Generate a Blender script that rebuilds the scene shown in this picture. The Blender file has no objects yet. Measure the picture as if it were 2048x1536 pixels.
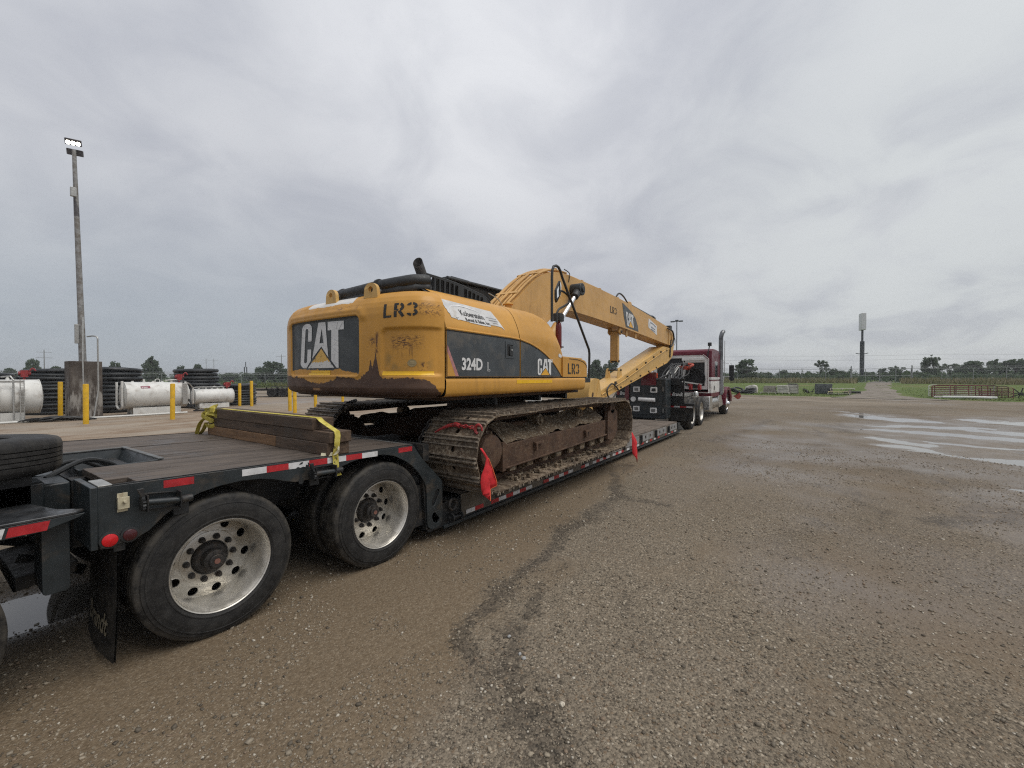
import bpy, bmesh, math, random
import numpy as np
from mathutils import Vector, Matrix
from mathutils.geometry import tessellate_polygon
from math import radians as R, sin, cos, pi, sqrt, atan2

# ------------------------------------------------------------------ camera, sky, sun, exposure
scene = bpy.context.scene
COL = scene.collection
CAM_H, YAW, PITCH = 1.718, 0.6100, 0.0166      # trailer runs along +X, left is +Y
cam_data = bpy.data.cameras.new("camera")
cam = bpy.data.objects.new("camera", cam_data)
COL.objects.link(cam)
cam.location = (0, 0, CAM_H)
cam.rotation_euler = (R(90) - PITCH, 0, YAW - R(90))
cam_data.sensor_fit = 'HORIZONTAL'
cam_data.sensor_width = 36.0
cam_data.lens = 36.0 * 864.0 / 2048.0
cam_data.clip_start = 0.05
cam_data.clip_end = 6000.0
scene.camera = cam

SUN_AZ, SUN_EL = R(-78), R(62)                  # high sun spread by the overcast
world = bpy.data.worlds.new("World")
scene.world = world
world.use_nodes = True
wn, wl = world.node_tree.nodes, world.node_tree.links
wn.clear()


def WN(kind, **kw):
    n = wn.new(kind)
    for k, v in kw.items():
        setattr(n, k, v)
    return n


def wmath(op, a, b=None, c=None, clamp=False):
    n = WN('ShaderNodeMath', operation=op, use_clamp=clamp)
    for i, s in enumerate((a, b, c)):
        if s is None:
            continue
        if isinstance(s, (int, float)):
            n.inputs[i].default_value = s
        else:
            wl.new(s, n.inputs[i])
    return n.outputs[0]


def wmaprange(v, a, b, c, d, smooth=True):
    n = WN('ShaderNodeMapRange')
    n.interpolation_type = 'SMOOTHSTEP' if smooth else 'LINEAR'
    wl.new(v, n.inputs[0])
    for i, x in enumerate((a, b, c, d)):
        n.inputs[i + 1].default_value = x
    return n.outputs[0]


def wdot(vec, d):
    n = WN('ShaderNodeVectorMath', operation='DOT_PRODUCT')
    wl.new(vec, n.inputs[0])
    n.inputs[1].default_value = d
    return n.outputs['Value']


def wmix(f, a, b):
    n = WN('ShaderNodeMix', data_type='RGBA')
    if isinstance(f, (int, float)):
        n.inputs[0].default_value = f
    else:
        wl.new(f, n.inputs[0])
    for i, s in ((6, a), (7, b)):
        if isinstance(s, tuple):
            n.inputs[i].default_value = s + (1,) if len(s) == 3 else s
        else:
            wl.new(s, n.inputs[i])
    return n.outputs[2]


tc = WN('ShaderNodeTexCoord')
vdir = tc.outputs['Generated']
sep = WN('ShaderNodeSeparateXYZ')
wl.new(vdir, sep.inputs[0])
zc = wmath('MAXIMUM', sep.outputs[2], 0.0)
den = wmath('ADD', zc, 0.30)
cu = wmath('DIVIDE', sep.outputs[0], den)
cv = wmath('DIVIDE', sep.outputs[1], den)
comb = WN('ShaderNodeCombineXYZ')
wl.new(cu, comb.inputs[0])
wl.new(cv, comb.inputs[1])
n1 = WN('ShaderNodeTexNoise')
n1.inputs['Scale'].default_value = 0.85
n1.inputs['Detail'].default_value = 4.0
n1.inputs['Roughness'].default_value = 0.5
n1.inputs['Distortion'].default_value = 0.3
wl.new(comb.outputs[0], n1.inputs['Vector'])
n2 = WN('ShaderNodeTexNoise')
n2.inputs['Scale'].default_value = 2.9
n2.inputs['Detail'].default_value = 6.0
n2.inputs['Roughness'].default_value = 0.56
n2.inputs['Distortion'].default_value = 0.5
wl.new(comb.outputs[0], n2.inputs['Vector'])
cl = wmath('ADD', wmath('MULTIPLY', n1.outputs[0], 0.50), wmath('MULTIPLY', n2.outputs[0], 0.50))
cloudf = wmaprange(cl, 0.35, 0.64, 0.0, 1.0)
cloud = wmix(cloudf, (0.425, 0.442, 0.49), (0.57, 0.583, 0.615))


def dvec(az, el):
    return (cos(el) * cos(az), cos(el) * sin(az), sin(el))


# thin spot in the overcast where the sun stands, wide pale zone toward the right horizon,
# slate-blue rain band low on the left
glow = wmaprange(wdot(vdir, dvec(R(38), R(37))), 0.90, 1.0, 0.0, 1.0)
glow2 = wmath('MULTIPLY', glow, wmaprange(cl, 0.36, 0.60, 0.45, 1.0))
cloud = wmix(wmath('MULTIPLY', glow2, 0.75), cloud, (0.74, 0.75, 0.775))
rightlow = wmath('MULTIPLY', wmaprange(wdot(vdir, dvec(R(-20), R(8))), 0.72, 1.0, 0.0, 1.0),
                 wmaprange(n2.outputs[0], 0.35, 0.6, 0.45, 1.0))
cloud = wmix(wmath('MULTIPLY', rightlow, 0.6), cloud, (0.66, 0.69, 0.68))
leftlow = wmath('MULTIPLY', wmaprange(wdot(vdir, dvec(R(75), R(0))), 0.70, 1.0, 0.0, 1.0),
                wmaprange(sep.outputs[2], 0.0, 0.42, 1.0, 0.0))
cloud = wmix(wmath('MULTIPLY', leftlow, 0.8), cloud, (0.375, 0.42, 0.465))
# an overcast dome is brighter overhead than at the horizon
dome = wmath('ADD', wmath('MULTIPLY', zc, 0.26), 0.70)
vm = WN('ShaderNodeVectorMath', operation='SCALE')
wl.new(cloud, vm.inputs[0])
wl.new(dome, vm.inputs['Scale'])
cloud = vm.outputs[0]
bg_cloud = WN('ShaderNodeBackground')
wl.new(cloud, bg_cloud.inputs[0])
bg_cloud.inputs[1].default_value = 1.0
sky = WN('ShaderNodeTexSky')
sky.sky_type = 'NISHITA'
sky.sun_disc = False
sky.sun_elevation = SUN_EL
sky.sun_rotation = R(90) - SUN_AZ
bg_sky = WN('ShaderNodeBackground')
wl.new(sky.outputs[0], bg_sky.inputs[0])
bg_sky.inputs[1].default_value = 0.06
mixs = WN('ShaderNodeMixShader')
mixs.inputs[0].default_value = 0.95
wl.new(bg_sky.outputs[0], mixs.inputs[1])
wl.new(bg_cloud.outputs[0], mixs.inputs[2])
wout = WN('ShaderNodeOutputWorld')
wl.new(mixs.outputs[0], wout.inputs[0])

sun_data = bpy.data.lights.new("sun", 'SUN')
sun_data.energy = 1.5
sun_data.angle = R(50)
sun_data.color = (1.0, 0.96, 0.9)
sun = bpy.data.objects.new("sun", sun_data)
COL.objects.link(sun)
sun.rotation_euler = Vector((-cos(SUN_EL) * cos(SUN_AZ), -cos(SUN_EL) * sin(SUN_AZ), -sin(SUN_EL))).to_track_quat('-Z', 'Y').to_euler()
sun.location = (0, 0, 60)

vs = scene.view_settings
scene.display_settings.display_device = 'sRGB'
vs.view_transform = 'Standard'
vs.look = 'None'
vs.exposure = 0.5
vs.gamma = 1.0
vs.use_curve_mapping = False
scene.render.engine = 'CYCLES'
scene.cycles.use_denoising = False
scene.cycles.filter_width = 1.2
scene.cycles.max_bounces = 6
scene.cycles.diffuse_bounces = 3
scene.cycles.glossy_bounces = 3
scene.cycles.transparent_max_bounces = 8

# ------------------------------------------------------------------ helpers
rng = random.Random(7)
nrng = np.random.RandomState(11)
WL = {}                                         # object name -> world location of its origin


def thing(name, label, cat, loc=(0, 0, 0), group=None):
    o = bpy.data.objects.new(name, None)
    o.empty_display_size = 0.2
    COL.objects.link(o)
    o.location = loc
    WL[o.name] = Vector(loc)
    o['label'] = label
    o['category'] = cat
    if group:
        o['group'] = group
    return o


def tag(o, label, cat, group=None):
    o['label'] = label
    o['category'] = cat
    if group:
        o['group'] = group
    return o


def frame_from(d):
    d = Vector(d).normalized()
    a = Vector((0, 0, 1)) if abs(d.z) < 0.9 else Vector((1, 0, 0))
    u = d.cross(a).normalized()
    return u, d.cross(u).normalized()


class MB:
    def __init__(self):
        self.v, self.f, self.m = [], [], []

    def add(self, verts, faces, mi=0):
        b = len(self.v)
        self.v += [tuple(p) for p in verts]
        self.f += [tuple(b + i for i in f) for f in faces]
        self.m += [mi] * len(faces)
        return self

    def box(self, x0, x1, y0, y1, z0, z1, mi=0, rot=None, piv=None):
        p = [Vector((x, y, z)) for x in (x0, x1) for y in (y0, y1) for z in (z0, z1)]
        if rot is not None:
            c = Vector(piv) if piv is not None else Vector(((x0 + x1) / 2, (y0 + y1) / 2, (z0 + z1) / 2))
            p = [rot @ (q - c) + c for q in p]
        self.add(p, [(0, 1, 3, 2), (4, 6, 7, 5), (0, 4, 5, 1), (2, 3, 7, 6), (0, 2, 6, 4), (1, 5, 7, 3)], mi)
        return self

    def bar(self, a, b, w, h, up=(0, 0, 1), mi=0):
        """rectangular bar from a to b, w across, h along up"""
        a, b = Vector(a), Vector(b)
        d = (b - a).normalized()
        u = d.cross(Vector(up))
        if u.length < 1e-5:
            u = d.cross(Vector((1, 0, 0)))
        u.normalize()
        n = u.cross(d).normalized()
        p = []
        for q in (a, b):
            for su, sn in ((-1, -1), (1, -1), (1, 1), (-1, 1)):
                p.append(q + u * su * w / 2 + n * sn * h / 2)
        self.add(p, [(3, 2, 1, 0), (4, 5, 6, 7), (0, 1, 5, 4), (1, 2, 6, 5), (2, 3, 7, 6), (3, 0, 4, 7)], mi)
        return self

    def prism(self, loop, d0, d1, plane='xz', holes=(), mi=0, fn=None):
        """extrude a 2D loop (with holes) between d0 and d1 along the axis the plane lacks"""
        def P(u, v, d):
            if fn:
                return fn(u, v, d)
            return {'xz': (u, d, v), 'xy': (u, v, d), 'yz': (d, u, v)}[plane]
        loops = [list(loop)] + [list(h) for h in holes]
        tris = tessellate_polygon([[Vector((u, v, 0)) for u, v in l] for l in loops])
        flat = [q for l in loops for q in l]
        n = len(flat)
        verts = [P(u, v, d0) for u, v in flat] + [P(u, v, d1) for u, v in flat]
        faces = [tuple(t) for t in tris] + [tuple(n + i for i in reversed(t)) for t in tris]
        b = 0
        for l in loops:
            k = len(l)
            for i in range(k):
                j = (i + 1) % k
                faces.append((b + i, b + j, n + b + j, n + b + i))
            b += k
        self.add(verts, faces, mi)
        return self

    def flat(self, loop, fn, holes=(), mi=0):
        loops = [list(loop)] + [list(h) for h in holes]
        tris = tessellate_polygon([[Vector((u, v, 0)) for u, v in l] for l in loops])
        flat = [q for l in loops for q in l]
        self.add([fn(u, v) for u, v in flat], [tuple(t) for t in tris], mi)
        return self

    def tube(self, pts, r, seg=8, caps=True, mi=0, closed=False):
        pts = [Vector(p) for p in pts]
        n = len(pts)
        rs = r if isinstance(r, (list, tuple)) else [r] * n
        verts, faces = [], []
        prev_u = None
        for i, p in enumerate(pts):
            if closed:
                d = pts[(i + 1) % n] - pts[i - 1]
            else:
                d = pts[min(i + 1, n - 1)] - pts[max(i - 1, 0)]
            if d.length < 1e-9:
                d = Vector((0, 0, 1))
            d.normalize()
            if prev_u is None:
                u, w = frame_from(d)
            else:
                u = (prev_u - d * prev_u.dot(d))
                if u.length < 1e-6:
                    u, w = frame_from(d)
                u.normalize()
                w = d.cross(u)
            prev_u = u
            for k in range(seg):
                a = 2 * pi * k / seg
                verts.append(p + (u * cos(a) + w * sin(a)) * rs[i])
        for i in range(n - 1 + (1 if closed else 0)):
            for k in range(seg):
                a, b = i * seg + k, i * seg + (k + 1) % seg
                j = (i + 1) % n
                faces.append((a, b, j * seg + (k + 1) % seg, j * seg + k))
        if caps and not closed:
            faces.append(tuple(reversed(range(seg))))
            faces.append(tuple((n - 1) * seg + k for k in range(seg)))
        self.add(verts, faces, mi)
        return self

    def cyl(self, a, b, r, seg=16, r2=None, mi=0, caps=True):
        return self.tube([a, b], [r, r if r2 is None else r2], seg, caps, mi)

    def lathe(self, prof, c=(0, 0, 0), axis='y', seg=32, mi=0, closed=False, sgn=1):
        """prof: list of (radius, along-axis offset)"""
        verts, faces = [], []
        n = len(prof)
        for k in range(seg):
            a = 2 * pi * k / seg
            for r, h in prof:
                q = {'y': (r * cos(a), h * sgn, r * sin(a)), 'x': (h * sgn, r * cos(a), r * sin(a)), 'z': (r * cos(a), r * sin(a), h * sgn)}[axis]
                verts.append((q[0] + c[0], q[1] + c[1], q[2] + c[2]))
        for k in range(seg):
            for i in range(n - (0 if closed else 1)):
                a, b = k * n + i, k * n + (i + 1) % n
                k2 = (k + 1) % seg
                faces.append((a, b, k2 * n + (i + 1) % n, k2 * n + i))
        self.add(verts, faces, mi)
        return self

    def grid(self, fn, nu, nv, mi=0, closed_u=False):
        verts = [fn(i / (nu - (0 if closed_u else 1)), j / (nv - 1)) for i in range(nu) for j in range(nv)]
        faces = []
        for i in range(nu - (0 if closed_u else 1)):
            i2 = (i + 1) % nu
            for j in range(nv - 1):
                faces.append((i * nv + j, i2 * nv + j, i2 * nv + j + 1, i * nv + j + 1))
        self.add(verts, faces, mi)
        return self

    def mesh(self, name, mats, origin=(0, 0, 0), smooth=35, recalc=True, weld=False):
        me = bpy.data.meshes.new(name)
        o = Vector(origin)
        me.from_pydata([(p[0] - o.x, p[1] - o.y, p[2] - o.z) for p in self.v], [], self.f)
        for mt in (mats if isinstance(mats, (list, tuple)) else [mats]):
            me.materials.append(mt)
        if any(self.m):
            me.polygons.foreach_set('material_index', self.m)
        if recalc or weld:
            bm = bmesh.new()
            bm.from_mesh(me)
            if weld:
                bmesh.ops.remove_doubles(bm, verts=bm.verts, dist=1e-4)
            bmesh.ops.recalc_face_normals(bm, faces=bm.faces)
            bm.to_mesh(me)
            bm.free()
        if smooth:
            me.polygons.foreach_set('use_smooth', [True] * len(me.polygons))
            me.set_sharp_from_angle(angle=R(smooth))
        me.update()
        return me

    def build(self, name, mats, parent=None, origin=None, bevel=0, smooth=35, recalc=True, weld=False, kind=None, segs=2):
        """vertices are world coordinates; origin (world) becomes the object's origin"""
        if origin is None:
            origin = WL[parent.name] if parent is not None else (0, 0, 0)
        me = self.mesh(name, mats, origin, smooth, recalc, weld)
        o = bpy.data.objects.new(name, me)
        COL.objects.link(o)
        place(o, origin, parent)
        if bevel:
            md = o.modifiers.new('bevel', 'BEVEL')
            md.width = bevel
            md.segments = segs
            md.limit_method = 'ANGLE'
            md.angle_limit = R(40)
            md.harden_normals = False
        if kind:
            o['kind'] = kind
        return o


def place(o, world_loc, parent=None):
    w = Vector(world_loc)
    WL[o.name] = w
    if parent is not None:
        o.parent = parent
        o.location = w - WL[parent.name]
    else:
        o.location = w


def inst(name, me, parent, world_loc, rot=(0, 0, 0), scale=(1, 1, 1)):
    o = bpy.data.objects.new(name, me)
    COL.objects.link(o)
    place(o, world_loc, parent)
    o.rotation_euler = rot
    o.scale = scale
    return o


def copy_tree(o, parent=None):
    """a copy of a thing with copies of its parts and sub-parts"""
    c = o.copy()
    COL.objects.link(c)
    if parent is not None:
        c.parent = parent
    for ch in list(o.children):
        copy_tree(ch, c)
    WL[c.name] = WL.get(o.name, Vector((0, 0, 0)))
    return c


def rrect(u0, u1, v0, v1, r, n=5):
    out = []
    for cx, cy, a0 in ((u1 - r, v1 - r, 0), (u0 + r, v1 - r, 90), (u0 + r, v0 + r, 180), (u1 - r, v0 + r, 270)):
        for k in range(n + 1):
            a = R(a0 + 90 * k / n)
            out.append((cx + r * cos(a), cy + r * sin(a)))
    return out


def circ(cx, cy, r, n=16, sy=1.0):
    return [(cx + r * cos(2 * pi * k / n), cy + sy * r * sin(2 * pi * k / n)) for k in range(n)]


def lerp(a, b, t):
    return a + (b - a) * t


def interp(x, xs, ys):
    return float(np.interp(x, xs, ys))


def smooth_poly(pts, n=6):
    """Catmull-Rom through 2D or 3D points"""
    P = [Vector(p) for p in pts]
    out = []
    for i in range(len(P) - 1):
        p0, p1, p2, p3 = P[max(i - 1, 0)], P[i], P[i + 1], P[min(i + 2, len(P) - 1)]
        for k in range(n):
            t = k / n
            out.append(0.5 * ((2 * p1) + (p2 - p0) * t + (2 * p0 - 5 * p1 + 4 * p2 - p3) * t * t + (3 * p1 - p0 - 3 * p2 + p3) * t ** 3))
    out.append(P[-1])
    return out


def text_geo(s, bold=0.0, shear=0.0):
    """triangles of a line of text, height of a capital = 1, starting at u = 0"""
    cu_ = bpy.data.curves.new('lettering', 'FONT')
    cu_.body = s
    cu_.offset = bold
    cu_.shear = shear
    cu_.resolution_u = 3
    o = bpy.data.objects.new('lettering', cu_)
    COL.objects.link(o)
    me = bpy.data.meshes.new_from_object(o)
    bpy.data.objects.remove(o)
    k = 1.0 / 0.69
    vs_ = [(v.co.x * k, v.co.y * k) for v in me.vertices]
    fs_ = [tuple(p.vertices) for p in me.polygons]
    bpy.data.meshes.remove(me)
    w = max(v[0] for v in vs_)
    return vs_, fs_, w


def add_text(mb, s, fn, u0, v0, height, width=None, bold=0.0, shear=0.0, mi=0):
    vs_, fs_, w = text_geo(s, bold, shear)
    kx = height if width is None else width / w
    mb.add([fn(u0 + x * kx, v0 + y * height) for x, y in vs_], fs_, mi)
    return u0 + w * kx


# value noise on arrays, for relief and scatter
def vnoise(x, y, seed=0):
    xi, yi = np.floor(x).astype(np.int64), np.floor(y).astype(np.int64)
    xf, yf = x - xi, y - yi

    def h(a, b):
        n = (a * 374761393 + b * 668265263 + seed * 1442695041) & 0xffffffff
        n = ((n ^ (n >> 13)) * 1274126177) & 0xffffffff
        return ((n ^ (n >> 16)) & 0xffff) / 65535.0
    u, v = xf * xf * (3 - 2 * xf), yf * yf * (3 - 2 * yf)
    return (h(xi, yi) * (1 - u) + h(xi + 1, yi) * u) * (1 - v) + (h(xi, yi + 1) * (1 - u) + h(xi + 1, yi + 1) * u) * v


def fbm(x, y, oct=4, seed=0):
    s, a, t = 0, 0.5, 0
    for i in range(oct):
        s = s + a * vnoise(x * 2 ** i, y * 2 ** i, seed + i)
        t += a
        a *= 0.5
    return s / t


# ------------------------------------------------------------------ materials
class NT:
    def __init__(self, name):
        self.mat = bpy.data.materials.new(name)
        self.mat.use_nodes = True
        self.n, self.l = self.mat.node_tree.nodes, self.mat.node_tree.links
        self.n.clear()
        self.out = self.n.new('ShaderNodeOutputMaterial')
        self.b = self.n.new('ShaderNodeBsdfPrincipled')
        self.l.new(self.b.outputs[0], self.out.inputs[0])

    def new(self, kind, **kw):
        n = self.n.new(kind)
        for k, v in kw.items():
            setattr(n, k, v)
        return n

    def sock(self, s, inp):
        if isinstance(s, (int, float)):
            inp.default_value = s
        elif isinstance(s, (tuple, list)):
            inp.default_value = tuple(s) + ((1,) if len(s) == 3 and len(inp.default_value) == 4 else ())
        else:
            self.l.new(s, inp)

    def pos(self, obj=False):
        if obj:
            return self.new('ShaderNodeTexCoord').outputs['Object']
        return self.new('ShaderNodeNewGeometry').outputs['Position']

    def scaled(self, vec, sc):
        n = self.new('ShaderNodeVectorMath', operation='MULTIPLY')
        self.l.new(vec, n.inputs[0])
        n.inputs[1].default_value = sc
        return n.outputs[0]

    def noise(self, vec, scale, detail=4, rough=0.55, dist=0.0):
        n = self.new('ShaderNodeTexNoise')
        self.l.new(vec, n.inputs['Vector'])
        n.inputs['Scale'].default_value = scale
        n.inputs['Detail'].default_value = detail
        n.inputs['Roughness'].default_value = rough
        n.inputs['Distortion'].default_value = dist
        return n.outputs[0]

    def voro(self, vec, scale, feature='F1', rnd=1.0):
        n = self.new('ShaderNodeTexVoronoi', feature=feature)
        self.l.new(vec, n.inputs['Vector'])
        n.inputs['Scale'].default_value = scale
        n.inputs['Randomness'].default_value = rnd
        return n

    def math(self, op, a, b=0.0, clamp=False):
        n = self.new('ShaderNodeMath', operation=op, use_clamp=clamp)
        self.sock(a, n.inputs[0])
        self.sock(b, n.inputs[1])
        return n.outputs[0]

    def ramp(self, v, a, b, c=0.0, d=1.0, smooth=True):
        n = self.new('ShaderNodeMapRange')
        n.interpolation_type = 'SMOOTHSTEP' if smooth else 'LINEAR'
        self.sock(v, n.inputs[0])
        for i, x in enumerate((a, b, c, d)):
            n.inputs[i + 1].default_value = x
        return n.outputs[0]

    def mix(self, f, a, b, mode='MIX'):
        n = self.new('ShaderNodeMix', data_type='RGBA', blend_type=mode)
        self.sock(f, n.inputs[0])
        self.sock(a, n.inputs[6])
        self.sock(b, n.inputs[7])
        return n.outputs[2]

    def xyz(self, vec):
        n = self.new('ShaderNodeSeparateXYZ')
        self.l.new(vec, n.inputs[0])
        return n.outputs

    def bump(self, h, strength=0.5, dist=0.01):
        n = self.new('ShaderNodeBump')
        n.inputs['Strength'].default_value = strength
        n.inputs['Distance'].default_value = dist
        self.l.new(h, n.inputs['Height'])
        self.l.new(n.outputs[0], self.b.inputs['Normal'])

    def set(self, color=None, rough=None, metal=None, spec=None, coat=None):
        for k, v in (('Base Color', color), ('Roughness', rough), ('Metallic', metal), ('Specular IOR Level', spec), ('Coat Weight', coat)):
            if v is not None:
                self.sock(v, self.b.inputs[k])
        return self.mat


def M_simple(name, c, rough=0.6, metal=0.0, var=0.25, scale=6.0, dirt=None, dirt_amt=0.0, bump=0.0, bscale=80.0, obj=False, coat=None, spec=None):
    """base paint or plastic with tone variation, patchy dirt, uneven gloss and fine relief"""
    t = NT(name)
    p = t.pos(obj)
    n = t.noise(p, scale, 6, 0.6)
    c2 = tuple(max(0, x * (1 - var)) for x in c)
    c3 = tuple(min(1, x * (1 + var * 0.6)) for x in c)
    col = t.mix(t.ramp(n, 0.3, 0.7), c2, c3)
    rr = t.ramp(t.noise(p, scale * 2.3, 5, 0.6), 0.3, 0.7, max(0.03, rough - 0.12), min(1, rough + 0.12))
    if dirt is not None:
        d = t.ramp(t.noise(p, scale * 0.9, 8, 0.68, 0.4), 0.62 - dirt_amt * 0.35, 0.78 - dirt_amt * 0.25, 0, 0.85)
        col = t.mix(d, col, dirt)
        rr = t.math('MAXIMUM', rr, t.math('MULTIPLY', d, 0.8))
    if bump:
        t.bump(t.noise(p, bscale, 4, 0.6), bump, 0.004)
    return t.set(col, rr, metal, spec, coat)
# ------------------------------------------------------------------ the ground
LOT_EDGE = [(45.0, -60), (43.5, -24), (43.4, -12), (45.3, -7.5), (46.2, -5), (46.0, -2), (45.6, 2), (46.2, 6), (47, 14), (46, 24), (42, 36), (36, 46), (30, 55), (22, 60), (10, 62), (0, 64), (-25, 62), (-60, 58)]


def blob(x, y, cx, cy, rx, ry, p=1.6):
    return np.exp(-(((x - cx) / rx) ** 2 + ((y - cy) / ry) ** 2) ** p)


def poly_dist(x, y, pl):
    d = np.full(np.shape(x), 1e9)
    for (x0, y0), (x1, y1) in zip(pl, pl[1:]):
        dx, dy = x1 - x0, y1 - y0
        u = np.clip(((x - x0) * dx + (y - y0) * dy) / (dx * dx + dy * dy), 0, 1)
        d = np.minimum(d, np.hypot(x - x0 - u * dx, y - y0 - u * dy))
    return d


# ruts that hold water: (centre line, half width)
RUTS = [([(24.9, -1.6), (24.2, -2.0), (23.4, -2.5), (23.6, -2.9), (22.5, -3.3)], 0.55), ([(20.0, -1.7), (20.2, -2.7), (20.9, -4.5)], 0.30),
        ([(18.3, -1.9), (18.05, -2.6), (18.15, -3.4), (17.8, -4.4), (17.2, -6.5)], 0.34), ([(15.75, -1.5), (15.0, -2.3)], 0.30),
        ([(14.35, -1.5), (14.1, -2.2), (13.5, -2.5), (13.15, -2.9), (12.9, -3.6), (12.3, -5.5), (12.0, -8)], 0.22), ([(20.1, -4.4), (18.9, -5.2), (18.0, -7.5)], 0.42),
        ([(24.6, -5.5), (23.4, -6.6), (22.5, -9.5)], 0.5), ([(15.6, -2.8), (15.3, -4.3), (14.8, -7)], 0.16), ([(9.75, -2.35), (9.5, -2.8), (9.4, -4)], 0.10),
        ([(26.9, -0.9), (26.1, -1.9)], 0.25), ([(17, -7), (15.5, -10), (14, -12)], 0.9), ([(22, -8), (20, -11), (19, -14)], 0.8)]


def wet_zone(x, y):
    """low part of the lot where rain stands in shallow ruts"""
    m = blob(x, y, 19.5, -8.2, 9.0, 6.4, 3.0)
    for a in ((24.6, -2.6, 2.2, 1.4), (15.6, -2.4, 1.8, 0.9), (12.6, -3.9, 2.6, 1.3), (10.6, -3.0, 1.2, 0.6)):
        m = np.maximum(m, blob(x, y, *a))
    return m


def ground_z(x, y):
    x, y = np.asarray(x, float), np.asarray(y, float)
    near = np.clip((70 - np.hypot(x, y)) / 30, 0, 1)
    rough = (fbm(x * 0.9, y * 0.9, 4, 3) - 0.5) * 0.020 + (fbm(x * 0.16, y * 0.16, 3, 9) - 0.5) * 0.03
    # calm under the vehicles
    calm = np.clip(1 - np.maximum(np.abs(x - 11) / 13, np.abs(y - 4.5) / 2.2), 0, 1)
    rough = rough * (1 - np.clip(calm * 4, 0, 1) * 0.85)
    jx, jy = (fbm(x * 1.1, y * 1.1, 4, 21) - 0.5) * 1.1, (fbm(x * 1.1, y * 1.1, 4, 27) - 0.5) * 1.1
    rut = np.zeros(np.shape(x))
    for pl, hw in RUTS:
        rut = np.maximum(rut, np.clip(1.7 - poly_dist(x + jx, y + jy, pl) / hw, 0, 1.3))
    fine = (fbm(x * 2.6, y * 2.6, 4, 55) - 0.5) * 0.024
    w = wet_zone(x, y)
    z = rough * near * (1 - w) + w * (-0.0095 + fine * 0.6) - rut * (0.0155 + 0.006 * w) * (near > 0.9) + rut * fine * 1.0
    z = z - blob(x, y, 0.45, 4.72, 0.8, 0.4, 1) * 0.03
    # the field behind the lot climbs gently to the fence on the right
    rise = np.clip((x - 50) / 34, 0, 1) * np.clip((20 - np.abs(y + 4)) / 6 + 3.5, 0, 1)
    rise = rise * rise * (3 - 2 * rise)
    return z + rise * 0.75 * (y < 30) * np.clip((30 - y) / 12, 0, 1)


def axis_lines(segs):
    out = []
    for a, b, st in segs:
        out += list(np.arange(a, b, st))
    out.append(segs[-1][1])
    return np.array(out)


gx = axis_lines([(-3000, -300, 450), (-300, -40, 40), (-40, -6, 4), (-6, -1, 0.5), (-1, 2, 0.12), (2, 9, 0.1), (9, 28, 0.07), (28, 48, 0.35), (48, 100, 2), (100, 300, 20), (300, 3900, 400)])
gy = axis_lines([(-3000, -300, 450), (-300, -60, 40), (-60, -16, 3), (-16, 0.4, 0.08), (0.4, 4, 0.08), (4, 5.4, 0.1), (5.4, 32, 0.5), (32, 100, 3), (100, 300, 20), (300, 3000, 450)])
GX, GY = np.meshgrid(gx, gy, indexing='ij')
GZ = ground_z(GX, GY)
nx_, ny_ = len(gx), len(gy)
me = bpy.data.meshes.new('ground')
idx = np.arange(nx_ * ny_).reshape(nx_, ny_)
quads = np.stack([idx[:-1, :-1], idx[1:, :-1], idx[1:, 1:], idx[:-1, 1:]], -1).reshape(-1, 4)
me.vertices.add(nx_ * ny_)
me.vertices.foreach_set('co', np.stack([GX, GY, GZ], -1).reshape(-1))
me.loops.add(quads.size)
me.loops.foreach_set('vertex_index', quads.reshape(-1))
me.polygons.add(len(quads))
me.polygons.foreach_set('loop_start', np.arange(0, quads.size, 4))
me.polygons.foreach_set('loop_total', np.full(len(quads), 4))
me.polygons.foreach_set('use_smooth', np.ones(len(quads), bool))
me.update()
# where wheels have scuffed the fines off the dark stone, and where fines lie along the trailer
SCUFF = [([(6.5, 2.45), (5.6, 2.30), (4.729, 2.236), (4.025, 2.133), (3.513, 2.057), (2.926, 2.065), (2.4, 1.969), (2.061, 1.861), (1.955, 1.713), (1.935, 1.565)], 0.085, 1.0),
         ([(2.392, 1.606), (2.166, 1.51), (1.963, 1.396), (1.77, 1.135), (1.726, 0.977), (1.615, 0.952), (1.4, 0.9)], 0.075, 1.0),
         ([(3.576, 1.795), (3.196, 1.788), (2.783, 1.776), (2.392, 1.606)], 0.05, 0.8),
         ([(7.4, 2.9), (7.018, 2.781), (6.258, 2.447), (5.86, 2.087), (5.899, 1.621)], 0.07, 0.9),
         ([(4.883, 2.176), (4.694, 2.285), (4.378, 2.287), (4.147, 2.209)], 0.10, 0.8),
         ([(3.246, 1.113), (2.976, 0.914), (2.683, 0.855)], 0.08, 0.5),
         ([(17.0, -1.0), (17.6, -0.838), (18.9, -0.192), (18.5, -1.664)], 0.35, 0.8),
         ([(8.301, -2.195), (7.682, -1.829), (6.944, -1.09)], 0.14, 0.9),
         ([(1.9, 1.2), (1.72, 1.0), (1.55, 0.88), (1.3, 0.75)], 0.17, 0.75), ([(2.05, 1.8), (1.95, 1.6), (1.85, 1.45)], 0.12, 0.7),
         ([(4.9, 0.423), (4.914, 0.093), (4.926, -0.211)], 0.06, 0.6),
         ([(12.5, 2.2), (14.5, 1.9), (17, 1.6), (20, 1.5)], 0.25, 0.6),
         ([(9.5, 1.2), (11, 0.8), (12, 0.1), (14, -0.2)], 0.2, 0.5)]


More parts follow.
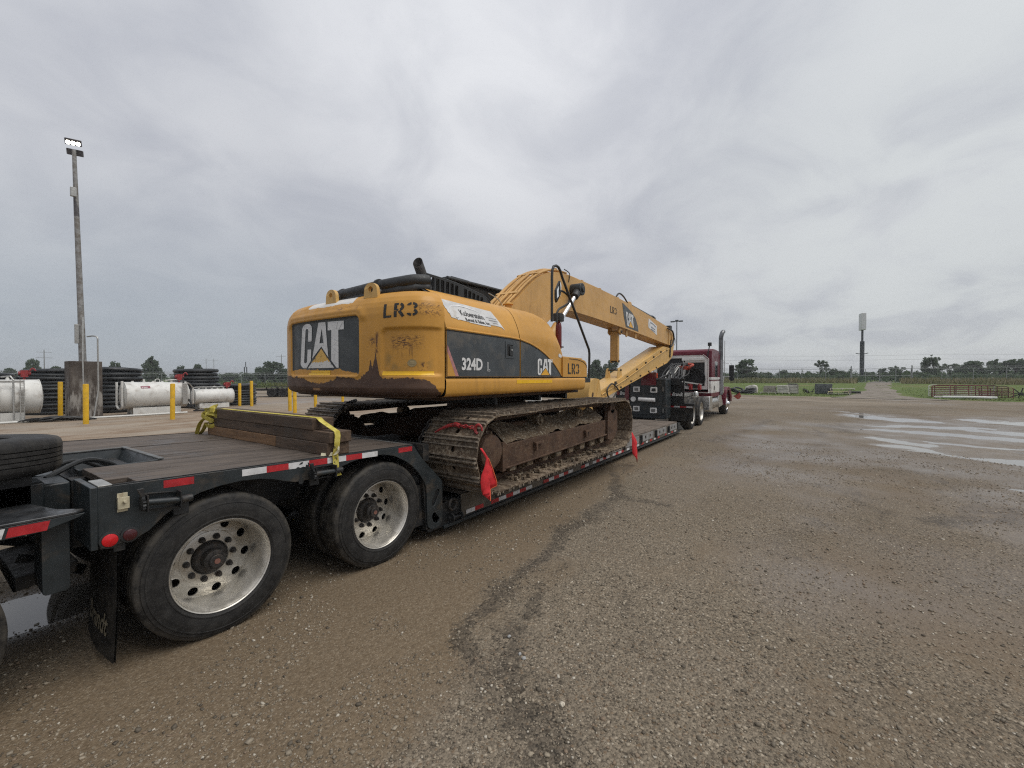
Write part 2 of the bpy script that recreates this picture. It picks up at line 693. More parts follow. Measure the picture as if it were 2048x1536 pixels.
wx, wy = (fbm(GX * 2.2, GY * 2.2, 3, 31) - 0.5) * 0.30, (fbm(GX * 2.2, GY * 2.2, 3, 37) - 0.5) * 0.30
SC = np.zeros(GX.shape)
for pl, w, a in SCUFF:
    SC = np.maximum(SC, a * np.clip(1.15 - poly_dist(GX + wx, GY + wy, pl) / (w * 1.7), 0, 1))
bandy = np.interp(GX, [0, 1.9, 2.4, 3.5, 4.7, 6.5, 9, 13], [1.5, 1.55, 1.97, 2.06, 2.24, 2.5, 2.6, 2.7])
FI = np.clip((GY + wy * 1.2 - bandy) / 0.18, 0, 1) * np.clip((3.9 - GY) / 0.5, 0, 1) * np.clip((13 - GX) / 4, 0, 1)
at_ = me.attributes.new('wear', 'FLOAT_VECTOR', 'POINT')
at_.data.foreach_set('vector', np.stack([SC, FI, SC * 0], -1).reshape(-1))

t = NT('gravel_lot')
p = t.pos()
px, py, pz = t.xyz(p)
big = t.noise(p, 0.35, 5, 0.6)
mid = t.noise(t.scaled(p, (0.5, 1.5, 1)), 1.1, 6, 0.62, 0.6)
v1 = t.voro(p, 62.0)
v2 = t.voro(p, 130.0)
v3 = t.voro(p, 26.0)
sepc = t.new('ShaderNodeSeparateColor')
t.l.new(v1.outputs['Color'], sepc.inputs[0])
sepc2 = t.new('ShaderNodeSeparateColor')
t.l.new(v2.outputs['Color'], sepc2.inputs[0])
sepc3 = t.new('ShaderNodeSeparateColor')
t.l.new(v3.outputs['Color'], sepc3.inputs[0])
stone = t.mix(t.ramp(sepc.outputs[0], 0.0, 1.0, smooth=False), (0.060, 0.052, 0.041), (0.30, 0.262, 0.208))
stone = t.mix(t.ramp(sepc.outputs[1], 0.92, 0.95), stone, (0.40, 0.36, 0.295))
stone = t.mix(t.ramp(sepc.outputs[2], 0.90, 0.94), stone, (0.19, 0.145, 0.10))
fine = t.mix(sepc2.outputs[0], (0.102, 0.087, 0.067), (0.285, 0.247, 0.192))
sand = t.mix(t.ramp(t.noise(p, 40, 4, 0.7), 0.3, 0.7), (0.125, 0.094, 0.060), (0.205, 0.162, 0.112))
sand = t.mix(t.ramp(sepc2.outputs[1], 0.88, 0.94), sand, (0.26, 0.22, 0.165))
wat = t.new('ShaderNodeAttribute')
wat.attribute_name = 'wear'
wsc, wfi, _ = t.xyz(wat.outputs['Vector'])
gap = t.ramp(v1.outputs['Distance'], 0.30, 0.62)
col = t.mix(t.math('MULTIPLY', gap, 0.8), stone, fine)
# sand-filled wheel lanes beside the trailer, and drifting patches of fines
patch = t.ramp(t.math('ADD', t.math('MULTIPLY', big, 0.6), t.math('MULTIPLY', mid, 0.4)), 0.50, 0.66)
sandm = t.math('MAXIMUM', t.math('MULTIPLY', wfi, 0.9), t.math('MULTIPLY', patch, 0.85))
sandm = t.math('MULTIPLY', sandm, t.ramp(sepc.outputs[2], 0.05, 0.35, 0.75, 1.0))
col = t.mix(sandm, col, sand)
# dark scuffed streaks of fresh stone along the driving direction
st = t.ramp(t.math('ADD', t.math('MULTIPLY', wsc, 0.8), t.math('ADD', t.math('MULTIPLY', t.math('SUBTRACT', t.noise(p, 5.5, 7, 0.78), 0.5), 2.4), t.math('MULTIPLY', t.math('SUBTRACT', sepc.outputs[1], 0.5), 0.55))), 0.36, 0.62)
st = t.math('MULTIPLY', st, t.ramp(wsc, 0.0, 0.12))
scuff = t.ramp(t.noise(t.scaled(p, (0.6, 1.0, 1)), 0.55, 7, 0.68, 1.4), 0.57, 0.66)
scuff = t.math('MULTIPLY', scuff, t.ramp(px, 3, 8))
dk = t.math('MAXIMUM', st, t.math('MULTIPLY', scuff, 0.62))
col = t.mix(t.math('MULTIPLY', dk, 0.78), col, t.mix(sepc.outputs[0], (0.020, 0.018, 0.015), (0.125, 0.107, 0.085)))
# tone drifts
col = t.mix(t.ramp(t.noise(p, 0.13, 4, 0.55), 0.35, 0.65), col, t.mix(1.0, col, (0.76, 0.73, 0.69), 'MULTIPLY'))
# far side: warm sandy yard by the tanks, paler patches farther out
yard = t.math('MULTIPLY', t.ramp(t.math('ADD', py, t.math('MULTIPLY', t.math('SUBTRACT', mid, 0.5), 5)), 12.0, 16.5), t.ramp(px, 15, 22, 1.0, 0.0))
yardc = t.mix(t.ramp(t.noise(p, 1.3, 6, 0.65), 0.35, 0.65), (0.23, 0.165, 0.115), (0.33, 0.27, 0.21))
yardc = t.mix(t.ramp(t.noise(t.scaled(p, (0.25, 1.0, 1)), 0.7, 4, 0.6), 0.45, 0.62), yardc, (0.36, 0.32, 0.27))
col = t.mix(t.math('MULTIPLY', yard, 0.9), col, yardc)
far_pale = t.math('MULTIPLY', t.ramp(t.noise(t.scaled(p, (1.2, 0.5, 1)), 0.25, 5, 0.6), 0.42, 0.6), t.math('MULTIPLY', t.ramp(t.math('ADD', px, py), 22, 40), 0.8))
col = t.mix(far_pale, col, t.mix(t.noise(p, 3, 5, 0.7), (0.20, 0.17, 0.13), (0.34, 0.30, 0.25)))
# damp low ground
low = t.ramp(pz, -0.013, 0.002, 1.0, 0.0)
col = t.mix(t.math('MULTIPLY', low, 0.5), col, (0.155, 0.135, 0.125))
rough = t.ramp(t.noise(p, 1.7, 5, 0.6), 0.3, 0.7, 0.72, 0.92)
rough = t.math('SUBTRACT', rough, t.math('MULTIPLY', low, 0.5))
h = t.math('ADD', t.math('MULTIPLY', t.math('SUBTRACT', 0.5, v1.outputs['Distance']), t.math('SUBTRACT', 1.0, t.math('MULTIPLY', sandm, 0.7))), t.math('MULTIPLY', t.math('SUBTRACT', 0.5, v2.outputs['Distance']), 0.4))
h = t.math('MULTIPLY', h, t.math('SUBTRACT', 1.0, t.math('MULTIPLY', low, 0.7)))
t.bump(h, 0.9, 0.010)
M_ground = t.set(t.mix(1.0, col, (0.93, 0.885, 0.825), 'MULTIPLY'), rough, None, 0.28)
me.materials.append(M_ground)
ground = bpy.data.objects.new('ground', me)
COL.objects.link(ground)
ground['kind'] = 'structure'

# standing rain water: level sheets that meet the relief of the lot at their shores
t = NT('rain_water')
p = t.pos()
t.bump(t.noise(p, 9, 3, 0.5), 0.03, 0.004)
M_water = t.set((0.15, 0.138, 0.12), 0.04, 0.0, 0.75)
for x0, x1, y0, y1, z in ((7.5, 29.5, -15.5, -0.2, -0.020), (-0.6, 1.5, 4.1, 5.3, -0.011)):
    w = MB()
    w.add([(x0, y0, z), (x1, y0, z), (x1, y1, z), (x0, y1, z)], [(0, 1, 2, 3)])
    o = w.build('puddle', M_water, smooth=0, recalc=False)
    o['kind'] = 'structure'

# ---- loose stones lying on the lot (uncountable): one mesh
t = NT('loose_stone')
g = t.new('ShaderNodeNewGeometry')
ri = g.outputs['Random Per Island']
ro = t.math('FRACT', t.math('MULTIPLY', ri, 17.31))
c1 = t.mix(ri, (0.085, 0.071, 0.053), (0.33, 0.28, 0.21))
c1 = t.mix(t.ramp(ro, 0.93, 0.96), c1, (0.44, 0.40, 0.33))
c1 = t.mix(t.ramp(ro, 0.12, 0.08), c1, (0.20, 0.15, 0.105))
M_stone = t.set(c1, 0.7, None, 0.3)


def stone_field(n, seed):
    r_ = np.random.RandomState(seed)
    ang = YAW + r_.uniform(-R(53), R(53), n)
    rad = 1.1 + (r_.uniform(0, 1, n) ** 1.35) * 12.5
    X, Y_ = rad * np.cos(ang), rad * np.sin(ang)
    dens = fbm(X * 1.3, Y_ * 1.3, 3, 5)
    keep = (dens > 0.36) & (Y_ < 5.6)
    X, Y_ = X[keep], Y_[keep]
    n = len(X)
    size = 0.0030 + r_.exponential(0.0021, n)
    size = np.clip(size * (0.9 + rad[keep] * 0.05), 0.0022, 0.0155)
    base = np.array([(sx, sy, sz) for sx in (-1, 1) for sy in (-1, 1) for sz in (-1, 1)], float)
    V = base[None] * r_.uniform(0.45, 1.0, (n, 8, 3))
    V *= r_.uniform(0.6, 1.25, (n, 1, 3)) * np.array([1, 1, 0.7])
    a = r_.uniform(0, 2 * pi, n)
    ca, sa = np.cos(a)[:, None], np.sin(a)[:, None]
    tilt = r_.uniform(-0.5, 0.5, n)[:, None]
    x, y, z = V[..., 0] * ca - V[..., 1] * sa, V[..., 0] * sa + V[..., 1] * ca, V[..., 2]
    x, z = x * np.cos(tilt) - z * np.sin(tilt), x * np.sin(tilt) + z * np.cos(tilt)
    Z0 = ground_z(X, Y_) + size * 0.15
    P = np.stack([X[:, None] + x * size[:, None], Y_[:, None] + y * size[:, None], Z0[:, None] + z * size[:, None]], -1).reshape(-1, 3)
    fq = np.array([(0, 1, 3, 2), (4, 6, 7, 5), (0, 4, 5, 1), (2, 3, 7, 6), (0, 2, 6, 4), (1, 5, 7, 3)])
    F = (fq[None] + (np.arange(n) * 8)[:, None, None]).reshape(-1, 4)
    return P, F


P_, F_ = stone_field(75000, 5)
me = bpy.data.meshes.new('loose_gravel')
me.vertices.add(len(P_))
me.vertices.foreach_set('co', P_.reshape(-1))
me.loops.add(F_.size)
me.loops.foreach_set('vertex_index', F_.reshape(-1))
me.polygons.add(len(F_))
me.polygons.foreach_set('loop_start', np.arange(0, F_.size, 4))
me.polygons.foreach_set('loop_total', np.full(len(F_), 4))
me.update()
me.materials.append(M_stone)
lg = bpy.data.objects.new('loose_gravel', me)
COL.objects.link(lg)
lg['kind'] = 'stuff'


def rock_mesh(name, seed, size, mat):
    r_ = np.random.RandomState(seed)
    bm = bmesh.new()
    bmesh.ops.create_icosphere(bm, subdivisions=2, radius=1.0)
    dirs = r_.normal(0, 1, (9, 3))
    dirs /= np.linalg.norm(dirs, axis=1)[:, None]
    cut = r_.uniform(0.62, 0.92, 9)
    for v in bm.verts:
        q = np.array(v.co)
        for d, c in zip(dirs, cut):
            e = q @ d - c
            if e > 0:
                q = q - d * e * 0.9
        v.co = q * np.array(size)
    m_ = bpy.data.meshes.new(name)
    bm.to_mesh(m_)
    bm.free()
    m_.materials.append(mat)
    m_.polygons.foreach_set('use_smooth', [True] * len(m_.polygons))
    m_.set_sharp_from_angle(angle=R(28))
    return m_


M_rock_pale = M_simple('pale_limestone', (0.50, 0.45, 0.36), 0.8, var=0.35, scale=60, bump=0.5, bscale=300, obj=True)
M_rock_grey = M_simple('grey_limestone', (0.36, 0.36, 0.35), 0.8, var=0.35, scale=60, bump=0.5, bscale=300, obj=True)
M_rock_brown = M_simple('brown_stone', (0.26, 0.20, 0.14), 0.8, var=0.35, scale=60, bump=0.5, bscale=300, obj=True)
LONE = [  # x, y, radius, material, label
    (1.975, 1.062, 0.0165, M_rock_pale, 'largest pale yellow stone lying alone on the gravel near the front'),
    (2.175, 1.432, 0.0125, M_rock_grey, 'whitish stone at the front of the tight trio of stones'),
    (2.215, 1.452, 0.0125, M_rock_brown, 'brown stone at the back of the tight trio of stones'),
    (2.195, 1.475, 0.0105, M_rock_grey, 'grey stone on the trailer side of the tight trio of stones'),
    (2.30, 1.63, 0.0130, M_rock_grey, 'grey angular stone just behind the tight trio of stones'),
]
for i, (x, y, r_, m_, lab) in enumerate(LONE):
    me_ = rock_mesh('stone', 40 + i, (r_ * 1.15, r_, r_ * 0.85), m_)
    o = inst('stone', me_, None, (x, y, float(ground_z(x, y)) + r_ * 0.5), (rng.uniform(-.3, .3), rng.uniform(-.3, .3), rng.uniform(0, 6)))
    tag(o, lab, 'stone', 'larger loose stones on the gravel')

# ---- grass field round the lot
t = NT('mown_grass')
p = t.pos()
px, py, pz = t.xyz(p)
n1_ = t.noise(p, 0.35, 6, 0.65)
n2_ = t.noise(t.scaled(p, (1, 1, 1)), 4.0, 6, 0.7)
col = t.mix(t.ramp(n1_, 0.35, 0.65), (0.066, 0.104, 0.024), (0.104, 0.148, 0.038))
col = t.mix(t.ramp(n2_, 0.38, 0.66), col, (0.118, 0.146, 0.044))
col = t.mix(t.ramp(t.noise(p, 0.12, 5, 0.6), 0.56, 0.72), col, (0.165, 0.150, 0.065))
t.bump(t.noise(p, 14, 5, 0.7), 1.0, 0.06)
M_lawn = t.set(col, 0.9, None, 0.15)


def lot_out(k, d):
    """lot edge pushed outward"""
    x, y = LOT_EDGE[k]
    c = Vector((5, 8))
    v = (Vector((x, y)) - c).normalized()
    return x + v.x * d, y + v.y * d


edge = smooth_poly([(a, b, 0) for a, b in LOT_EDGE], 8)
mb = MB()
offs = [0, 0.6, 1.5, 3] + list(range(5, 71, 2)) + [80, 95, 130, 200, 500, 2500]
cen = Vector((5, 8, 0))
ne = len(edge)
vv = []
for i, e in enumerate(edge):
    d = (e - cen)
    d.z = 0
    d.normalize()
    jit = (vnoise(np.array(i * 0.9), np.array(3.3), 4) - 0.5) * 1.3
    for of in offs:
        q = e + d * (of + (float(jit) if of < 2 else 0))
        vv.append((q.x, q.y, float(ground_z(q.x, q.y)) + (0.03 if of > 0.5 else -0.01)))
no = len(offs)
ff = [(i * no + j, (i + 1) * no + j, (i + 1) * no + j + 1, i * no + j + 1) for i in range(ne - 1) for j in range(no - 1)]
mb.add(vv, ff)
lawn = mb.build('grass_field', M_lawn, recalc=False)
lawn['kind'] = 'structure'

# gravel drive that climbs through the grass to the gate
t = NT('drive_gravel')
p = t.pos()
col = t.mix(t.ramp(t.noise(p, 1.2, 7, 0.7), 0.3, 0.7), (0.14, 0.12, 0.098), (0.25, 0.22, 0.185))
col = t.mix(t.ramp(t.noise(p, 0.5, 5, 0.6), 0.55, 0.7), col, (0.10, 0.105, 0.045))
t.bump(t.noise(p, 20, 5, 0.7), 0.8, 0.03)
M_drive = t.set(col, 0.9, None, 0.2)
mb = MB()
cl_ = [(43.5, -4.6, 3.1), (47, -4.6, 2.6), (52, -5.0, 2.1), (60, -5.7, 1.6), (70, -6.6, 1.35), (80, -7.5, 1.3), (90, -8.6, 1.4), (120, -12, 1.4)]
nacr = 9
vv = []
cs = smooth_poly(cl_, 8)
for i, c_ in enumerate(cs):
    for j in range(nacr):
        s = j / (nacr - 1) * 2 - 1
        y = c_.y + s * c_.z + (float(vnoise(np.array(i * 0.35), np.array(j * 0.6), 8)) - 0.5) * 1.1
        vv.append((c_.x, y, float(ground_z(c_.x, y)) + (0.05 * (1 - s * s) if c_.x > 46 else 0.006) + 0.02))
ff = [(i * nacr + j, (i + 1) * nacr + j, (i + 1) * nacr + j + 1, i * nacr + j + 1) for i in range(len(cs) - 1) for j in range(nacr - 1)]
mb.add(vv, ff)
drive = mb.build('gravel_drive', M_drive, recalc=False)
drive['kind'] = 'structure'
# ------------------------------------------------------------------ shared materials
M_frame = M_simple('trailer_grey_paint', (0.021, 0.027, 0.030), 0.40, var=0.3, scale=5, dirt=(0.06, 0.048, 0.036), dirt_amt=0.3, bump=0.08, bscale=60)
M_frame_lt = M_simple('worn_grey_steel', (0.10, 0.103, 0.10), 0.5, var=0.35, scale=7, dirt=(0.14, 0.11, 0.085), dirt_amt=0.35, bump=0.15, bscale=70)
M_black = M_simple('black_steel', (0.014, 0.015, 0.016), 0.5, var=0.35, scale=8, dirt=(0.07, 0.058, 0.045), dirt_amt=0.3, bump=0.15)
M_blackpl = M_simple('black_plastic', (0.020, 0.022, 0.023), 0.55, var=0.2, scale=9, dirt=(0.06, 0.055, 0.05), dirt_amt=0.1)
M_red_tape = M_simple('red_reflective_tape', (0.42, 0.022, 0.028), 0.35, var=0.22, scale=16, dirt=(0.12, 0.07, 0.06), dirt_amt=0.15)
M_white_tape = M_simple('white_reflective_tape', (0.62, 0.62, 0.62), 0.35, var=0.15, scale=16, dirt=(0.25, 0.22, 0.19), dirt_amt=0.25)
M_chrome = M_simple('polished_metal', (0.72, 0.72, 0.72), 0.16, 1.0, var=0.12, scale=9)
M_alu = M_simple('bright_aluminium', (0.62, 0.61, 0.58), 0.34, 1.0, var=0.2, scale=12, dirt=(0.28, 0.25, 0.2), dirt_amt=0.2, bump=0.05)
M_iron = M_simple('bare_dark_iron', (0.050, 0.047, 0.045), 0.55, 0.4, var=0.4, scale=25, dirt=(0.085, 0.066, 0.05), dirt_amt=0.4, bump=0.3)
M_silver = M_simple('galvanised_steel', (0.42, 0.42, 0.40), 0.45, 0.7, var=0.2, scale=14, dirt=(0.2, 0.18, 0.15), dirt_amt=0.2)
M_redlens = M_simple('red_lens', (0.55, 0.012, 0.016), 0.18, var=0.1, scale=30)
M_dklens = M_simple('dark_red_lens', (0.06, 0.012, 0.014), 0.2, var=0.1, scale=30)

# tyre rubber with dusty scuffs, radial streaks in object space
t = NT('tyre_rubber')
p = t.pos(True)
x_, y_, z_ = t.xyz(p)
rad = t.math('SQRT', t.math('ADD', t.math('MULTIPLY', x_, x_), t.math('MULTIPLY', z_, z_)))
n1_ = t.noise(p, 9, 7, 0.65)
rings = t.noise(t.scaled(p, (0.0, 0.0, 0.0)), 1, 1)
cmbn = t.new('ShaderNodeCombineXYZ')
t.l.new(t.math('MULTIPLY', rad, 60.0), cmbn.inputs[0])
t.l.new(t.math('ARCTAN2', x_, z_), cmbn.inputs[1])
ringn = t.noise(cmbn.outputs[0], 1.6, 4, 0.6)
n3_ = t.noise(t.scaled(p, (1, 1, 1)), 32, 5, 0.7, 1.2)
dust = t.math('ADD', t.math('MULTIPLY', n1_, 0.5), t.math('ADD', t.math('MULTIPLY', ringn, 0.16), t.math('MULTIPLY', n3_, 0.34)))
col = t.mix(t.ramp(dust, 0.36, 0.70), (0.011, 0.011, 0.0112), (0.042, 0.040, 0.037))
col = t.mix(t.math('MULTIPLY', t.ramp(rad, 0.425, 0.468), t.ramp(n1_, 0.35, 0.65)), col, (0.074, 0.066, 0.054))
t.bump(t.math('ADD', ringn, n3_), 0.2, 0.003)
M_tyre = t.set(col, t.ramp(n1_, 0.3, 0.7, 0.5, 0.8), None, 0.3)

t = NT('cast_wheel_disc')
p = t.pos(True)
n1_ = t.noise(p, 7, 7, 0.65, 0.6)
n2_ = t.noise(t.scaled(p, (1, 1, 1)), 24, 6, 0.7, 2.2)
col = t.mix(t.ramp(n1_, 0.3, 0.7), (0.50, 0.475, 0.42), (0.65, 0.625, 0.575))
col = t.mix(t.math('MULTIPLY', t.ramp(n2_, 0.60, 0.66), 0.55), col, (0.20, 0.16, 0.12))
M_rim = t.set(col, t.ramp(n1_, 0.3, 0.7, 0.26, 0.48), 0.7)


def wood(name, a, b, wet=0.45, sc=(1.2, 14, 14), obj=False, dark=(0.012, 0.010, 0.009), ring=26):
    t = NT(name)
    p = t.pos(obj)
    q = t.scaled(p, sc)
    g1 = t.noise(q, 1.6, 6, 0.65, 0.7)
    g2 = t.noise(t.scaled(p, (sc[0] * 0.8, sc[1] * 3, sc[2] * 3)), 2.6, 5, 0.7, 0.3)
    rnd = t.new('ShaderNodeObjectInfo').outputs['Random']
    c = t.mix(t.ramp(g1, 0.28, 0.72), a, b)
    c = t.mix(t.math('MULTIPLY', t.ramp(g2, 0.56, 0.66), 0.75), c, dark)
    c = t.mix(t.math('MULTIPLY', t.ramp(rnd, 0, 1, smooth=False), 0.35), c, tuple(x * 0.55 for x in b))
    st_ = t.ramp(t.noise(p, 2.1, 6, 0.65, 0.4), 0.48, 0.72)
    c = t.mix(t.math('MULTIPLY', st_, 0.45), c, tuple(x * 0.5 for x in a))
    t.bump(t.math('ADD', g1, g2), 0.35, 0.006)
    return t.set(c, t.ramp(st_, 0, 1, wet + 0.2, wet - 0.12), None, 0.4)


M_deckwood = wood('oiled_hardwood', (0.036, 0.027, 0.021), (0.150, 0.119, 0.095), 0.5)
M_lowwood = wood('dusty_hardwood', (0.085, 0.066, 0.05), (0.20, 0.165, 0.135), 0.6)
M_timber_dk = wood('weathered_timber', (0.050, 0.033, 0.022), (0.125, 0.083, 0.054), 0.6, sc=(14, 1.2, 14), dark=(0.014, 0.01, 0.008))
M_timber_lt = wood('fresh_timber', (0.13, 0.070, 0.034), (0.26, 0.150, 0.075), 0.6, sc=(14, 1.2, 14), dark=(0.06, 0.035, 0.02))

# ------------------------------------------------------------------ lowboy trailer
YS, YL = 3.22, 5.84                              # right and left flanks
YM = (YS + YL) / 2
TYR, RIMR = 0.4717, 0.302
AX = [1.2514, 2.5507]
ZA = 0.4574


def deck_z(x):
    return 1.112 - 0.026 * (x - 0.63)


trailer = thing('lowboy_trailer', 'long dark grey lowboy trailer with a dark wood deck carrying the yellow excavator', 'trailer', (AX[0], YM, 0))

# ---- wheels: dual tyres, outer dished rim, hub, nuts
TW = 0.262


def tyre_profile(R_, rim, w, tread=True):
    """(radius, offset) from outer bead to inner bead"""
    h = R_ - rim
    pr = [(rim - 0.004, 0.018), (rim + 0.006, 0.004), (rim + 0.025, -0.008), (rim + h * 0.17, -0.011), (rim + h * 0.18, -0.015), (rim + h * 0.21, -0.015), (rim + h * 0.22, -0.012), (rim + h * 0.40, -0.016), (rim + h * 0.60, -0.014), (rim + h * 0.66, -0.011), (rim + h * 0.67, -0.014), (rim + h * 0.71, -0.012), (rim + h * 0.72, -0.007), (rim + h * 0.82, -0.003), (rim + h * 0.83, 0.002), (R_ - 0.030, 0.006), (R_ - 0.010, 0.012), (R_ - 0.002, 0.024)]
    if tread:
        k = 5
        ww = w - 0.044
        for i in range(k):
            a, b = 0.022 + ww * i / k, 0.022 + ww * (i + 1) / k
            pr += [(R_, a + 0.005), (R_, b - 0.005)]
            if i < k - 1:
                pr += [(R_ - 0.013, b - 0.003), (R_ - 0.013, b + 0.003)]
    out = pr + [(r, w - o) for r, o in reversed(pr[:18])]
    return out


tyre_me = MB().lathe(tyre_profile(TYR, RIMR - 0.012, TW), seg=96).mesh('tyre', M_tyre, smooth=40)
# flatten the foot of the tyre a little where it carries load
for v in tyre_me.vertices:
    zf = -ZA - 0.004
    if v.co.z < zf:
        v.co.z = zf
    elif v.co.z < zf + 0.05 and abs(v.co.x) < 0.3:
        pass
tyre_me.update()


def rim_mesh(disc, dish_in=True):
    mb = MB()
    rr = RIMR
    # flange and barrel
    prof = [(rr - 0.010, 0.006), (rr - 0.007, -0.003), (rr - 0.003, -0.007), (rr, -0.008), (rr + 0.003, -0.002), (rr - 0.002, 0.010), (rr - 0.012, 0.024)]
    mb.lathe(prof, seg=96)
    barrel = [(rr - 0.010, 0.005), (rr - 0.014, 0.012), (rr - 0.024, 0.035), (rr - 0.028, 0.060), (rr - 0.030, 0.12), (rr - 0.034, 0.15), (rr - 0.032, disc + 0.035)]
    mb.lathe(barrel, seg=96)
    # disc with ten round hand holes
    ro = 0.270
    outer = circ(0, 0, 0.182, 60)
    holes = [circ(0.232 * cos(2 * pi * (k + 0.35) / 10), 0.232 * sin(2 * pi * (k + 0.35) / 10), 0.030, 18) for k in range(10)]
    ring = circ(0, 0, ro, 80)

    def conez(u, v, d):
        r = sqrt(u * u + v * v)
        k = max(0, (r - 0.178) / (ro - 0.178))
        return (u, d + disc + k * k * 0.022, v)
    mb.prism(ring, 0.0, 0.012, holes=[circ(0, 0, 0.178, 60)] + holes, fn=conez)
    mb.lathe([(0.182, disc + 0.002), (0.180, disc - 0.003), (0.172, disc - 0.006), (0.118, disc - 0.006), (0.112, disc), (0.112, disc + 0.05)], seg=60)
    return mb.mesh('rim', M_rim, smooth=40)


DISC = 0.225
rim_me = rim_mesh(DISC)
hub = MB()
hub.lathe([(0.110, DISC + 0.03), (0.108, DISC - 0.005), (0.098, DISC - 0.030), (0.094, DISC - 0.034), (0.070, DISC - 0.036), (0.068, DISC - 0.095), (0.062, DISC - 0.102), (0.046, DISC - 0.104), (0.044, DISC - 0.122), (0.040, DISC - 0.126), (0.020, DISC - 0.127), (0.0, DISC - 0.127)], seg=40)
for k in range(6):
    a = 2 * pi * k / 6
    hub.cyl((0.056 * cos(a), DISC - 0.098, 0.056 * sin(a)), (0.056 * cos(a), DISC - 0.109, 0.056 * sin(a)), 0.007, 6)
hub_me = hub.mesh('hub', M_iron, smooth=35)
cap_me = MB().lathe([(0.018, DISC - 0.1265), (0.018, DISC - 0.131), (0.008, DISC - 0.132), (0, DISC - 0.132)], seg=16).mesh('hub_cap', M_simple('rusty_cap', (0.22, 0.10, 0.075), 0.6, var=0.3, scale=30), smooth=35)
nut = MB()
nut.cyl((0, 0.004, 0), (0, -0.010, 0), 0.021, 12)
nut.cyl((0, -0.010, 0), (0, -0.030, 0), 0.0165, 6)
nut.cyl((0, -0.030, 0), (0, -0.040, 0), 0.011, 10)
nut_me = nut.mesh('wheel_nut', M_iron, smooth=30)
drum_me = MB().lathe([(0.235, DISC + 0.03), (0.235, DISC + 0.16), (0.0, DISC + 0.16)], seg=32).mesh('brake_drum', M_iron, smooth=35)


def dual_wheel(parent, x, y, z, rot, name='wheel', sgn=1, inner=True, nuts=True, scale=1.0):
    """outer face at y (facing -Y); sgn=-1 mirrors for the left side"""
    rz = 0 if sgn == 1 else pi
    w = inst(name, tyre_me, parent, (x, y, z), (0, 0, rz), (scale,) * 3)
    # the foot stays flat: rim turns inside
    rm = inst('rim', rim_me, w, (x, y, z))
    rm.rotation_euler = (0, rot, 0)
    hb = inst('hub', hub_me, w, (x, y, z))
    hb.rotation_euler = (0, rot, 0)
    inst('hub_cap', cap_me, w, (x, y, z))
    inst('brake_drum', drum_me, w, (x, y, z))
    if nuts:
        for k in range(10):
            a = 2 * pi * (k + 0.5) / 10 + rot
            nn = inst('wheel_nut', nut_me, w, (x, y, z))
            nn.location = Vector((0.1425 * cos(a), DISC - 0.006, 0.1425 * sin(a)))
            nn.rotation_euler = (0, rng.uniform(0, 1), 0)
    if inner:
        t2 = inst('tyre', tyre_me, w, (x, y, z))
        t2.location = Vector((0, 0.335, 0))
    return w


dual_wheel(trailer, AX[0], 3.2356, ZA, 0.35)
dual_wheel(trailer, AX[1], 3.2356, ZA, 0.12)
for ax_ in AX:
    dual_wheel(trailer, ax_, 5.825, ZA, 0.2, sgn=-1, nuts=False)
    MB().cyl((ax_, 3.5, ZA), (ax_, 5.6, ZA), 0.065, 16).build('axle', M_black, trailer)
# wheel of the booster axle at the very edge of the frame
AXB = -0.165
dual_wheel(trailer, AXB, 3.2356, ZA, 0.5)
MB().cyl((AXB, 3.5, ZA), (AXB, 5.6, ZA), 0.065, 16).build('axle', M_black, trailer)
dual_wheel(trailer, AXB, 5.825, ZA, 0.2, sgn=-1, nuts=False)

# ---- flank plate with wheel arches and swan-neck gusset, right and left
PLT = [(0.632, 1.108), (0.632, 0.80), (0.640, 0.762), (0.70, 0.766), (0.80, 0.782), (0.86, 0.81), (0.93, 0.878), (1.02, 0.935), (1.115, 0.974), (1.23, 0.995), (1.351, 1.003), (1.48, 0.993), (1.57, 0.972), (1.66, 0.94), (1.735, 0.918), (1.85, 0.917), (1.95, 0.926), (2.08, 0.955), (2.21, 0.990), (2.32, 1.008), (2.43, 1.013), (2.56, 1.005), (2.68, 0.975), (2.80, 0.915), (2.90, 0.845), (2.985, 0.762), (3.06, 0.652), (3.085, 0.60), (3.095, 0.50), (3.10, 0.235), (3.112, 0.18), (3.15, 0.148), (3.23, 0.136), (3.29, 0.148), (3.318, 0.19), (3.320, 0.58), (3.305, 0.63), (3.13, 0.80), (3.03, 0.90), (2.96, 0.99), (2.93, 1.03), (2.905, 1.052)]
PLT = [(x, z if (z < deck_z(x) - 0.004) else deck_z(x) - 0.004) for x, z in PLT]
hole1 = [(3.165, 0.395), (3.185, 0.375), (3.205, 0.385), (3.275, 0.505), (3.275, 0.535), (3.25, 0.545), (3.225, 0.53), (3.165, 0.425)]
hole2 = [(3.165, 0.275), (3.185, 0.22), (3.235, 0.185), (3.265, 0.20), (3.275, 0.23), (3.215, 0.305), (3.18, 0.305)]
for ya, yb in ((YS, YS + 0.018), (YL - 0.018, YL)):
    MB().prism(PLT, ya, yb, 'xz', holes=[hole1, hole2]).build('flank_plate', M_frame, trailer, bevel=0.003)
# weld bead round the gusset leg
mb = MB()
for ya in (YS + 0.05, YL - 0.05):
    mb = MB()
    mb.prism([(3.10, 0.15), (3.32, 0.15), (3.32, 0.60), (3.13, 0.80), (3.04, 0.88), (3.0, 0.8), (3.06, 0.66)], ya - 0.03, ya + 0.03, 'xz')
    mb.build('gusset_core', M_black, trailer)
mb = mb

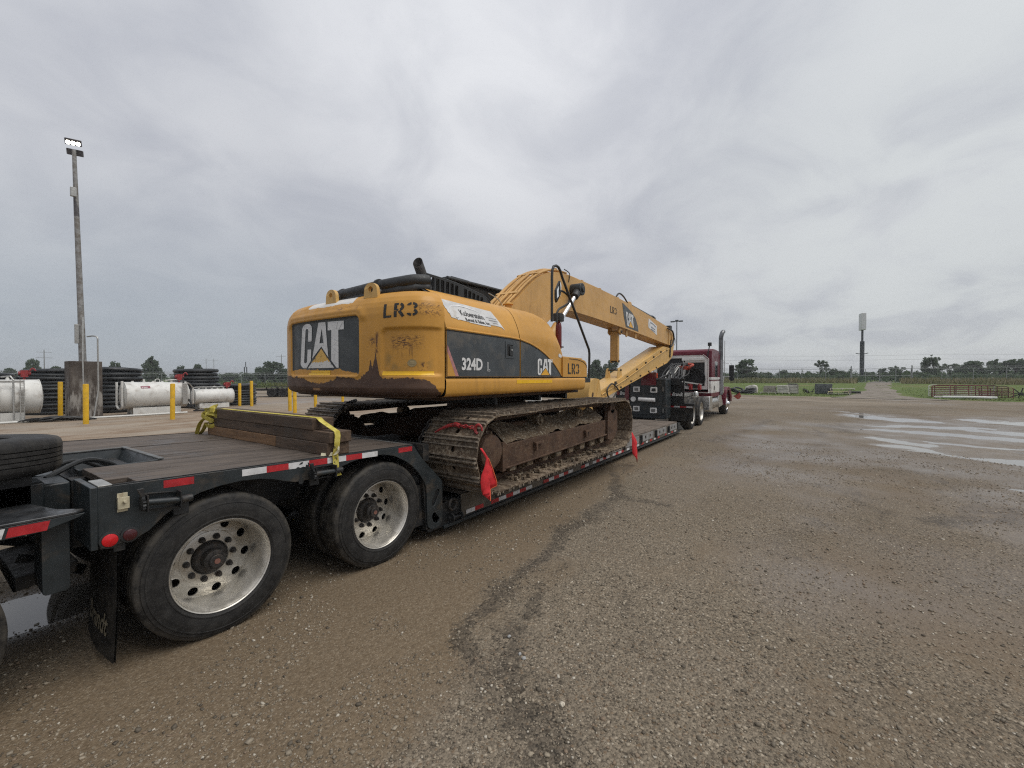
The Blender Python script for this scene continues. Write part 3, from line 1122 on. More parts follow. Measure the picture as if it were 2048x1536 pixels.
# inner frame of the rear deck: rails, cross members, arch liners, rear end plate
mb = MB()
for y in (3.95, 5.11):
    mb.box(0.64, 3.30, y - 0.07, y + 0.07, 0.62, 1.055)
for x in (0.70, 1.02, 1.9, 2.9, 3.1):
    mb.box(x - 0.04, x + 0.04, YS + 0.02, YL - 0.02, 0.86, 1.03)
mb.box(2.93, 3.32, YS + 0.06, YL - 0.06, 0.20, 0.62)
mb.build('deck_frame', M_black, trailer)
MB().box(0.600, 0.632, YS - 0.004, YS + 0.37, 0.765, 1.112).build('end_plate', M_frame, trailer, bevel=0.004)
MB().box(0.600, 0.632, YL - 0.37, YL + 0.004, 0.765, 1.112).build('end_plate', M_frame, trailer, bevel=0.004)
MB().box(0.634, 0.695, YS + 0.002, YS + 0.22, 1.108, 1.116).build('deck_edge_plate', M_silver, trailer, bevel=0.002)
# bent light angle along the deck flank
for y in (YS + 0.002, YL - 0.012):
    mb = MB()
    mb.add([(0.64, y, deck_z(0.64) - 0.003), (2.91, y, deck_z(2.91) - 0.003), (2.91, y + 0.01, deck_z(2.91) - 0.003), (0.64, y + 0.01, deck_z(0.64) - 0.003), (0.64, y, deck_z(0.64) + 0.003), (2.91, y, deck_z(2.91) + 0.003), (2.91, y + 0.01, deck_z(2.91) + 0.003), (0.64, y + 0.01, deck_z(0.64) + 0.003)],
           [(0, 1, 5, 4), (4, 5, 6, 7), (3, 2, 1, 0), (2, 3, 7, 6), (1, 2, 6, 5), (0, 4, 7, 3)])
    mb.build('edge_angle', M_black, trailer)

# ---- planks of the rear deck: three broad lanes, each of several boards with hairline joints
lanes = [(YS + 0.016, 3.955, 0.705, 4), (3.985, 4.905, 1.14, 4), (4.945, YL - 0.016, 0.62, 4)]
for y0, y1, xs, nb in lanes:
    for k in range(nb):
        a, b = y0 + (y1 - y0) * k / nb + 0.0008, y0 + (y1 - y0) * (k + 1) / nb - 0.0008
        xs_ = xs + (0.10 if (k == 0 and y0 < 3.3) else 0.0)
        dz = rng.uniform(-0.002, 0.002)
        m_ = MB()
        for x0, x1 in ((xs_, 2.885),):
            v = []
            for x in (x0, x1):
                for y in (a, b):
                    for dd in (-0.045, 0.0):
                        v.append((x, y, deck_z(x) + dd + dz))
            m_.add(v, [(0, 1, 3, 2), (4, 6, 7, 5), (0, 4, 5, 1), (2, 3, 7, 6), (0, 2, 6, 4), (1, 5, 7, 3)])
        m_.build('plank', M_deckwood, trailer, bevel=0.003)
MB().box(2.888, 2.915, YS + 0.02, YL - 0.02, 1.0, 1.056).build('deck_nose_bar', M_frame_lt, trailer, bevel=0.004)

# toolbox trough in the middle of the deck with sloped sheet sides and chain heap inside
tr = MB()
tr.add([(0.70, 4.00, 1.10), (1.13, 4.00, 1.105), (1.13, 4.90, 1.105), (0.70, 4.90, 1.10), (0.74, 4.06, 0.90), (1.02, 4.06, 0.88), (1.02, 4.84, 0.88), (0.74, 4.84, 0.90)],
       [(0, 1, 5, 4), (1, 2, 6, 5), (2, 3, 7, 6), (3, 0, 4, 7), (4, 5, 6, 7)])
tro = tr.build('deck_trough', M_frame, trailer, recalc=False, smooth=0)
md = tro.modifiers.new('thick', 'SOLIDIFY')
md.thickness = 0.012
MB().bar((1.135, 3.99, 1.108), (1.135, 4.91, 1.108), 0.035, 0.012).bar((0.70, 4.905, 1.106), (1.12, 4.905, 1.106), 0.03, 0.01).build('trough_lip', M_frame_lt, trailer, bevel=0.002)
lk = MB()
for i in range(46):
    c = Vector((rng.uniform(0.80, 1.0), rng.uniform(4.1, 4.55), 0.91 + rng.uniform(0, 0.075)))
    q = Matrix.Rotation(rng.uniform(0, 6), 3, 'Z') @ Matrix.Rotation(rng.uniform(-0.9, 0.9), 3, 'X')
    lk.tube([c + q @ Vector((0.030 * cos(a), 0.016 * sin(a), 0)) for a in [2 * pi * k / 10 for k in range(10)]], 0.0055, 6, closed=True)
lkb = lk.build('chain_heap', M_simple('grey_chain', (0.22, 0.21, 0.19), 0.5, 0.6, var=0.3, scale=30), trailer)
lkb['kind'] = 'stuff'
hz = MB()
hz.tube(smooth_poly([(0.55, 4.05, 1.06), (0.75, 4.2, 1.13), (0.9, 4.3, 1.08), (1.02, 4.45, 0.98)], 5), 0.018, 8)
hz.tube(smooth_poly([(0.5, 4.15, 1.08), (0.72, 4.32, 1.12), (0.88, 4.42, 1.04), (1.0, 4.52, 0.96)], 5), 0.014, 8)
hz.build('air_hose', M_blackpl, trailer)

# ---- reflective tape strips on the right flank
for (x0, x1, m_) in ((0.926, 1.083, 'r'), (1.364, 1.526, 'w'), (1.526, 1.685, 'r'), (1.845, 2.0, 'r'), (2.0, 2.17, 'w'), (2.17, 2.327, 'r'), (2.327, 2.49, 'w'), (2.73, 2.898, 'r')):
    mb = MB()
    za, zb = deck_z(x0) - 0.014, deck_z(x1) - 0.014
    mb.add([(x0, YS - 0.0015, za), (x1, YS - 0.0015, zb), (x1, YS - 0.0015, zb - 0.046), (x0, YS - 0.0015, za - 0.046)], [(0, 3, 2, 1)])
    mb.build('reflective_strip', M_red_tape if m_ == 'r' else M_white_tape, trailer, smooth=0, recalc=False)
# torn white strip
z0 = deck_z(1.76) - 0.014
torn = [(1.685, z0 + 0.002), (1.845, z0 - 0.002), (1.845, z0 - 0.020), (1.832, z0 - 0.014), (1.836, z0 - 0.036), (1.82, z0 - 0.030), (1.815, z0 - 0.048), (1.795, z0 - 0.043), (1.775, z0 - 0.047), (1.755, z0 - 0.037), (1.74, z0 - 0.047), (1.685, z0 - 0.044)]
th = [(1.778, z0 - 0.008), (1.80, z0 - 0.006), (1.79, z0 - 0.022), (1.762, z0 - 0.026)]
MB().flat(torn, lambda u, v: (u, YS - 0.0015, v), holes=[th]).build('reflective_strip', M_white_tape, trailer, smooth=0, recalc=False)['label'] = 'torn white reflective strip'

# ---- marker lamps, bracket, slot hole
for x, z, m_, r_ in ((0.678, 0.806, M_redlens, 0.036), (0.765, 0.812, M_dklens, 0.033)):
    b = MB().lathe([(r_ + 0.012, 0.0), (r_ + 0.010, -0.010), (r_, -0.012), (r_, -0.004)], (x, YS, z), seg=28).build('lamp_bezel', M_blackpl, trailer)
    MB().lathe([(r_, -0.006), (r_ * 0.96, -0.016), (r_ * 0.7, -0.021), (0, -0.023)], (x, YS, z), seg=28).build('marker_lamp', m_, trailer)
cr = M_simple('cream_bracket', (0.52, 0.47, 0.33), 0.5, var=0.25, scale=20, dirt=(0.25, 0.18, 0.1), dirt_amt=0.3)
bk = MB()
bk.box(0.712, 0.758, YS - 0.006, YS - 0.001, 0.952, 1.058)
bk.box(0.711, 0.761, YS - 0.028, YS - 0.022, 0.972, 1.038)
bk.box(0.711, 0.717, YS - 0.024, YS - 0.004, 0.972, 1.038)
bk.box(0.711, 0.761, YS - 0.024, YS - 0.004, 0.970, 0.976)
bk.cyl((0.737, YS - 0.018, 1.01), (0.739, YS - 0.050, 1.016), 0.009, 10)
bk.build('latch_bracket', cr, trailer, bevel=0.001)
MB().prism([(1.778, 0.985), (1.79, 0.965), (1.787, 0.945), (1.80, 0.93), (1.80, 0.905), (1.785, 0.893), (1.765, 0.90), (1.76, 0.925), (1.77, 0.945), (1.765, 0.97)], YS - 0.0012, YS + 0.003, 'xz').build('key_slot', M_blackpl, trailer)


# ---- strap winches bolted to the flank
def winch(x0, x1, z, dz, strap=False):
    yo = YS - 0.058
    mb = MB()
    k = dz / (x1 - x0)
    zz = lambda x: z + k * (x - x0)
    # end plates and mounting channel
    for x in (x0 + 0.045, x1 - 0.045):
        mb.prism(rrect(x - 0.004, x + 0.004, zz(x) - 0.052, zz(x) + 0.05, 0.003, 1), yo - 0.025, YS - 0.001, 'xz')
    mb.bar((x0 + 0.045, YS - 0.012, zz(x0) + 0.045), (x1 - 0.045, YS - 0.012, zz(x1) + 0.045), 0.022, 0.006)
    mb.bar((x0 + 0.045, YS - 0.012, zz(x0) - 0.048), (x1 - 0.045, YS - 0.012, zz(x1) - 0.048), 0.022, 0.006)
    w = mb.build('winch', M_black, trailer, bevel=0.0015)
    d = MB()
    d.cyl((x0 + 0.02, yo, zz(x0)), (x1 - 0.02, yo, zz(x1)), 0.016, 14)
    d.cyl((x0 + 0.05, yo, zz(x0)), (x1 - 0.05, yo, zz(x1)), 0.019, 14)
    d.build('drum', M_frame, w)
    # ratchet wheel with teeth
    g = []
    for i in range(28):
        r_ = 0.046 if i % 2 else 0.037
        a = 2 * pi * i / 28
        g.append((yo + r_ * cos(a), zz(x0) + r_ * sin(a)))
    MB().prism(g, x0 + 0.018, x0 + 0.032, 'yz').build('ratchet', M_black, w)
    # pawl and drilled winding cap
    MB().prism([(x0 + 0.0, zz(x0) + 0.085), (x0 + 0.028, zz(x0) + 0.088), (x0 + 0.036, zz(x0) + 0.03), (x0 + 0.022, zz(x0) + 0.028)], yo - 0.012, yo + 0.006, 'xz').build('pawl', M_black, w, bevel=0.002)
    c = MB()
    c.cyl((x1 - 0.04, yo, zz(x1)), (x1 + 0.018, yo, zz(x1)), 0.023, 16)
    c.build('winding_cap', M_black, w, bevel=0.002)
    MB().cyl((x1, yo - 0.0235, zz(x1)), (x1, yo - 0.020, zz(x1)), 0.008, 10).build('cap_hole', M_blackpl, w)
    return w


winch(0.785, 1.035, 0.990, -0.020)
winch(1.815, 2.075, 0.965, -0.006)

# ---- mud flaps behind the rear axle
t = NT('mud_flap_rubber')
p = t.pos()
n1_ = t.noise(p, 11, 6, 0.65)
M_flap = t.set(t.mix(t.ramp(n1_, 0.35, 0.7), (0.010, 0.010, 0.010), (0.042, 0.038, 0.032)), 0.7, None, 0.25)


def flap_pt(u, v, d):
    """u across from the outer edge, v down"""
    curl = 0.04 * v * v + 0.02 * sin(u * 6) * v
    return (0.735 - curl * 1.3 - 0.02 + d, 3.245 + u, 0.74 - v)


mf = MB()
for d in (0, 0.009):
    mf.grid(lambda i, j: flap_pt(i * 0.60, j * 0.655, d), 10, 16)
fl = mf.build('mud_flap', M_flap, trailer, smooth=50)
tx = MB()
add_text(tx, 'Brandt', lambda u, v: flap_pt(0.62 - u - 0.10, 0.53 - v, -0.006), 0.0, 0.0, 0.115, width=0.42, bold=0.02, shear=0.25)
M_flaptx = M_simple('faded_flap_lettering', (0.21, 0.185, 0.13), 0.7, var=0.4, scale=25)
tx.build('flap_lettering', M_flaptx, fl, recalc=False, smooth=0)
MB().box(0.70, 0.75, 3.24, 3.9, 0.725, 0.765).build('flap_hanger', M_black, trailer)

# ---- booster platform at the tail
bo = MB()
bo.prism([(-1.3, 3.22), (0.55, 3.22), (0.585, 3.26), (0.50, 3.36), (0.44, 3.60), (-1.3, 3.66)], 0.985, 1.0, 'xy')
bo.build('booster_fender', M_simple('wet_fender_steel', (0.055, 0.058, 0.062), 0.28, 0.3, var=0.5, scale=9, dirt=(0.10, 0.09, 0.08), dirt_amt=0.3, bump=0.1, bscale=25), trailer, bevel=0.004)
MB().prism([(-1.3, 0.885), (0.42, 0.925), (0.56, 0.965), (0.585, 0.984), (-1.3, 0.984)], 3.222, 3.236, 'xz').build('fender_skirt', M_frame, trailer, bevel=0.003)
for x0, x1, m_ in ((0.16, 0.30, M_white_tape), (0.30, 0.452, M_red_tape)):
    MB().add([(x0 + 0.012, 3.2205, 0.978), (x1, 3.2205, 0.978), (x1 - 0.012, 3.2205, 0.930 if x0 > 0.2 else 0.93), (x0, 3.2205, 0.93)], [(0, 3, 2, 1)]).build('reflective_strip', m_, trailer, smooth=0, recalc=False)
MB().box(-1.2, 0.50, 3.70, 3.95, 0.93, 1.10).build('booster_rail', M_frame, trailer, bevel=0.01)
MB().box(-1.2, 0.50, 5.11, 5.36, 0.93, 1.10).build('booster_rail', M_frame, trailer, bevel=0.01)
MB().box(0.46, 0.62, 3.78, 5.28, 0.72, 1.07).build('booster_hitch', M_frame, trailer, bevel=0.012)
MB().box(-1.2, 0.3, 3.95, 5.11, 0.86, 0.98).build('booster_bed', M_black, trailer)
MB().prism(rrect(0.430, 0.535, 0.565, 0.93, 0.02, 3), 3.30, 3.52, 'xz').build('hanger_post', M_frame, trailer, bevel=0.006)
MB().prism([(0.36, 0.52), (0.62, 0.55), (0.62, 0.62), (0.36, 0.60)], 3.62, 4.3, 'xz').build('spring_beam', M_black, trailer, bevel=0.01)
ub = MB()  # suspension-like beams and tanks added to block light under the deck
for x in (1.25, 2.55, -0.16):
    ub.box(x - 0.25, x + 0.25, 3.9, 5.2, 0.36, 0.60)
    ub.cyl((x + 0.3, 3.98, 0.50), (x + 0.3, 3.98, 0.80), 0.12, 14)
    ub.cyl((x + 0.3, 5.08, 0.50), (x + 0.3, 5.08, 0.80), 0.12, 14)
ub.cyl((1.6, 4.2, 0.72), (2.2, 4.2, 0.72), 0.13, 16)
ub.box(0.62, 2.9, 4.45, 4.61, 0.62, 0.80)
ub.build('underbody_light_block', M_black, trailer, bevel=0.01)
ib = MB()
for k, (a, b) in enumerate((((0.42, 3.9, 0.62), (0.72, 4.1, 0.40)), ((0.3, 4.3, 0.7), (0.75, 4.35, 0.5)))):
    ib.bar(a, b, 0.05, 0.06)
ib.build('brake_linkage', M_black, trailer)

# ---- the low well deck
M_muddy = M_simple('mud_splashed_rail', (0.125, 0.105, 0.08), 0.7, var=0.4, scale=4, dirt=(0.055, 0.05, 0.045), dirt_amt=0.4, bump=0.2)
XW0, XW1 = 3.33, 13.35
ZW = 0.415
wl_ = MB()
for y0, y1 in ((YS + 0.02, YS + 0.16), (4.05, 4.25), (4.81, 5.01), (YL - 0.16, YL - 0.02)):
    wl_.box(XW0 - 0.2, XW1, y0, y1, 0.115, 0.365)
k = XW0
while k < XW1:
    wl_.box(k, k + 0.08, YS + 0.03, YL - 0.03, 0.2, 0.365)
    k += 0.62
wl_.build('well_frame', M_black, trailer)
for y0, y1 in ((YS, YS + 0.016), (YL - 0.016, YL)):
    MB().box(3.62, XW1 - 0.45, y0, y1, 0.155, 0.405).build('well_side_rail', M_muddy, trailer, bevel=0.003)
    MB().box(3.34, XW1 - 0.1, y0 - 0.004, y1 + 0.004, 0.095, 0.13).build('bottom_flange', M_frame, trailer, bevel=0.003)
# planks: rows of boards the long way
NB = 9
for r_ in range(NB):
    a, b = YS + 0.03 + (YL - YS - 0.06) * r_ / NB + 0.003, YS + 0.03 + (YL - YS - 0.06) * (r_ + 1) / NB - 0.003
    xb = 3.70
    while xb < XW1 - 0.5:
        xe = min(xb + rng.choice((2.9, 3.4, 4.1)), XW1 - 0.32)
        if XW1 - 0.32 - xe < 0.8:
            xe = XW1 - 0.32
        dz = rng.uniform(-0.004, 0.004)
        MB().box(xb, xe - 0.004, a, b, ZW - 0.045 + dz, ZW + dz).build('plank', M_lowwood, trailer, bevel=0.004)
        xb = xe
# ramped nose of the well
MB().prism([(XW1 - 0.31, ZW - 0.02), (XW1 - 0.31, 0.20), (XW1 + 0.36, 0.10), (XW1 + 0.36, 0.135)], YS, YL, 'xz').build('well_nose', M_frame, trailer, bevel=0.006)
# tape down the low rail
x = 3.695
k = 0
while x < XW1 - 0.5:
    ln = 0.155
    if not (5.05 < x < 5.25 or 6.35 < x < 6.5 or 9.0 < x < 9.15):
        gone = (rng.random() < 0.08)
        if not gone:
            MB().add([(x, YS - 0.006, 0.212), (x + ln, YS - 0.006, 0.212), (x + ln, YS - 0.006, 0.165), (x, YS - 0.006, 0.165)], [(0, 3, 2, 1)]).build('reflective_strip', M_white_tape if k % 2 == 0 else M_red_tape, trailer, smooth=0, recalc=False)
    k += 1
    x += ln + (0.0 if x < 8.5 else 0.16)
# hinge corner with chain ring and winch just ahead of the gusset
hc = MB()
hc.box(3.33, 3.62, YS + 0.06, YS + 0.4, 0.12, 0.36)
hc.build('corner_pocket', M_black, trailer, bevel=0.01)
hr = MB()
hr.tube([(3.47 + 0.055 * cos(a), YS - 0.01, 0.33 + 0.06 * sin(a)) for a in [2 * pi * q / 16 for q in range(16)]], 0.014, 8, closed=True)
hr.build('tie_ring', M_iron, trailer)
yo = YS - 0.03
wn_ = MB()
wn_.cyl((3.38, yo, 0.20), (3.60, yo, 0.185), 0.020, 14)
wn_.cyl((3.41, yo, 0.20), (3.43, yo, 0.199), 0.052, 20)
wn_.cyl((3.57, yo, 0.187), (3.585, yo, 0.186), 0.045, 6)
wn_.bar((3.42, yo, 0.245), (3.58, yo, 0.235), 0.02, 0.008)
wn_.build('winch', M_black, trailer, bevel=0.002)
lt = MB()
lt.prism([(3.60, 0.225), (3.615, 0.225), (3.665, 0.155), (3.655, 0.135)], YS - 0.01, YS - 0.002, 'xz')
lt.build('latch_arm', M_black, trailer)

# swing-out outriggers folded along the front of the well
M_outr = M_simple('grey_outrigger_steel', (0.235, 0.235, 0.23), 0.5, var=0.3, scale=7, dirt=(0.16, 0.13, 0.10), dirt_amt=0.35, bump=0.1)
for x0, x1 in ((7.75, 8.5), (8.75, 9.55), (9.82, 10.62), (10.95, 11.75), (12.10, 12.80)):
    L_ = x1 - x0
    hs = [rrect(x0 + L_ * f0, x0 + L_ * f0 + 0.11, 0.275, 0.345, 0.012, 2) for f0 in (0.18, 0.62)]
    if x0 < 9:
        hs = hs[1:]
    MB().prism(rrect(x0, x1, 0.232, 0.392, 0.012, 3), YS - 0.018, YS - 0.003, 'xz', holes=hs).build('outrigger', M_outr, trailer, bevel=0.002)
    mb = MB()
    mb.box(x0 - 0.16, x0 - 0.05, YS - 0.014, YS - 0.002, 0.215, 0.385)
    mb.cyl((x0 - 0.1, YS - 0.02, 0.20), (x0 - 0.1, YS - 0.02, 0.39), 0.02, 10)
    mb.build('outrigger_hinge', M_black, trailer)
for xr in (4.25, 5.45, 6.7, 9.72, 10.8, 11.9):
    mb = MB()
    mb.box(xr, xr + 0.16, YS - 0.014, YS - 0.002, 0.22, 0.37)
    mb.build('tie_pocket', M_black, trailer, bevel=0.003)

# ---- gooseneck: upright box behind the truck, then low neck
gn = MB()
GX0 = 13.66
gn.box(GX0, GX0 + 0.55, 3.74, 4.95, 0.40, 1.66)
gnb = gn.build('gooseneck', M_frame, trailer, bevel=0.02)
gn2 = MB()
gn2.prism([(GX0 + 0.5, 0.9), (GX0 + 0.5, 1.66), (17.0, 1.45), (17.0, 1.22), (15.3, 1.2), (14.6, 0.9)], 4.05, 5.05, 'xz')
gn2.box(GX0 + 0.6, GX0 + 0.7, 3.5, 5.6, 1.45, 1.68)
gn2.build('neck_beam', M_black, trailer, bevel=0.01)
XF = GX0 - 0.004
door = MB().prism(rrect(3.86, 4.86, 0.52, 1.49, 0.02, 2), XF - 0.012, XF, 'yz').build('pump_door', M_frame, gnb, bevel=0.004)
M_white = M_simple('white_enamel', (0.72, 0.72, 0.70), 0.4, var=0.1, scale=9, dirt=(0.3, 0.27, 0.22), dirt_amt=0.2)
M_glassgrey = M_simple('grey_lamp_glass', (0.17, 0.17, 0.165), 0.25, var=0.4, scale=40)
for y, z in ((4.66, 1.32), (4.11, 1.31), (4.66, 0.70), (4.12, 0.665)):
    f_ = MB().prism(rrect(y - 0.105, y + 0.105, z - 0.085, z + 0.085, 0.02, 3), XF - 0.034, XF - 0.012, 'yz').build('lamp_frame', M_white, gnb, bevel=0.004)
    MB().prism(rrect(y - 0.062, y + 0.062, z - 0.048, z + 0.048, 0.01, 2), XF - 0.040, XF - 0.034, 'yz').build('lamp_glass', M_glassgrey if (y, z) != (4.11, 1.31) else M_blackpl, f_)
M_canister = M_simple('white_tube_paint', (0.74, 0.74, 0.73), 0.3, var=0.08, scale=12, dirt=(0.35, 0.33, 0.3), dirt_amt=0.15)
MB().cyl((XF - 0.07, 4.58, 1.005), (XF - 0.07, 4.06, 0.99), 0.062, 20).build('document_tube', M_canister, gnb, bevel=0.01)
MB().cyl((XF - 0.012, 4.76, 1.0), (XF - 0.055, 4.76, 1.0), 0.082, 24).build('round_gauge', M_white, gnb, bevel=0.006)
for z in (1.33, 0.66):
    MB().box(XF - 0.03, XF - 0.002, 3.80, 3.855, z - 0.07, z + 0.07).build('door_hinge', M_frame_lt, gnb, bevel=0.005)
M_maroon = M_simple('maroon_paint', (0.115, 0.012, 0.022), 0.3, var=0.2, scale=6, dirt=(0.10, 0.06, 0.05), dirt_amt=0.15, coat=0.4)
MB().box(XF - 0.022, XF - 0.001, 4.04, 4.52, 1.45, 1.86).build('maroon_flag_panel', M_maroon, gnb, bevel=0.004)
MB().prism([(4.90, 0.80), (4.90, 1.47), (4.98, 1.54), (5.02, 1.50), (5.06, 0.80)], XF - 0.05, XF + 0.03, 'yz').build('gas_bottle', M_maroon, gnb, bevel=0.015)
MB().lathe([(0.0, 0.055), (0.03, 0.05), (0.055, 0.02), (0.06, -0.02), (0.05, -0.05), (0, -0.055)], (XF - 0.02, 4.92, 1.575), 'z', 20).build('bottle_cap', M_white, gnb)
# lettered splash panels and fenders in front of the drive wheels
M_panel = M_simple('black_splash_panel', (0.014, 0.015, 0.016), 0.38, var=0.25, scale=8, dirt=(0.05, 0.045, 0.04), dirt_amt=0.2)
M_tx_white = M_simple('white_lettering', (0.66, 0.66, 0.64), 0.5, var=0.15, scale=20, dirt=(0.35, 0.3, 0.25), dirt_amt=0.2)
M_tx_red = M_simple('red_emblem', (0.30, 0.018, 0.02), 0.5, var=0.2, scale=20)
for ya, yb in ((3.37, 3.90), (5.12, 5.65)):
    XP = 14.38
    pn = MB().box(XP, XP + 0.02, ya, yb, 0.87, 1.66).build('splash_panel', M_panel, trailer, bevel=0.004)
    tx = MB()
    fn = lambda u, v: (XP - 0.004, yb - u, v)
    add_text(tx, 'Brandt', fn, 0.15, 1.105, 0.115, width=0.34, bold=0.03, shear=0.3)
    tx.build('panel_lettering', M_tx_white, pn, recalc=False, smooth=0)
    em = MB()
    em.flat(circ(0.085, 1.155, 0.055, 18), fn, holes=[circ(0.093, 1.155, 0.025, 12)])
    em.build('panel_emblem', M_tx_red, pn, recalc=False, smooth=0)
    for q in range(4):
        y = ya + 0.06 + q * (yb - ya - 0.12) / 3
        MB().lathe([(0.022, 0.0), (0.020, -0.012), (0.0, -0.016)], (XP, y, 1.56), 'x', 14).build('panel_rivet', M_white, pn)
    XQ = 14.42
    lf = MB().box(XQ, XQ + 0.015, ya - 0.27 if ya < 4 else ya + 0.0, yb - 0.1 if ya < 4 else yb + 0.27, 0.30, 0.80).build('mud_flap', M_flap, trailer, bevel=0.004)
    y0 = ya - 0.24 if ya < 4 else ya + 0.02
    for q in range(4):
        MB().box(XQ - 0.004, XQ - 0.0005, y0 + q * 0.19, y0 + q * 0.19 + 0.188, 0.735, 0.785).build('reflective_strip', (M_white_tape, M_red_tape)[q % 2], lf, smooth=0)
    MB().box(XQ - 0.03, XQ + 0.06, (ya - 0.3) if ya < 4 else ya, yb if ya < 4 else yb + 0.3, 0.80, 0.88).build('fender_beam', M_black, trailer, bevel=0.01)

# ---- spare tyre lying on the booster
spare = MB()
sp_h = [(0.287, 0.09), (0.287, 0.096), (0.297, 0.104), (0.33, 0.107), (0.45, 0.106), (0.478, 0.098), (0.492, 0.085), (0.498, 0.068)]
sp_t = []
for k in range(5):
    a, b = 0.066 - 0.132 * k / 5, 0.066 - 0.132 * (k + 1) / 5
    sp_t += [(0.5, a - 0.003), (0.5, b + 0.003)] + ([(0.488, b + 0.002), (0.488, b - 0.002)] if k < 4 else [])
spare.lathe(sp_h + sp_t + [(r_, -h_) for r_, h_ in sp_h[::-1]], (0, 0, 0), 'z', seg=72)
M_hole_dark = M_simple('tyre_hole_dark', (0.010, 0.010, 0.010), 0.8)
SPC = (0.10, 3.89, 1.265)
spo = spare.build('spare_tyre', M_tyre, None, (0, 0, 0), smooth=40)
spo.location = SPC
spo.rotation_euler = (R(-2), R(1.5), 0)
MB().lathe([(0.288, 1.355), (0.288, 1.17), (0, 1.17)], (SPC[0], SPC[1], 0), 'z', 40).build('hole_dark_cup', M_hole_dark, spo)  # black cup added so the tyre hole reads as deep shade
tag(spo, 'black spare tyre lying flat at the tail end of the trailer', 'tyre')
# timber bearers that carry the spare
MB().box(-0.3, 0.45, 3.70, 3.84, 0.98, 1.155).box(-0.3, 0.45, 4.10, 4.24, 0.98, 1.155).build('spare_bearer', M_black, trailer, bevel=0.006)
# ------------------------------------------------------------------ excavator
EXC = (5.73, 4.53, ZW)
excavator = thing('tracked_excavator', 'yellow long reach tracked excavator chained on the trailer, boom folded forward', 'excavator', EXC)


def yellow_paint(name, c=(0.56, 0.285, 0.050), obj=False, chips=0.45, extra=None):
    t = NT(name)
    p = t.pos(obj)
    n1_ = t.noise(p, 1.4, 6, 0.62)
    n2_ = t.noise(p, 9, 6, 0.66, 0.5)
    col = t.mix(t.ramp(n1_, 0.3, 0.72), tuple(x * 0.86 for x in c), tuple(min(1, x * 1.10) for x in c))
    run = t.noise(t.scaled(p, (9, 9, 0.9)), 1.0, 5, 0.62)
    col = t.mix(t.math('MULTIPLY', t.ramp(run, 0.53, 0.78), 0.38), col, (0.24, 0.135, 0.045))
    col = t.mix(t.math('MULTIPLY', t.ramp(n2_, 0.62, 0.76), 0.35), col, (0.20, 0.12, 0.06))
    ch = t.ramp(t.noise(p, 17, 7, 0.72, 0.8), 0.715 + 0.04 * (1 - chips), 0.735 + 0.04 * (1 - chips))
    col = t.mix(t.math('MULTIPLY', ch, 0.85), col, (0.045, 0.026, 0.020))
    t.bump(t.noise(p, 3.0, 3, 0.5), 0.06, 0.02)
    return t.set(col, t.ramp(n2_, 0.3, 0.75, 0.36, 0.6), None, 0.45)


M_yel = yellow_paint('yellow_machine_paint')
M_yel_boom = yellow_paint('yellow_boom_paint', (0.55, 0.315, 0.098), chips=0.5)
M_yel_top = yellow_paint('pale_yellow_paint', (0.60, 0.37, 0.115), chips=0.8)  # paler yellow for stick, bucket, lifting eyes and tread plate
M_grey = M_simple('charcoal_machine_paint', (0.048, 0.056, 0.062), 0.45, var=0.22, scale=3, dirt=(0.115, 0.105, 0.09), dirt_amt=0.35, bump=0.04)
M_strip_y = M_simple('yellow_reflective_strip', (0.82, 0.47, 0.010), 0.35, var=0.08, scale=14)
M_decal_w = M_simple('white_decal', (0.66, 0.66, 0.65), 0.5, var=0.10, scale=12, dirt=(0.30, 0.27, 0.22), dirt_amt=0.15)
M_decal_y = M_simple('amber_decal', (0.70, 0.36, 0.03), 0.45, var=0.2, scale=14)
M_decal_pink = M_simple('faded_red_decal', (0.42, 0.19, 0.18), 0.55, var=0.2, scale=20)
M_stencil = M_simple('black_stencil_paint', (0.020, 0.021, 0.020), 0.6, var=0.5, scale=30)
M_rubseal = M_simple('black_seal', (0.012, 0.011, 0.010), 0.7, var=0.3, scale=20)
M_hosebl = M_simple('black_hose', (0.018, 0.018, 0.018), 0.5, var=0.3, scale=20)

t = NT('rusty_muddy_steel')
p = t.pos()
n1_ = t.noise(p, 5, 7, 0.68)
n2_ = t.noise(p, 26, 6, 0.7, 0.5)
col = t.mix(t.ramp(n1_, 0.3, 0.7), (0.050, 0.029, 0.020), (0.115, 0.069, 0.045))
col = t.mix(t.ramp(n2_, 0.50, 0.72), col, (0.15, 0.105, 0.066))
t.bump(t.math('ADD', n1_, n2_), 0.5, 0.012)
M_rust = t.set(col, t.ramp(n1_, 0.3, 0.7, 0.55, 0.85), None, 0.25)
t = NT('dried_mud')
p = t.pos()
n1_ = t.noise(p, 6, 8, 0.7)
v_ = t.voro(p, 55)
col = t.mix(t.ramp(n1_, 0.32, 0.68), (0.075, 0.052, 0.034), (0.20, 0.15, 0.10))
sc_ = t.new('ShaderNodeSeparateColor')
t.l.new(v_.outputs['Color'], sc_.inputs[0])
col = t.mix(t.ramp(sc_.outputs[0], 0.80, 0.86), col, (0.30, 0.26, 0.20))
t.bump(t.math('ADD', n1_, t.math('MULTIPLY', v_.outputs['Distance'], 0.5)), 0.9, 0.02)
M_mud = t.set(col, 0.9, None, 0.2)
t = NT('muddy_track_plate')
p = t.pos()
n1_ = t.noise(p, 7, 7, 0.7)
n2_ = t.noise(p, 30, 6, 0.72, 0.4)
n3_ = t.noise(p, 2.2, 4, 0.6)
col = t.mix(t.ramp(n1_, 0.3, 0.68), (0.062, 0.042, 0.028), (0.175, 0.126, 0.083))
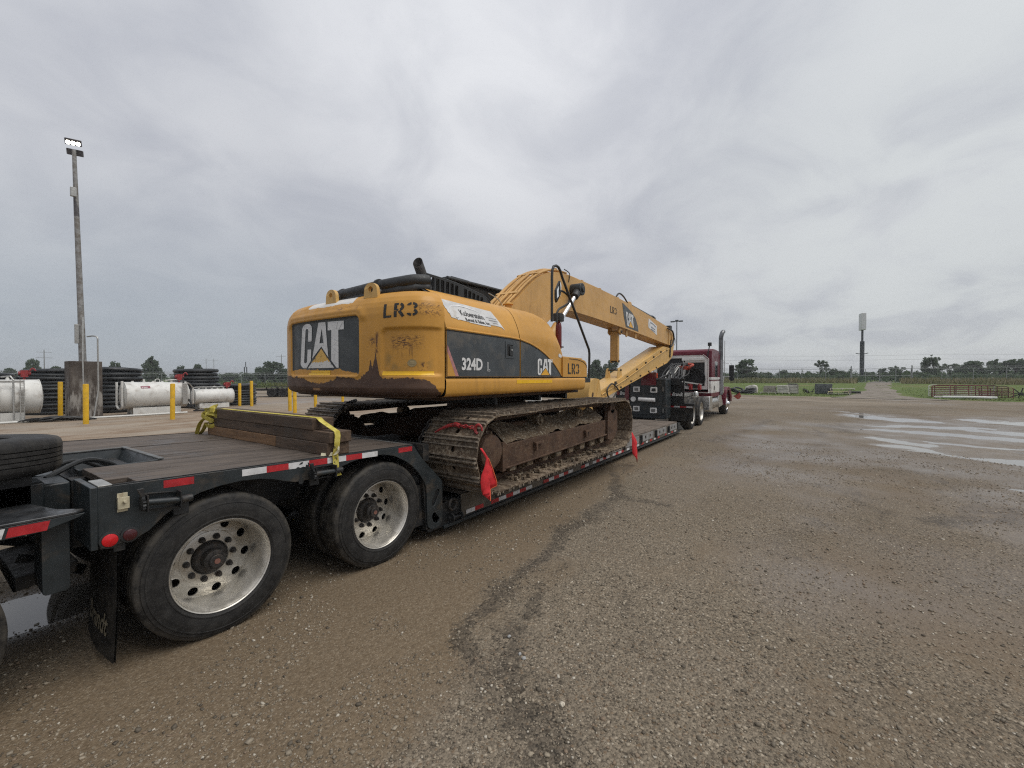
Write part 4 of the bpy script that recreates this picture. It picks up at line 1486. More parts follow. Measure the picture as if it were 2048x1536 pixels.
col = t.mix(t.math('MULTIPLY', t.ramp(n2_, 0.47, 0.58), 0.85), col, (0.33, 0.27, 0.195))
col = t.mix(t.math('MULTIPLY', t.ramp(n3_, 0.46, 0.66), 0.7), col, (0.055, 0.040, 0.030))
t.bump(t.math('ADD', n1_, n2_), 0.7, 0.008)
M_shoe = t.set(col, t.ramp(n1_, 0.3, 0.7, 0.6, 0.9), None, 0.3)

M_grouser = M_simple('worn_grouser_edge', (0.235, 0.195, 0.15), 0.5, var=0.5, scale=16, dirt=(0.075, 0.055, 0.04), dirt_amt=0.55, bump=0.3)
# ---- tracks
TX0, TX1, TZC, TRAD = 3.845, 7.635, ZW + 0.455, 0.425
ZB = TZC - TRAD                                  # outer face of the plates on the deck side
PITCH_ = None
L_straight = TX1 - TX0
PER = 2 * L_straight + 2 * pi * TRAD
NSH = 50
shoe = MB()
pl = PER / NSH


def shoe_geo():
    mb = MB()
    w, l = 0.395, pl
    hs = [rrect(-0.035, 0.025, -0.085, -0.025, 0.012, 1), rrect(-0.035, 0.025, 0.025, 0.085, 0.012, 1)]
    mb.prism([(-l / 2 + 0.003, -w), (l / 2 + 0.012, -w), (l / 2 + 0.012, w), (-l / 2 + 0.003, w)], -0.013, 0.0, 'xy', holes=hs[:1])
    for gx_, h_ in ((-l / 2 + 0.022, 0.030), (0.035, 0.026), (l / 2 - 0.008, 0.034)):
        mb.prism([(gx_ - 0.011, 0.0), (gx_ + 0.011, 0.0), (gx_ + 0.007, h_), (gx_ - 0.007, h_)], -w, w, 'xz', mi=1)
    # curled rear lip
    mb.prism([(-l / 2 + 0.003, -0.013), (-l / 2 + 0.012, -0.002), (-l / 2 - 0.006, -0.022), (-l / 2 - 0.012, -0.030)], -w, w, 'xz')
    return mb


shoe_me = shoe_geo().mesh('track_shoe', [M_shoe, M_grouser], smooth=30)


def track_pt(s):
    """position and outward angle on the track loop; s metres from the rear of the lower run going forward"""
    s = s % PER
    if s < L_straight:
        return TX0 + s, ZB, -pi / 2
    s -= L_straight
    if s < pi * TRAD:
        a = -pi / 2 + s / TRAD
        return TX1 + TRAD * cos(a), TZC + TRAD * sin(a), a
    s -= pi * TRAD
    if s < L_straight:
        x = TX1 - s
        u = s / L_straight
        sag = -0.012 * sin(pi * ((u * 3) % 1.0)) + 0.022 * sin(pi * u)
        return x, TZC + TRAD + sag, pi / 2
    s -= L_straight
    a = pi / 2 + s / TRAD
    return TX0 + TRAD * cos(a), TZC + TRAD * sin(a), a


def noise_grid_mound(x0, x1, y0, y1, zf, seed, nu=60, nv=16, amp=0.05):
    mb = MB()

    def f(i, j):
        x, y = lerp(x0, x1, i), lerp(y0, y1, j)
        n = float(fbm(np.array(x * 7.0), np.array(y * 7.0 + seed), 5, seed)) - 0.5
        return (x, y, zf(i, j) + n * amp)
    mb.grid(f, nu, nv)
    return mb


def build_track(yc, outer):
    """outer = -1: outer side faces -Y (right track)"""
    chs = []
    n = 100
    for side in (-0.075, 0.075):
        ch = MB()
        chs.append(ch)
        for k in range(n):
            x, z, a = track_pt(PER * k / n)
            x2, z2, a2 = track_pt(PER * (k + 1) / n)
            na, nb = Vector((cos(a), 0, sin(a))), Vector((cos(a2), 0, sin(a2)))
            A, B = Vector((x, yc + side, z)) - na * 0.014, Vector((x2, yc + side, z2)) - nb * 0.014
            v = [A + Vector((0, -0.02, 0)), A + Vector((0, 0.02, 0)), A - na * 0.085 + Vector((0, 0.02, 0)), A - na * 0.085 + Vector((0, -0.02, 0)),
                 B + Vector((0, -0.02, 0)), B + Vector((0, 0.02, 0)), B - nb * 0.085 + Vector((0, 0.02, 0)), B - nb * 0.085 + Vector((0, -0.02, 0))]
            ch.add(v, [(0, 1, 5, 4), (1, 2, 6, 5), (2, 3, 7, 6), (3, 0, 4, 7)])
    track = chs[0].build('track', M_rust, excavator)
    chs[1].build('link_chain', M_rust, track)
    for k in range(NSH):
        x, z, a = track_pt(PER * (k + 0.35) / NSH)
        o = inst('track_shoe', shoe_me, track, (x, yc + rng.uniform(-0.002, 0.002), z), (0, pi / 2 - a, 0))
        # local z must point outward, local x along the loop
    # frame: boxed beam with sloped roof
    yo_, yi_ = yc - 0.235, yc + 0.235
    if outer > 0:
        yo_, yi_ = yc + 0.235, yc - 0.235
    f = MB()
    ya, yb = min(yo_, yi_), max(yo_, yi_)
    f.prism([(4.10, ZW + 0.22), (7.15, ZW + 0.285), (7.15, ZW + 0.545), (4.10, ZW + 0.50)], ya, yb, 'xz')
    f.prism([(4.5, ZW + 0.50), (6.95, ZW + 0.52), (6.8, ZW + 0.70), (4.7, ZW + 0.70)], lerp(yo_, yi_, 0.55), lerp(yo_, yi_, 1.0), 'xz')
    fr = f.build('track_frame', M_rust, excavator, bevel=0.015)
    # end flange of the beam, step brackets, bolts
    d = outer
    g = MB()
    g.prism([(4.06, ZW + 0.19), (4.13, ZW + 0.19), (4.13, ZW + 0.53), (4.06, ZW + 0.53)], yo_ + d * 0.02, yo_ - d * 0.3, 'xz')
    g.bar((4.12, yo_ + d * 0.012, ZW + 0.225), (7.15, yo_ + d * 0.012, ZW + 0.292), 0.03, 0.022)
    g.build('beam_flange', M_rust, fr, bevel=0.006)
    for xs in (4.85, 6.35):
        s_ = MB()
        s_.box(xs - 0.09, xs + 0.12, min(yo_, yo_ + d * 0.05), max(yo_, yo_ + d * 0.05), ZW + 0.42, ZW + 0.455)
        s_.box(xs - 0.08, xs - 0.04, min(yo_, yo_ + d * 0.05), max(yo_, yo_ + d * 0.05), ZW + 0.34, ZW + 0.43)
        s_.build('step_bracket', M_rust, fr, bevel=0.006)
    # mud heaped on the beam roof
    def zf(i, j):
        return ZW + 0.50 + 0.05 * i + 0.20 * (j ** 0.8) + 0.03 * sin(i * 20)
    y0, y1 = yo_ - d * 0.01, lerp(yo_, yi_, 0.62)
    m = noise_grid_mound(4.16, 7.05, y0, y1, zf, 3, 70, 16, 0.07)
    mo = m.build('caked_mud', M_mud, fr)
    mo['kind'] = 'stuff'
    # rollers
    rprof = [(0.0, -0.20), (0.055, -0.20), (0.06, -0.17), (0.075, -0.165), (0.078, -0.12), (0.105, -0.115), (0.105, -0.085), (0.078, -0.08), (0.078, 0.08), (0.105, 0.085), (0.105, 0.115), (0.078, 0.12), (0.06, 0.17), (0.055, 0.2), (0, 0.2)]
    for k in range(8):
        xr = 4.32 + k * 0.385
        MB().lathe(rprof, (xr, yc, ZW + 0.205), 'y', 20).build('track_roller', M_mud if k % 2 else M_rust, excavator)
        b = MB()
        for yy in (yo_ - d * 0.05,):
            b.prism([(xr - 0.07, ZW + 0.16), (xr + 0.07, ZW + 0.16), (xr + 0.09, ZW + 0.27), (xr - 0.09, ZW + 0.27)], min(yy, yy + d * 0.04), max(yy, yy + d * 0.04), 'xz')
        b.build('roller_bracket', M_mud, fr, bevel=0.008)
    # clods of mud squeezed out by the rollers
    mc = MB()
    for k in range(70):
        xr = 4.25 + rng.random() * 2.9
        r_ = rng.uniform(0.008, 0.035)
        c = Vector((xr, yo_ - d * rng.uniform(-0.09, 0.1), ZW + 0.062 + r_ * 0.4))
        for q in ((1, 1, .7),):
            pts = [c + Vector((rng.uniform(.6, 1) * sx * r_, rng.uniform(.6, 1) * sy * r_, rng.uniform(.5, .9) * sz * r_)) for sx in (-1, 1) for sy in (-1, 1) for sz in (-1, 1)]
            mc.add(pts, [(0, 1, 3, 2), (4, 6, 7, 5), (0, 4, 5, 1), (2, 3, 7, 6), (0, 2, 6, 4), (1, 5, 7, 3)])
    o = mc.build('mud_clods', M_mud, fr)
    o['kind'] = 'stuff'
    # carrier rollers on stalks
    for xr in (5.10, 6.35):
        c = MB()
        c.lathe([(0, -0.12), (0.045, -0.12), (0.05, -0.09), (0.078, -0.085), (0.078, 0.085), (0.05, 0.09), (0.0, 0.1)], (xr, yc + outer * 0.05, TZC + 0.26), 'y', 20)
        c.box(xr - 0.05, xr + 0.05, yc - 0.04, yc + 0.1, ZW + 0.66, TZC + 0.24)
        c.build('carrier_roller', M_mud, excavator, bevel=0.006)
    # final drive and toothed sprocket
    sp = []
    for i in range(84):
        r_ = (0.345, 0.325, 0.30, 0.325)[i % 4]
        a = 2 * pi * i / 84
        sp.append((TX0 + r_ * cos(a), TZC + r_ * sin(a)))
    s_ = MB().prism(sp, yc - 0.03, yc + 0.03, 'xz').build('sprocket', M_rust, excavator)
    q = MB()
    q.lathe([(0.0, -0.275), (0.165, -0.275), (0.19, -0.262), (0.20, -0.24), (0.20, -0.17), (0.235, -0.165), (0.245, -0.15), (0.245, -0.03), (0.27, -0.02), (0.27, 0.25)], (TX0, yc, TZC), 'y', 40, sgn=(1 if outer < 0 else -1))
    q.build('final_drive', M_rust, s_, bevel=0.0)
    for i in range(16):
        a = 2 * pi * i / 16
        yq = yc + outer * 0.17
        MB().cyl((TX0 + 0.225 * cos(a), yq, TZC + 0.225 * sin(a)), (TX0 + 0.225 * cos(a), yq + outer * 0.016, TZC + 0.225 * sin(a)), 0.013, 6).build('drive_bolt', M_mud, s_)
    # idler and its guard block
    i_ = MB()
    i_.lathe([(0, -0.1), (0.09, -0.1), (0.10, -0.07), (0.29, -0.05), (0.33, -0.06), (0.33, -0.03), (0.30, -0.025), (0.30, 0.025), (0.33, 0.03), (0.33, 0.06), (0.29, 0.05), (0.10, 0.07), (0.09, 0.1), (0, 0.1)], (TX1, yc, TZC), 'y', 40)
    i_.build('idler', M_rust, excavator)
    gb = MB()
    gb.prism([(7.20, ZW + 0.20), (7.30, ZW + 0.17), (7.50, ZW + 0.19), (7.66, ZW + 0.30), (7.66, ZW + 0.66), (7.56, ZW + 0.72), (7.22, ZW + 0.70)], min(yo_ - d * 0.06, yo_ + d * 0.02), max(yo_ - d * 0.06, yo_ + d * 0.02), 'xz')
    gb.cyl((7.42, yo_ - d * 0.05, ZW + 0.74), (7.42, yo_ + d * 0.02, ZW + 0.74), 0.11, 20)
    gb.cyl((7.42, yo_, ZW + 0.74), (7.42, yo_ + d * 0.035, ZW + 0.74), 0.03, 10)
    gb.build('idler_guard', M_rust, fr, bevel=0.012)


YR, YLF = 3.225, 5.835
build_track(YR, -1)
build_track(YLF, 1)
cb = MB()
cb.box(4.95, 6.5, 3.55, 5.5, ZW + 0.36, ZW + 0.78)
cb.prism([(4.5, 3.45), (5.1, 4.0), (6.35, 4.0), (6.95, 3.45)], ZW + 0.34, ZW + 0.66, 'xy')
cb.prism([(4.5, 5.61), (5.1, 5.06), (6.35, 5.06), (6.95, 5.61)], ZW + 0.34, ZW + 0.66, 'xy')
cb.build('carbody', M_rust, excavator, bevel=0.02)
MB().lathe([(0.60, ZW + 0.78), (0.66, ZW + 0.80), (0.66, ZW + 0.90), (0.62, ZW + 0.92), (0.62, 1.45), (0.0, 1.45)], (EXC[0], EXC[1], 0), 'z', 48).build('swing_bearing', M_rust, excavator)

# ---- upper frame
MB().box(3.40, 6.70, 3.30, 5.72, 1.455, 1.512).build('upper_frame', M_rust, excavator, bevel=0.01)
uf = MB()
for x in (4.5, 5.6, 6.45):
    uf.box(x - 0.03, x + 0.03, 3.4, 5.6, 1.36, 1.46)
uf.box(5.9, 6.7, 4.2, 4.86, 1.36, 1.75)
uf.build('frame_rib', M_black, excavator)

# ---- counterweight: plan curve by arc length, vertical profile, recessed panels
CWP = [(3.232, 3.10), (3.10, 3.115), (2.98, 3.19), (2.90, 3.33), (2.85, 3.5), (2.81, 3.75), (2.785, 4.0), (2.77, 4.5), (2.785, 5.0), (2.81, 5.2), (2.85, 5.4), (2.90, 5.53), (2.98, 5.70), (3.1, 5.86), (3.232, 5.90)]
_c = np.array([(v.x, v.y) for v in smooth_poly([(a, b, 0) for a, b in CWP], 20)])
_s = np.concatenate([[0], np.cumsum(np.hypot(*np.diff(_c, axis=0).T))])
SL = float(_s[-1])
PZ = [1.515, 1.520, 1.535, 1.56, 1.60, 2.36, 2.43, 2.48, 2.53, 2.57, 2.595, 2.612, 2.622, 2.63]
PI_ = [0.16, 0.085, 0.045, 0.016, 0.0, 0.0, 0.010, 0.026, 0.058, 0.105, 0.165, 0.26, 0.42, 0.80]


def sstep(a, b, x):
    u = min(max((x - a) / (b - a), 0), 1)
    return u * u * (3 - 2 * u)


def rr_sdf(u, v, u0, u1, v0, v1, r):
    qx = abs(u - (u0 + u1) / 2) - (u1 - u0) / 2 + r
    qy = abs(v - (v0 + v1) / 2) - (v1 - v0) / 2 + r
    return sqrt(max(qx, 0) ** 2 + max(qy, 0) ** 2) + min(max(qx, qy), 0) - r


PNL = (1.015, 2.44, 1.722, 2.372, 0.06)


def cw_relief(s, z):
    d = rr_sdf(s, z, *PNL)
    h = -0.016 * (1 - sstep(-0.022, -0.006, d)) + 0.007 * math.exp(-((d - 0.004) / 0.010) ** 2)
    h += 0.016 * math.exp(-((d - 0.05) / 0.05) ** 2) * (1 if z > 2.3 else 0.0) * sstep(2.28, 2.36, z) * (1 - sstep(2.42, 2.5, z))
    d2 = rr_sdf(s, z, -0.30, 0.72, 1.722, 2.216, 0.07)
    fade = sstep(0.0, 0.10, s)
    h += -0.024 * (1 - sstep(-0.032, 0.004, d2)) * fade
    return h


def CW(s, z, off=0.0, relief=True):
    x, y = np.interp(s, _s, _c[:, 0]), np.interp(s, _s, _c[:, 1])
    e = 0.03
    tx, ty = np.interp(s + e, _s, _c[:, 0]) - np.interp(s - e, _s, _c[:, 0]), np.interp(s + e, _s, _c[:, 1]) - np.interp(s - e, _s, _c[:, 1])
    l = sqrt(tx * tx + ty * ty) or 1
    nx, ny = -ty / l, tx / l
    ins = interp(z, PZ, PI_)
    cx, cy = 4.0 - x, 4.5 - y
    # go in along a blend of normal and direction to the middle
    l2 = sqrt(cx * cx + cy * cy)
    w = min(1, ins / 0.2)
    ix, iy = lerp(-nx, cx / l2, w), lerp(-ny, cy / l2, w)
    h = (cw_relief(s, z) if relief else 0) + off
    X_, Y_ = x + ix * ins + nx * h, y + iy * ins + ny * h
    return (min(X_, 3.236), Y_, z)


mb = MB()
NS, NZ = 300, 0
zl = sorted(set(list(np.linspace(1.515, 1.60, 10)) + list(np.linspace(1.60, 2.40, 74)) + list(np.linspace(2.40, 2.60, 26)) + list(np.linspace(2.60, 2.63, 9))))
NZ = len(zl)
sv = [SL * i / (NS - 1) for i in range(NS)]
verts = [CW(s, z) for s in sv for z in zl]
faces = [(i * NZ + j, (i + 1) * NZ + j, (i + 1) * NZ + j + 1, i * NZ + j + 1) for i in range(NS - 1) for j in range(NZ - 1)]
mb.add(verts, faces)

# paint of the counterweight: yellow, charcoal panel, scraped brown belly, rust scratches
t = NT('counterweight_paint')
at = t.new('ShaderNodeAttribute')
at.attribute_name = 'surface_map'
sx, sz, _ = t.xyz(at.outputs['Vector'])
p = t.pos()
jag = t.math('SUBTRACT', t.noise(at.outputs['Vector'], 7, 9, 0.74), 0.5)
jag2 = t.math('SUBTRACT', t.noise(at.outputs['Vector'], 2.6, 4, 0.6), 0.5)


def fcurve(v, lo, hi, pts, zlo, zhi):
    n = t.new('ShaderNodeFloatCurve')
    c = n.mapping.curves[0]
    P = [((a - lo) / (hi - lo), (b - zlo) / (zhi - zlo)) for a, b in pts]
    c.points[0].location = P[0]
    c.points[1].location = P[-1]
    for q in P[1:-1]:
        c.points.new(*q)
    for q in c.points:
        q.handle_type = 'VECTOR'
    n.mapping.update()
    t.sock(t.ramp(v, lo, hi, 0, 1, smooth=False), n.inputs['Value'])
    return t.math('ADD', t.math('MULTIPLY', n.outputs[0], zhi - zlo), zlo)


belly = fcurve(sx, 0, 3.2, [(0, 1.515), (0.05, 1.56), (0.146, 1.635), (0.22, 1.69), (0.45, 1.708), (0.70, 1.705), (0.745, 1.735), (0.785, 1.97), (0.80, 1.92), (0.835, 1.80), (0.862, 1.90), (0.885, 1.77), (0.975, 1.712), (1.09, 1.70), (1.3, 1.712), (1.44, 1.70), (1.56, 1.655), (1.72, 1.640), (1.92, 1.665), (2.08, 1.70), (2.4, 1.725), (2.7, 1.735), (3.2, 1.70)], 1.5, 2.0)
brown = t.math('GREATER_THAN', t.math('ADD', belly, t.math('ADD', t.math('MULTIPLY', jag, 0.15), t.math('MULTIPLY', jag2, 0.04))), sz)
c = (0.555, 0.280, 0.050)
n1_ = t.noise(p, 1.6, 6, 0.62)
n2_ = t.noise(p, 8, 6, 0.66, 0.5)
col = t.mix(t.ramp(n1_, 0.3, 0.72), tuple(x * 0.86 for x in c), tuple(x * 1.08 for x in c))
col = t.mix(t.math('MULTIPLY', t.ramp(n2_, 0.58, 0.78), 0.35), col, (0.25, 0.15, 0.06))


def box_mask(s0, s1, z0, z1, soft):
    a = t.math('MULTIPLY', t.ramp(sx, s0 - soft, s0 + soft), t.ramp(sx, s1 - soft, s1 + soft, 1, 0))
    b = t.math('MULTIPLY', t.ramp(sz, z0 - soft, z0 + soft), t.ramp(sz, z1 - soft, z1 + soft, 1, 0))
    return t.math('MULTIPLY', a, b)


# charcoal logo panel, its paint gone along the worn lower edge
def rr_mask(s0, s1, z0, z1, r):
    qx = t.math('ADD', t.math('SUBTRACT', t.math('ABSOLUTE', t.math('SUBTRACT', sx, (s0 + s1) / 2)), (s1 - s0) / 2), r)
    qz = t.math('ADD', t.math('SUBTRACT', t.math('ABSOLUTE', t.math('SUBTRACT', sz, (z0 + z1) / 2)), (z1 - z0) / 2), r)
    mx, mz = t.math('MAXIMUM', qx, 0.0), t.math('MAXIMUM', qz, 0.0)
    ln = t.math('SQRT', t.math('ADD', t.math('MULTIPLY', mx, mx), t.math('MULTIPLY', mz, mz)))
    return t.math('LESS_THAN', t.math('SUBTRACT', ln, r), 0.0)


wear = fcurve(sx, 0.9, 2.6, [(0.9, 1.76), (1.05, 1.745), (1.2, 1.775), (1.35, 1.80), (1.55, 1.79), (1.8, 1.80), (2.0, 1.795), (2.2, 1.812), (2.35, 1.80), (2.6, 1.78)], 1.7, 1.9)
dark = t.math('MULTIPLY', rr_mask(PNL[0] + 0.013, PNL[1] - 0.013, PNL[2] + 0.012, PNL[3] - 0.010, 0.05),
              t.math('GREATER_THAN', sz, t.math('ADD', wear, t.math('MULTIPLY', jag, 0.09))))
pc = t.mix(t.ramp(t.noise(p, 4, 6, 0.66), 0.35, 0.7), (0.036, 0.043, 0.047), (0.070, 0.078, 0.080))
pc = t.mix(t.math('MULTIPLY', t.ramp(t.noise(t.scaled(at.outputs['Vector'], (3, 14, 1)), 2.0, 6, 0.7), 0.58, 0.68), t.ramp(sz, 1.80, 2.05, 0.75, 0.12)), pc, (0.14, 0.12, 0.095))
col = t.mix(dark, col, pc)
# rust scratches: sideways scrabble with drips below
v_ = at.outputs['Vector']
scr = t.ramp(t.noise(t.scaled(v_, (1.0, 4.0, 1)), 15, 6, 0.72, 1.6), 0.505, 0.545)
m1 = t.math('MULTIPLY', scr, box_mask(0.24, 0.60, 2.005, 2.125, 0.035))
drip = t.math('MULTIPLY', t.ramp(t.noise(t.scaled(v_, (1.0, 0.07, 1)), 45, 3, 0.6, 0.3), 0.54, 0.64), box_mask(0.30, 0.60, 1.90, 2.06, 0.05))
m2 = t.math('MULTIPLY', t.ramp(t.noise(t.scaled(v_, (1.0, 2.0, 1)), 22, 6, 0.74, 1.8), 0.515, 0.56), box_mask(0.04, 0.29, 2.33, 2.455, 0.03))
m3 = t.math('MULTIPLY', t.ramp(t.noise(t.scaled(v_, (1.0, 0.5, 1)), 17, 6, 0.7, 0.8), 0.44, 0.50), box_mask(0.755, 0.79, 1.96, 2.17, 0.02))
m3 = t.math('MAXIMUM', m3, t.math('MULTIPLY', t.ramp(t.noise(v_, 20, 6, 0.7), 0.45, 0.5), box_mask(0.80, 0.87, 2.05, 2.12, 0.025)))
m4 = t.math('MULTIPLY', t.ramp(t.noise(t.scaled(v_, (1.0, 4.0, 1)), 16, 6, 0.7, 1.0), 0.55, 0.60), box_mask(1.05, 1.40, 2.425, 2.47, 0.02))
m5 = t.math('MULTIPLY', t.ramp(t.noise(t.scaled(v_, (1.0, 9.0, 1)), 6, 6, 0.7, 1.0), 0.62, 0.66), box_mask(0.80, 1.0, 1.72, 2.25, 0.03))
m6 = t.math('MULTIPLY', t.ramp(t.noise(t.scaled(v_, (1, 1.6, 1)), 15, 7, 0.74, 1.0), 0.645, 0.67), 0.85)
m7 = t.math('MULTIPLY', t.ramp(t.noise(v_, 12, 6, 0.7, 0.6), 0.50, 0.56), box_mask(0.20, 0.27, 1.77, 1.86, 0.02))
rust = m1
for m_ in (t.math('MULTIPLY', drip, 0.55), m2, m3, m4, m5, m6, m7):
    rust = t.math('MAXIMUM', rust, m_)
rust = t.math('MULTIPLY', rust, t.math('SUBTRACT', 1.0, t.math('MULTIPLY', dark, 0.8)))
col = t.mix(t.math('MULTIPLY', rust, 0.92), col, (0.070, 0.028, 0.018))
# olive grime on the corner panel
gr = t.math('MULTIPLY', t.ramp(t.noise(p, 5, 5, 0.6), 0.46, 0.62), box_mask(0.15, 0.68, 1.78, 1.96, 0.05))
col = t.mix(t.math('MULTIPLY', gr, 0.5), col, (0.20, 0.145, 0.055))
# white scuffed paint on the shoulder
wh = t.math('GREATER_THAN', t.math('ADD', t.math('SUBTRACT', box_mask(1.16, 2.06, 2.505, 2.60, 0.03), 0.62), t.math('MULTIPLY', t.math('SUBTRACT', t.noise(t.scaled(v_, (1, 2.2, 1)), 9, 5, 0.7), 0.5), 1.4)), 0.0)
col = t.mix(t.math('MULTIPLY', wh, 0.95), col, (0.68, 0.68, 0.66))
bc = t.mix(t.ramp(t.noise(t.scaled(p, (1, 1, 3)), 4, 7, 0.68), 0.3, 0.7), (0.062, 0.034, 0.024), (0.112, 0.066, 0.045))
pale = t.math('GREATER_THAN', t.math('ADD', box_mask(1.73, 1.88, 1.562, 1.592, 0.012), t.math('MULTIPLY', jag, 0.5)), 0.55)
bc = t.mix(pale, bc, (0.42, 0.24, 0.12))
col = t.mix(brown, col, bc)
rgh = t.ramp(n2_, 0.3, 0.7, 0.36, 0.6)
t.bump(t.math('ADD', t.math('MULTIPLY', t.math('SUBTRACT', 1.0, brown), 0.6), t.math('MULTIPLY', t.noise(p, 4, 4, 0.6), 0.4)), 0.25, 0.006)
M_cw = t.set(col, t.math('MAXIMUM', rgh, t.math('MULTIPLY', brown, 0.6)), None, 0.4)
cw = mb.build('counterweight', M_cw, excavator, recalc=False, smooth=50)
att = cw.data.attributes.new('surface_map', 'FLOAT_VECTOR', 'POINT')
att.data.foreach_set('vector', np.array([(s, z, 0) for s in sv for z in zl], float).reshape(-1))
bt = MB()
bt.prism([(CW(s, 1.517)[0] + 0.0, CW(s, 1.517)[1]) for s in np.linspace(0, SL, 60)], 1.50, 1.518, 'xy')
bt.build('counterweight_base', M_rust, cw)
# lifting eyes
for sc_, rad_ in ((1.615, 0.115), (0.90, 0.115)):
    bx, by, bz = CW(sc_, 2.575, 0, False)
    ux, uy = (Vector(CW(sc_ + 0.02, 2.575, 0, False)) - Vector((bx, by, bz))).xy.normalized()
    lug = [(-0.10, -0.03), (0.10, -0.03), (0.092, 0.055)] + [(0.092 * cos(R(a)), 0.055 + 0.075 * sin(R(a))) for a in range(0, 181, 15)] + [(-0.10, 0.0)]
    nx_l, ny_l = -uy, ux
    ey = MB()
    ey.prism(lug, -0.02, 0.02, holes=[circ(0.0, 0.058, 0.034, 16)], fn=lambda u, v, d: (bx + ux * u - nx_l * (d - 0.02), by + uy * u - ny_l * (d - 0.02), bz + v))
    ey.build('lifting_eye', M_yel_top, cw, bevel=0.004)
    MB().lathe([(0.030, 0), (0.030, 0.05), (0, 0.05)], (bx + 0.05, by, bz + 0.058), 'x', 14).build('eye_pin', M_silver, cw)


# ---- logo drawn on any surface: fn(u, v, lift) with u, v in 0..1
def rounded_c():
    o = []
    r_ = 0.125
    # outer outline of a condensed C, opening to the right
    out = [(0.27, 0.60), (0.27, 1 - r_)] + [(0.27 - r_ + r_ * cos(R(a)), 1 - r_ + r_ * sin(R(a))) for a in range(15, 90, 15)] + [(0.27 - r_, 1.0), (0.0 + r_, 1.0)] + [(r_ + r_ * cos(R(a)), 1 - r_ + r_ * sin(R(a))) for a in range(105, 180, 15)] + [(0.0, 1 - r_), (0.0, r_)] + [(r_ + r_ * cos(R(a)), r_ + r_ * sin(R(a))) for a in range(195, 270, 15)] + [(r_, 0.0), (0.165, 0.0), (0.27, 0.17), (0.27, 0.42)]
    inn = [(0.175, 0.42), (0.175, 0.15), (0.15, 0.115), (0.118, 0.115), (0.098, 0.14), (0.098, 0.86), (0.118, 0.885), (0.155, 0.885), (0.175, 0.86), (0.175, 0.60)]
    return out + inn


LOGO_A = [(0.425, 1.0), (0.615, 1.0), (0.70, 0.215), (0.635, 0.30), (0.52, 0.50), (0.435, 0.46), (0.30, 0.24), (0.285, 0.205)]
LOGO_A = [(0.43, 1.0), (0.60, 1.0), (0.675, 0.23), (0.515, 0.475), (0.30, 0.21)]
LOGO_AH = [(0.515, 0.87), (0.468, 0.545), (0.562, 0.545)]
LOGO_T = [(0.655, 1.0), (1.0, 1.0), (1.0, 0.815), (0.885, 0.815), (0.885, 0.0), (0.845, 0.0), (0.735, 0.165), (0.735, 0.815), (0.655, 0.815)]
LOGO_TRI = [(0.205, 0.0), (0.80, 0.0), (0.515, 0.425)]


def logo(parent, fn, worn=False, mats=None):
    dens = MB()
    for lp, hl in ((rounded_c(), ()), (LOGO_A, (LOGO_AH,)), (LOGO_T, ())):
        dens.flat(lp, lambda u, v: fn(u, v), holes=hl)
    # subdivide so that it can follow a curved surface
    o = dens.build('white_lettering', M_decal_w_cracked if worn else M_decal_w, parent, recalc=False, smooth=0)
    if worn:
        MB().flat(LOGO_TRI, fn).build('logo_triangle', M_tri_worn, parent, recalc=False, smooth=0)
    else:
        MB().flat(LOGO_TRI, fn).build('logo_triangle', M_decal_y, parent, recalc=False, smooth=0)
    return o


t = NT('cracked_white_decal')
at = t.pos()
ed = t.voro(t.scaled(at, (0.6, 0.6, 1.6)), 7.0, 'DISTANCE_TO_EDGE')
crk = t.ramp(ed.outputs['Distance'], 0.006, 0.014, 1, 0)
crk = t.math('MULTIPLY', crk, t.ramp(t.noise(at, 5, 3, 0.5), 0.40, 0.52))
ch = t.ramp(t.noise(at, 16, 6, 0.72, 0.5), 0.655, 0.675)
px, py, pz = t.xyz(at)
ch = t.math('MULTIPLY', ch, t.ramp(pz, 1.9, 2.15, 1.0, 0.2))
col = t.mix(t.ramp(t.noise(at, 5, 5, 0.6), 0.3, 0.7), (0.58, 0.58, 0.57), (0.70, 0.70, 0.69))
col = t.mix(t.math('MAXIMUM', t.math('MULTIPLY', crk, 0.6), ch), col, (0.045, 0.048, 0.050))
M_decal_w_cracked = t.set(col, 0.5)
t = NT('worn_amber_triangle')
at = t.pos()
px, py, pz = t.xyz(at)
n_ = t.noise(at, 12, 6, 0.7)
wl_m = t.math('GREATER_THAN', t.math('ADD', pz, t.math('MULTIPLY', t.math('SUBTRACT', n_, 0.5), 0.14)), 1.885)
col = t.mix(wl_m, (0.64, 0.63, 0.60), (0.66, 0.40, 0.09))
col = t.mix(t.ramp(t.noise(at, 17, 6, 0.72, 0.5), 0.60, 0.62), col, (0.03, 0.03, 0.03))
M_tri_worn = t.set(col, 0.5)


def cw_logo_fn(u, v):
    sl = lerp(2.185, 2.121, v)
    sr = lerp(1.275, 1.285, v)
    return CW(lerp(sl, sr, u), lerp(1.818, lerp(2.342, 2.325, u), v), 0.004)


def flat_dense(mb, loop, fn, holes=(), step=0.12):
    """triangulate on a clipped grid so decals follow curvature: split long edges first"""
    mb.flat(loop, fn, holes=holes)


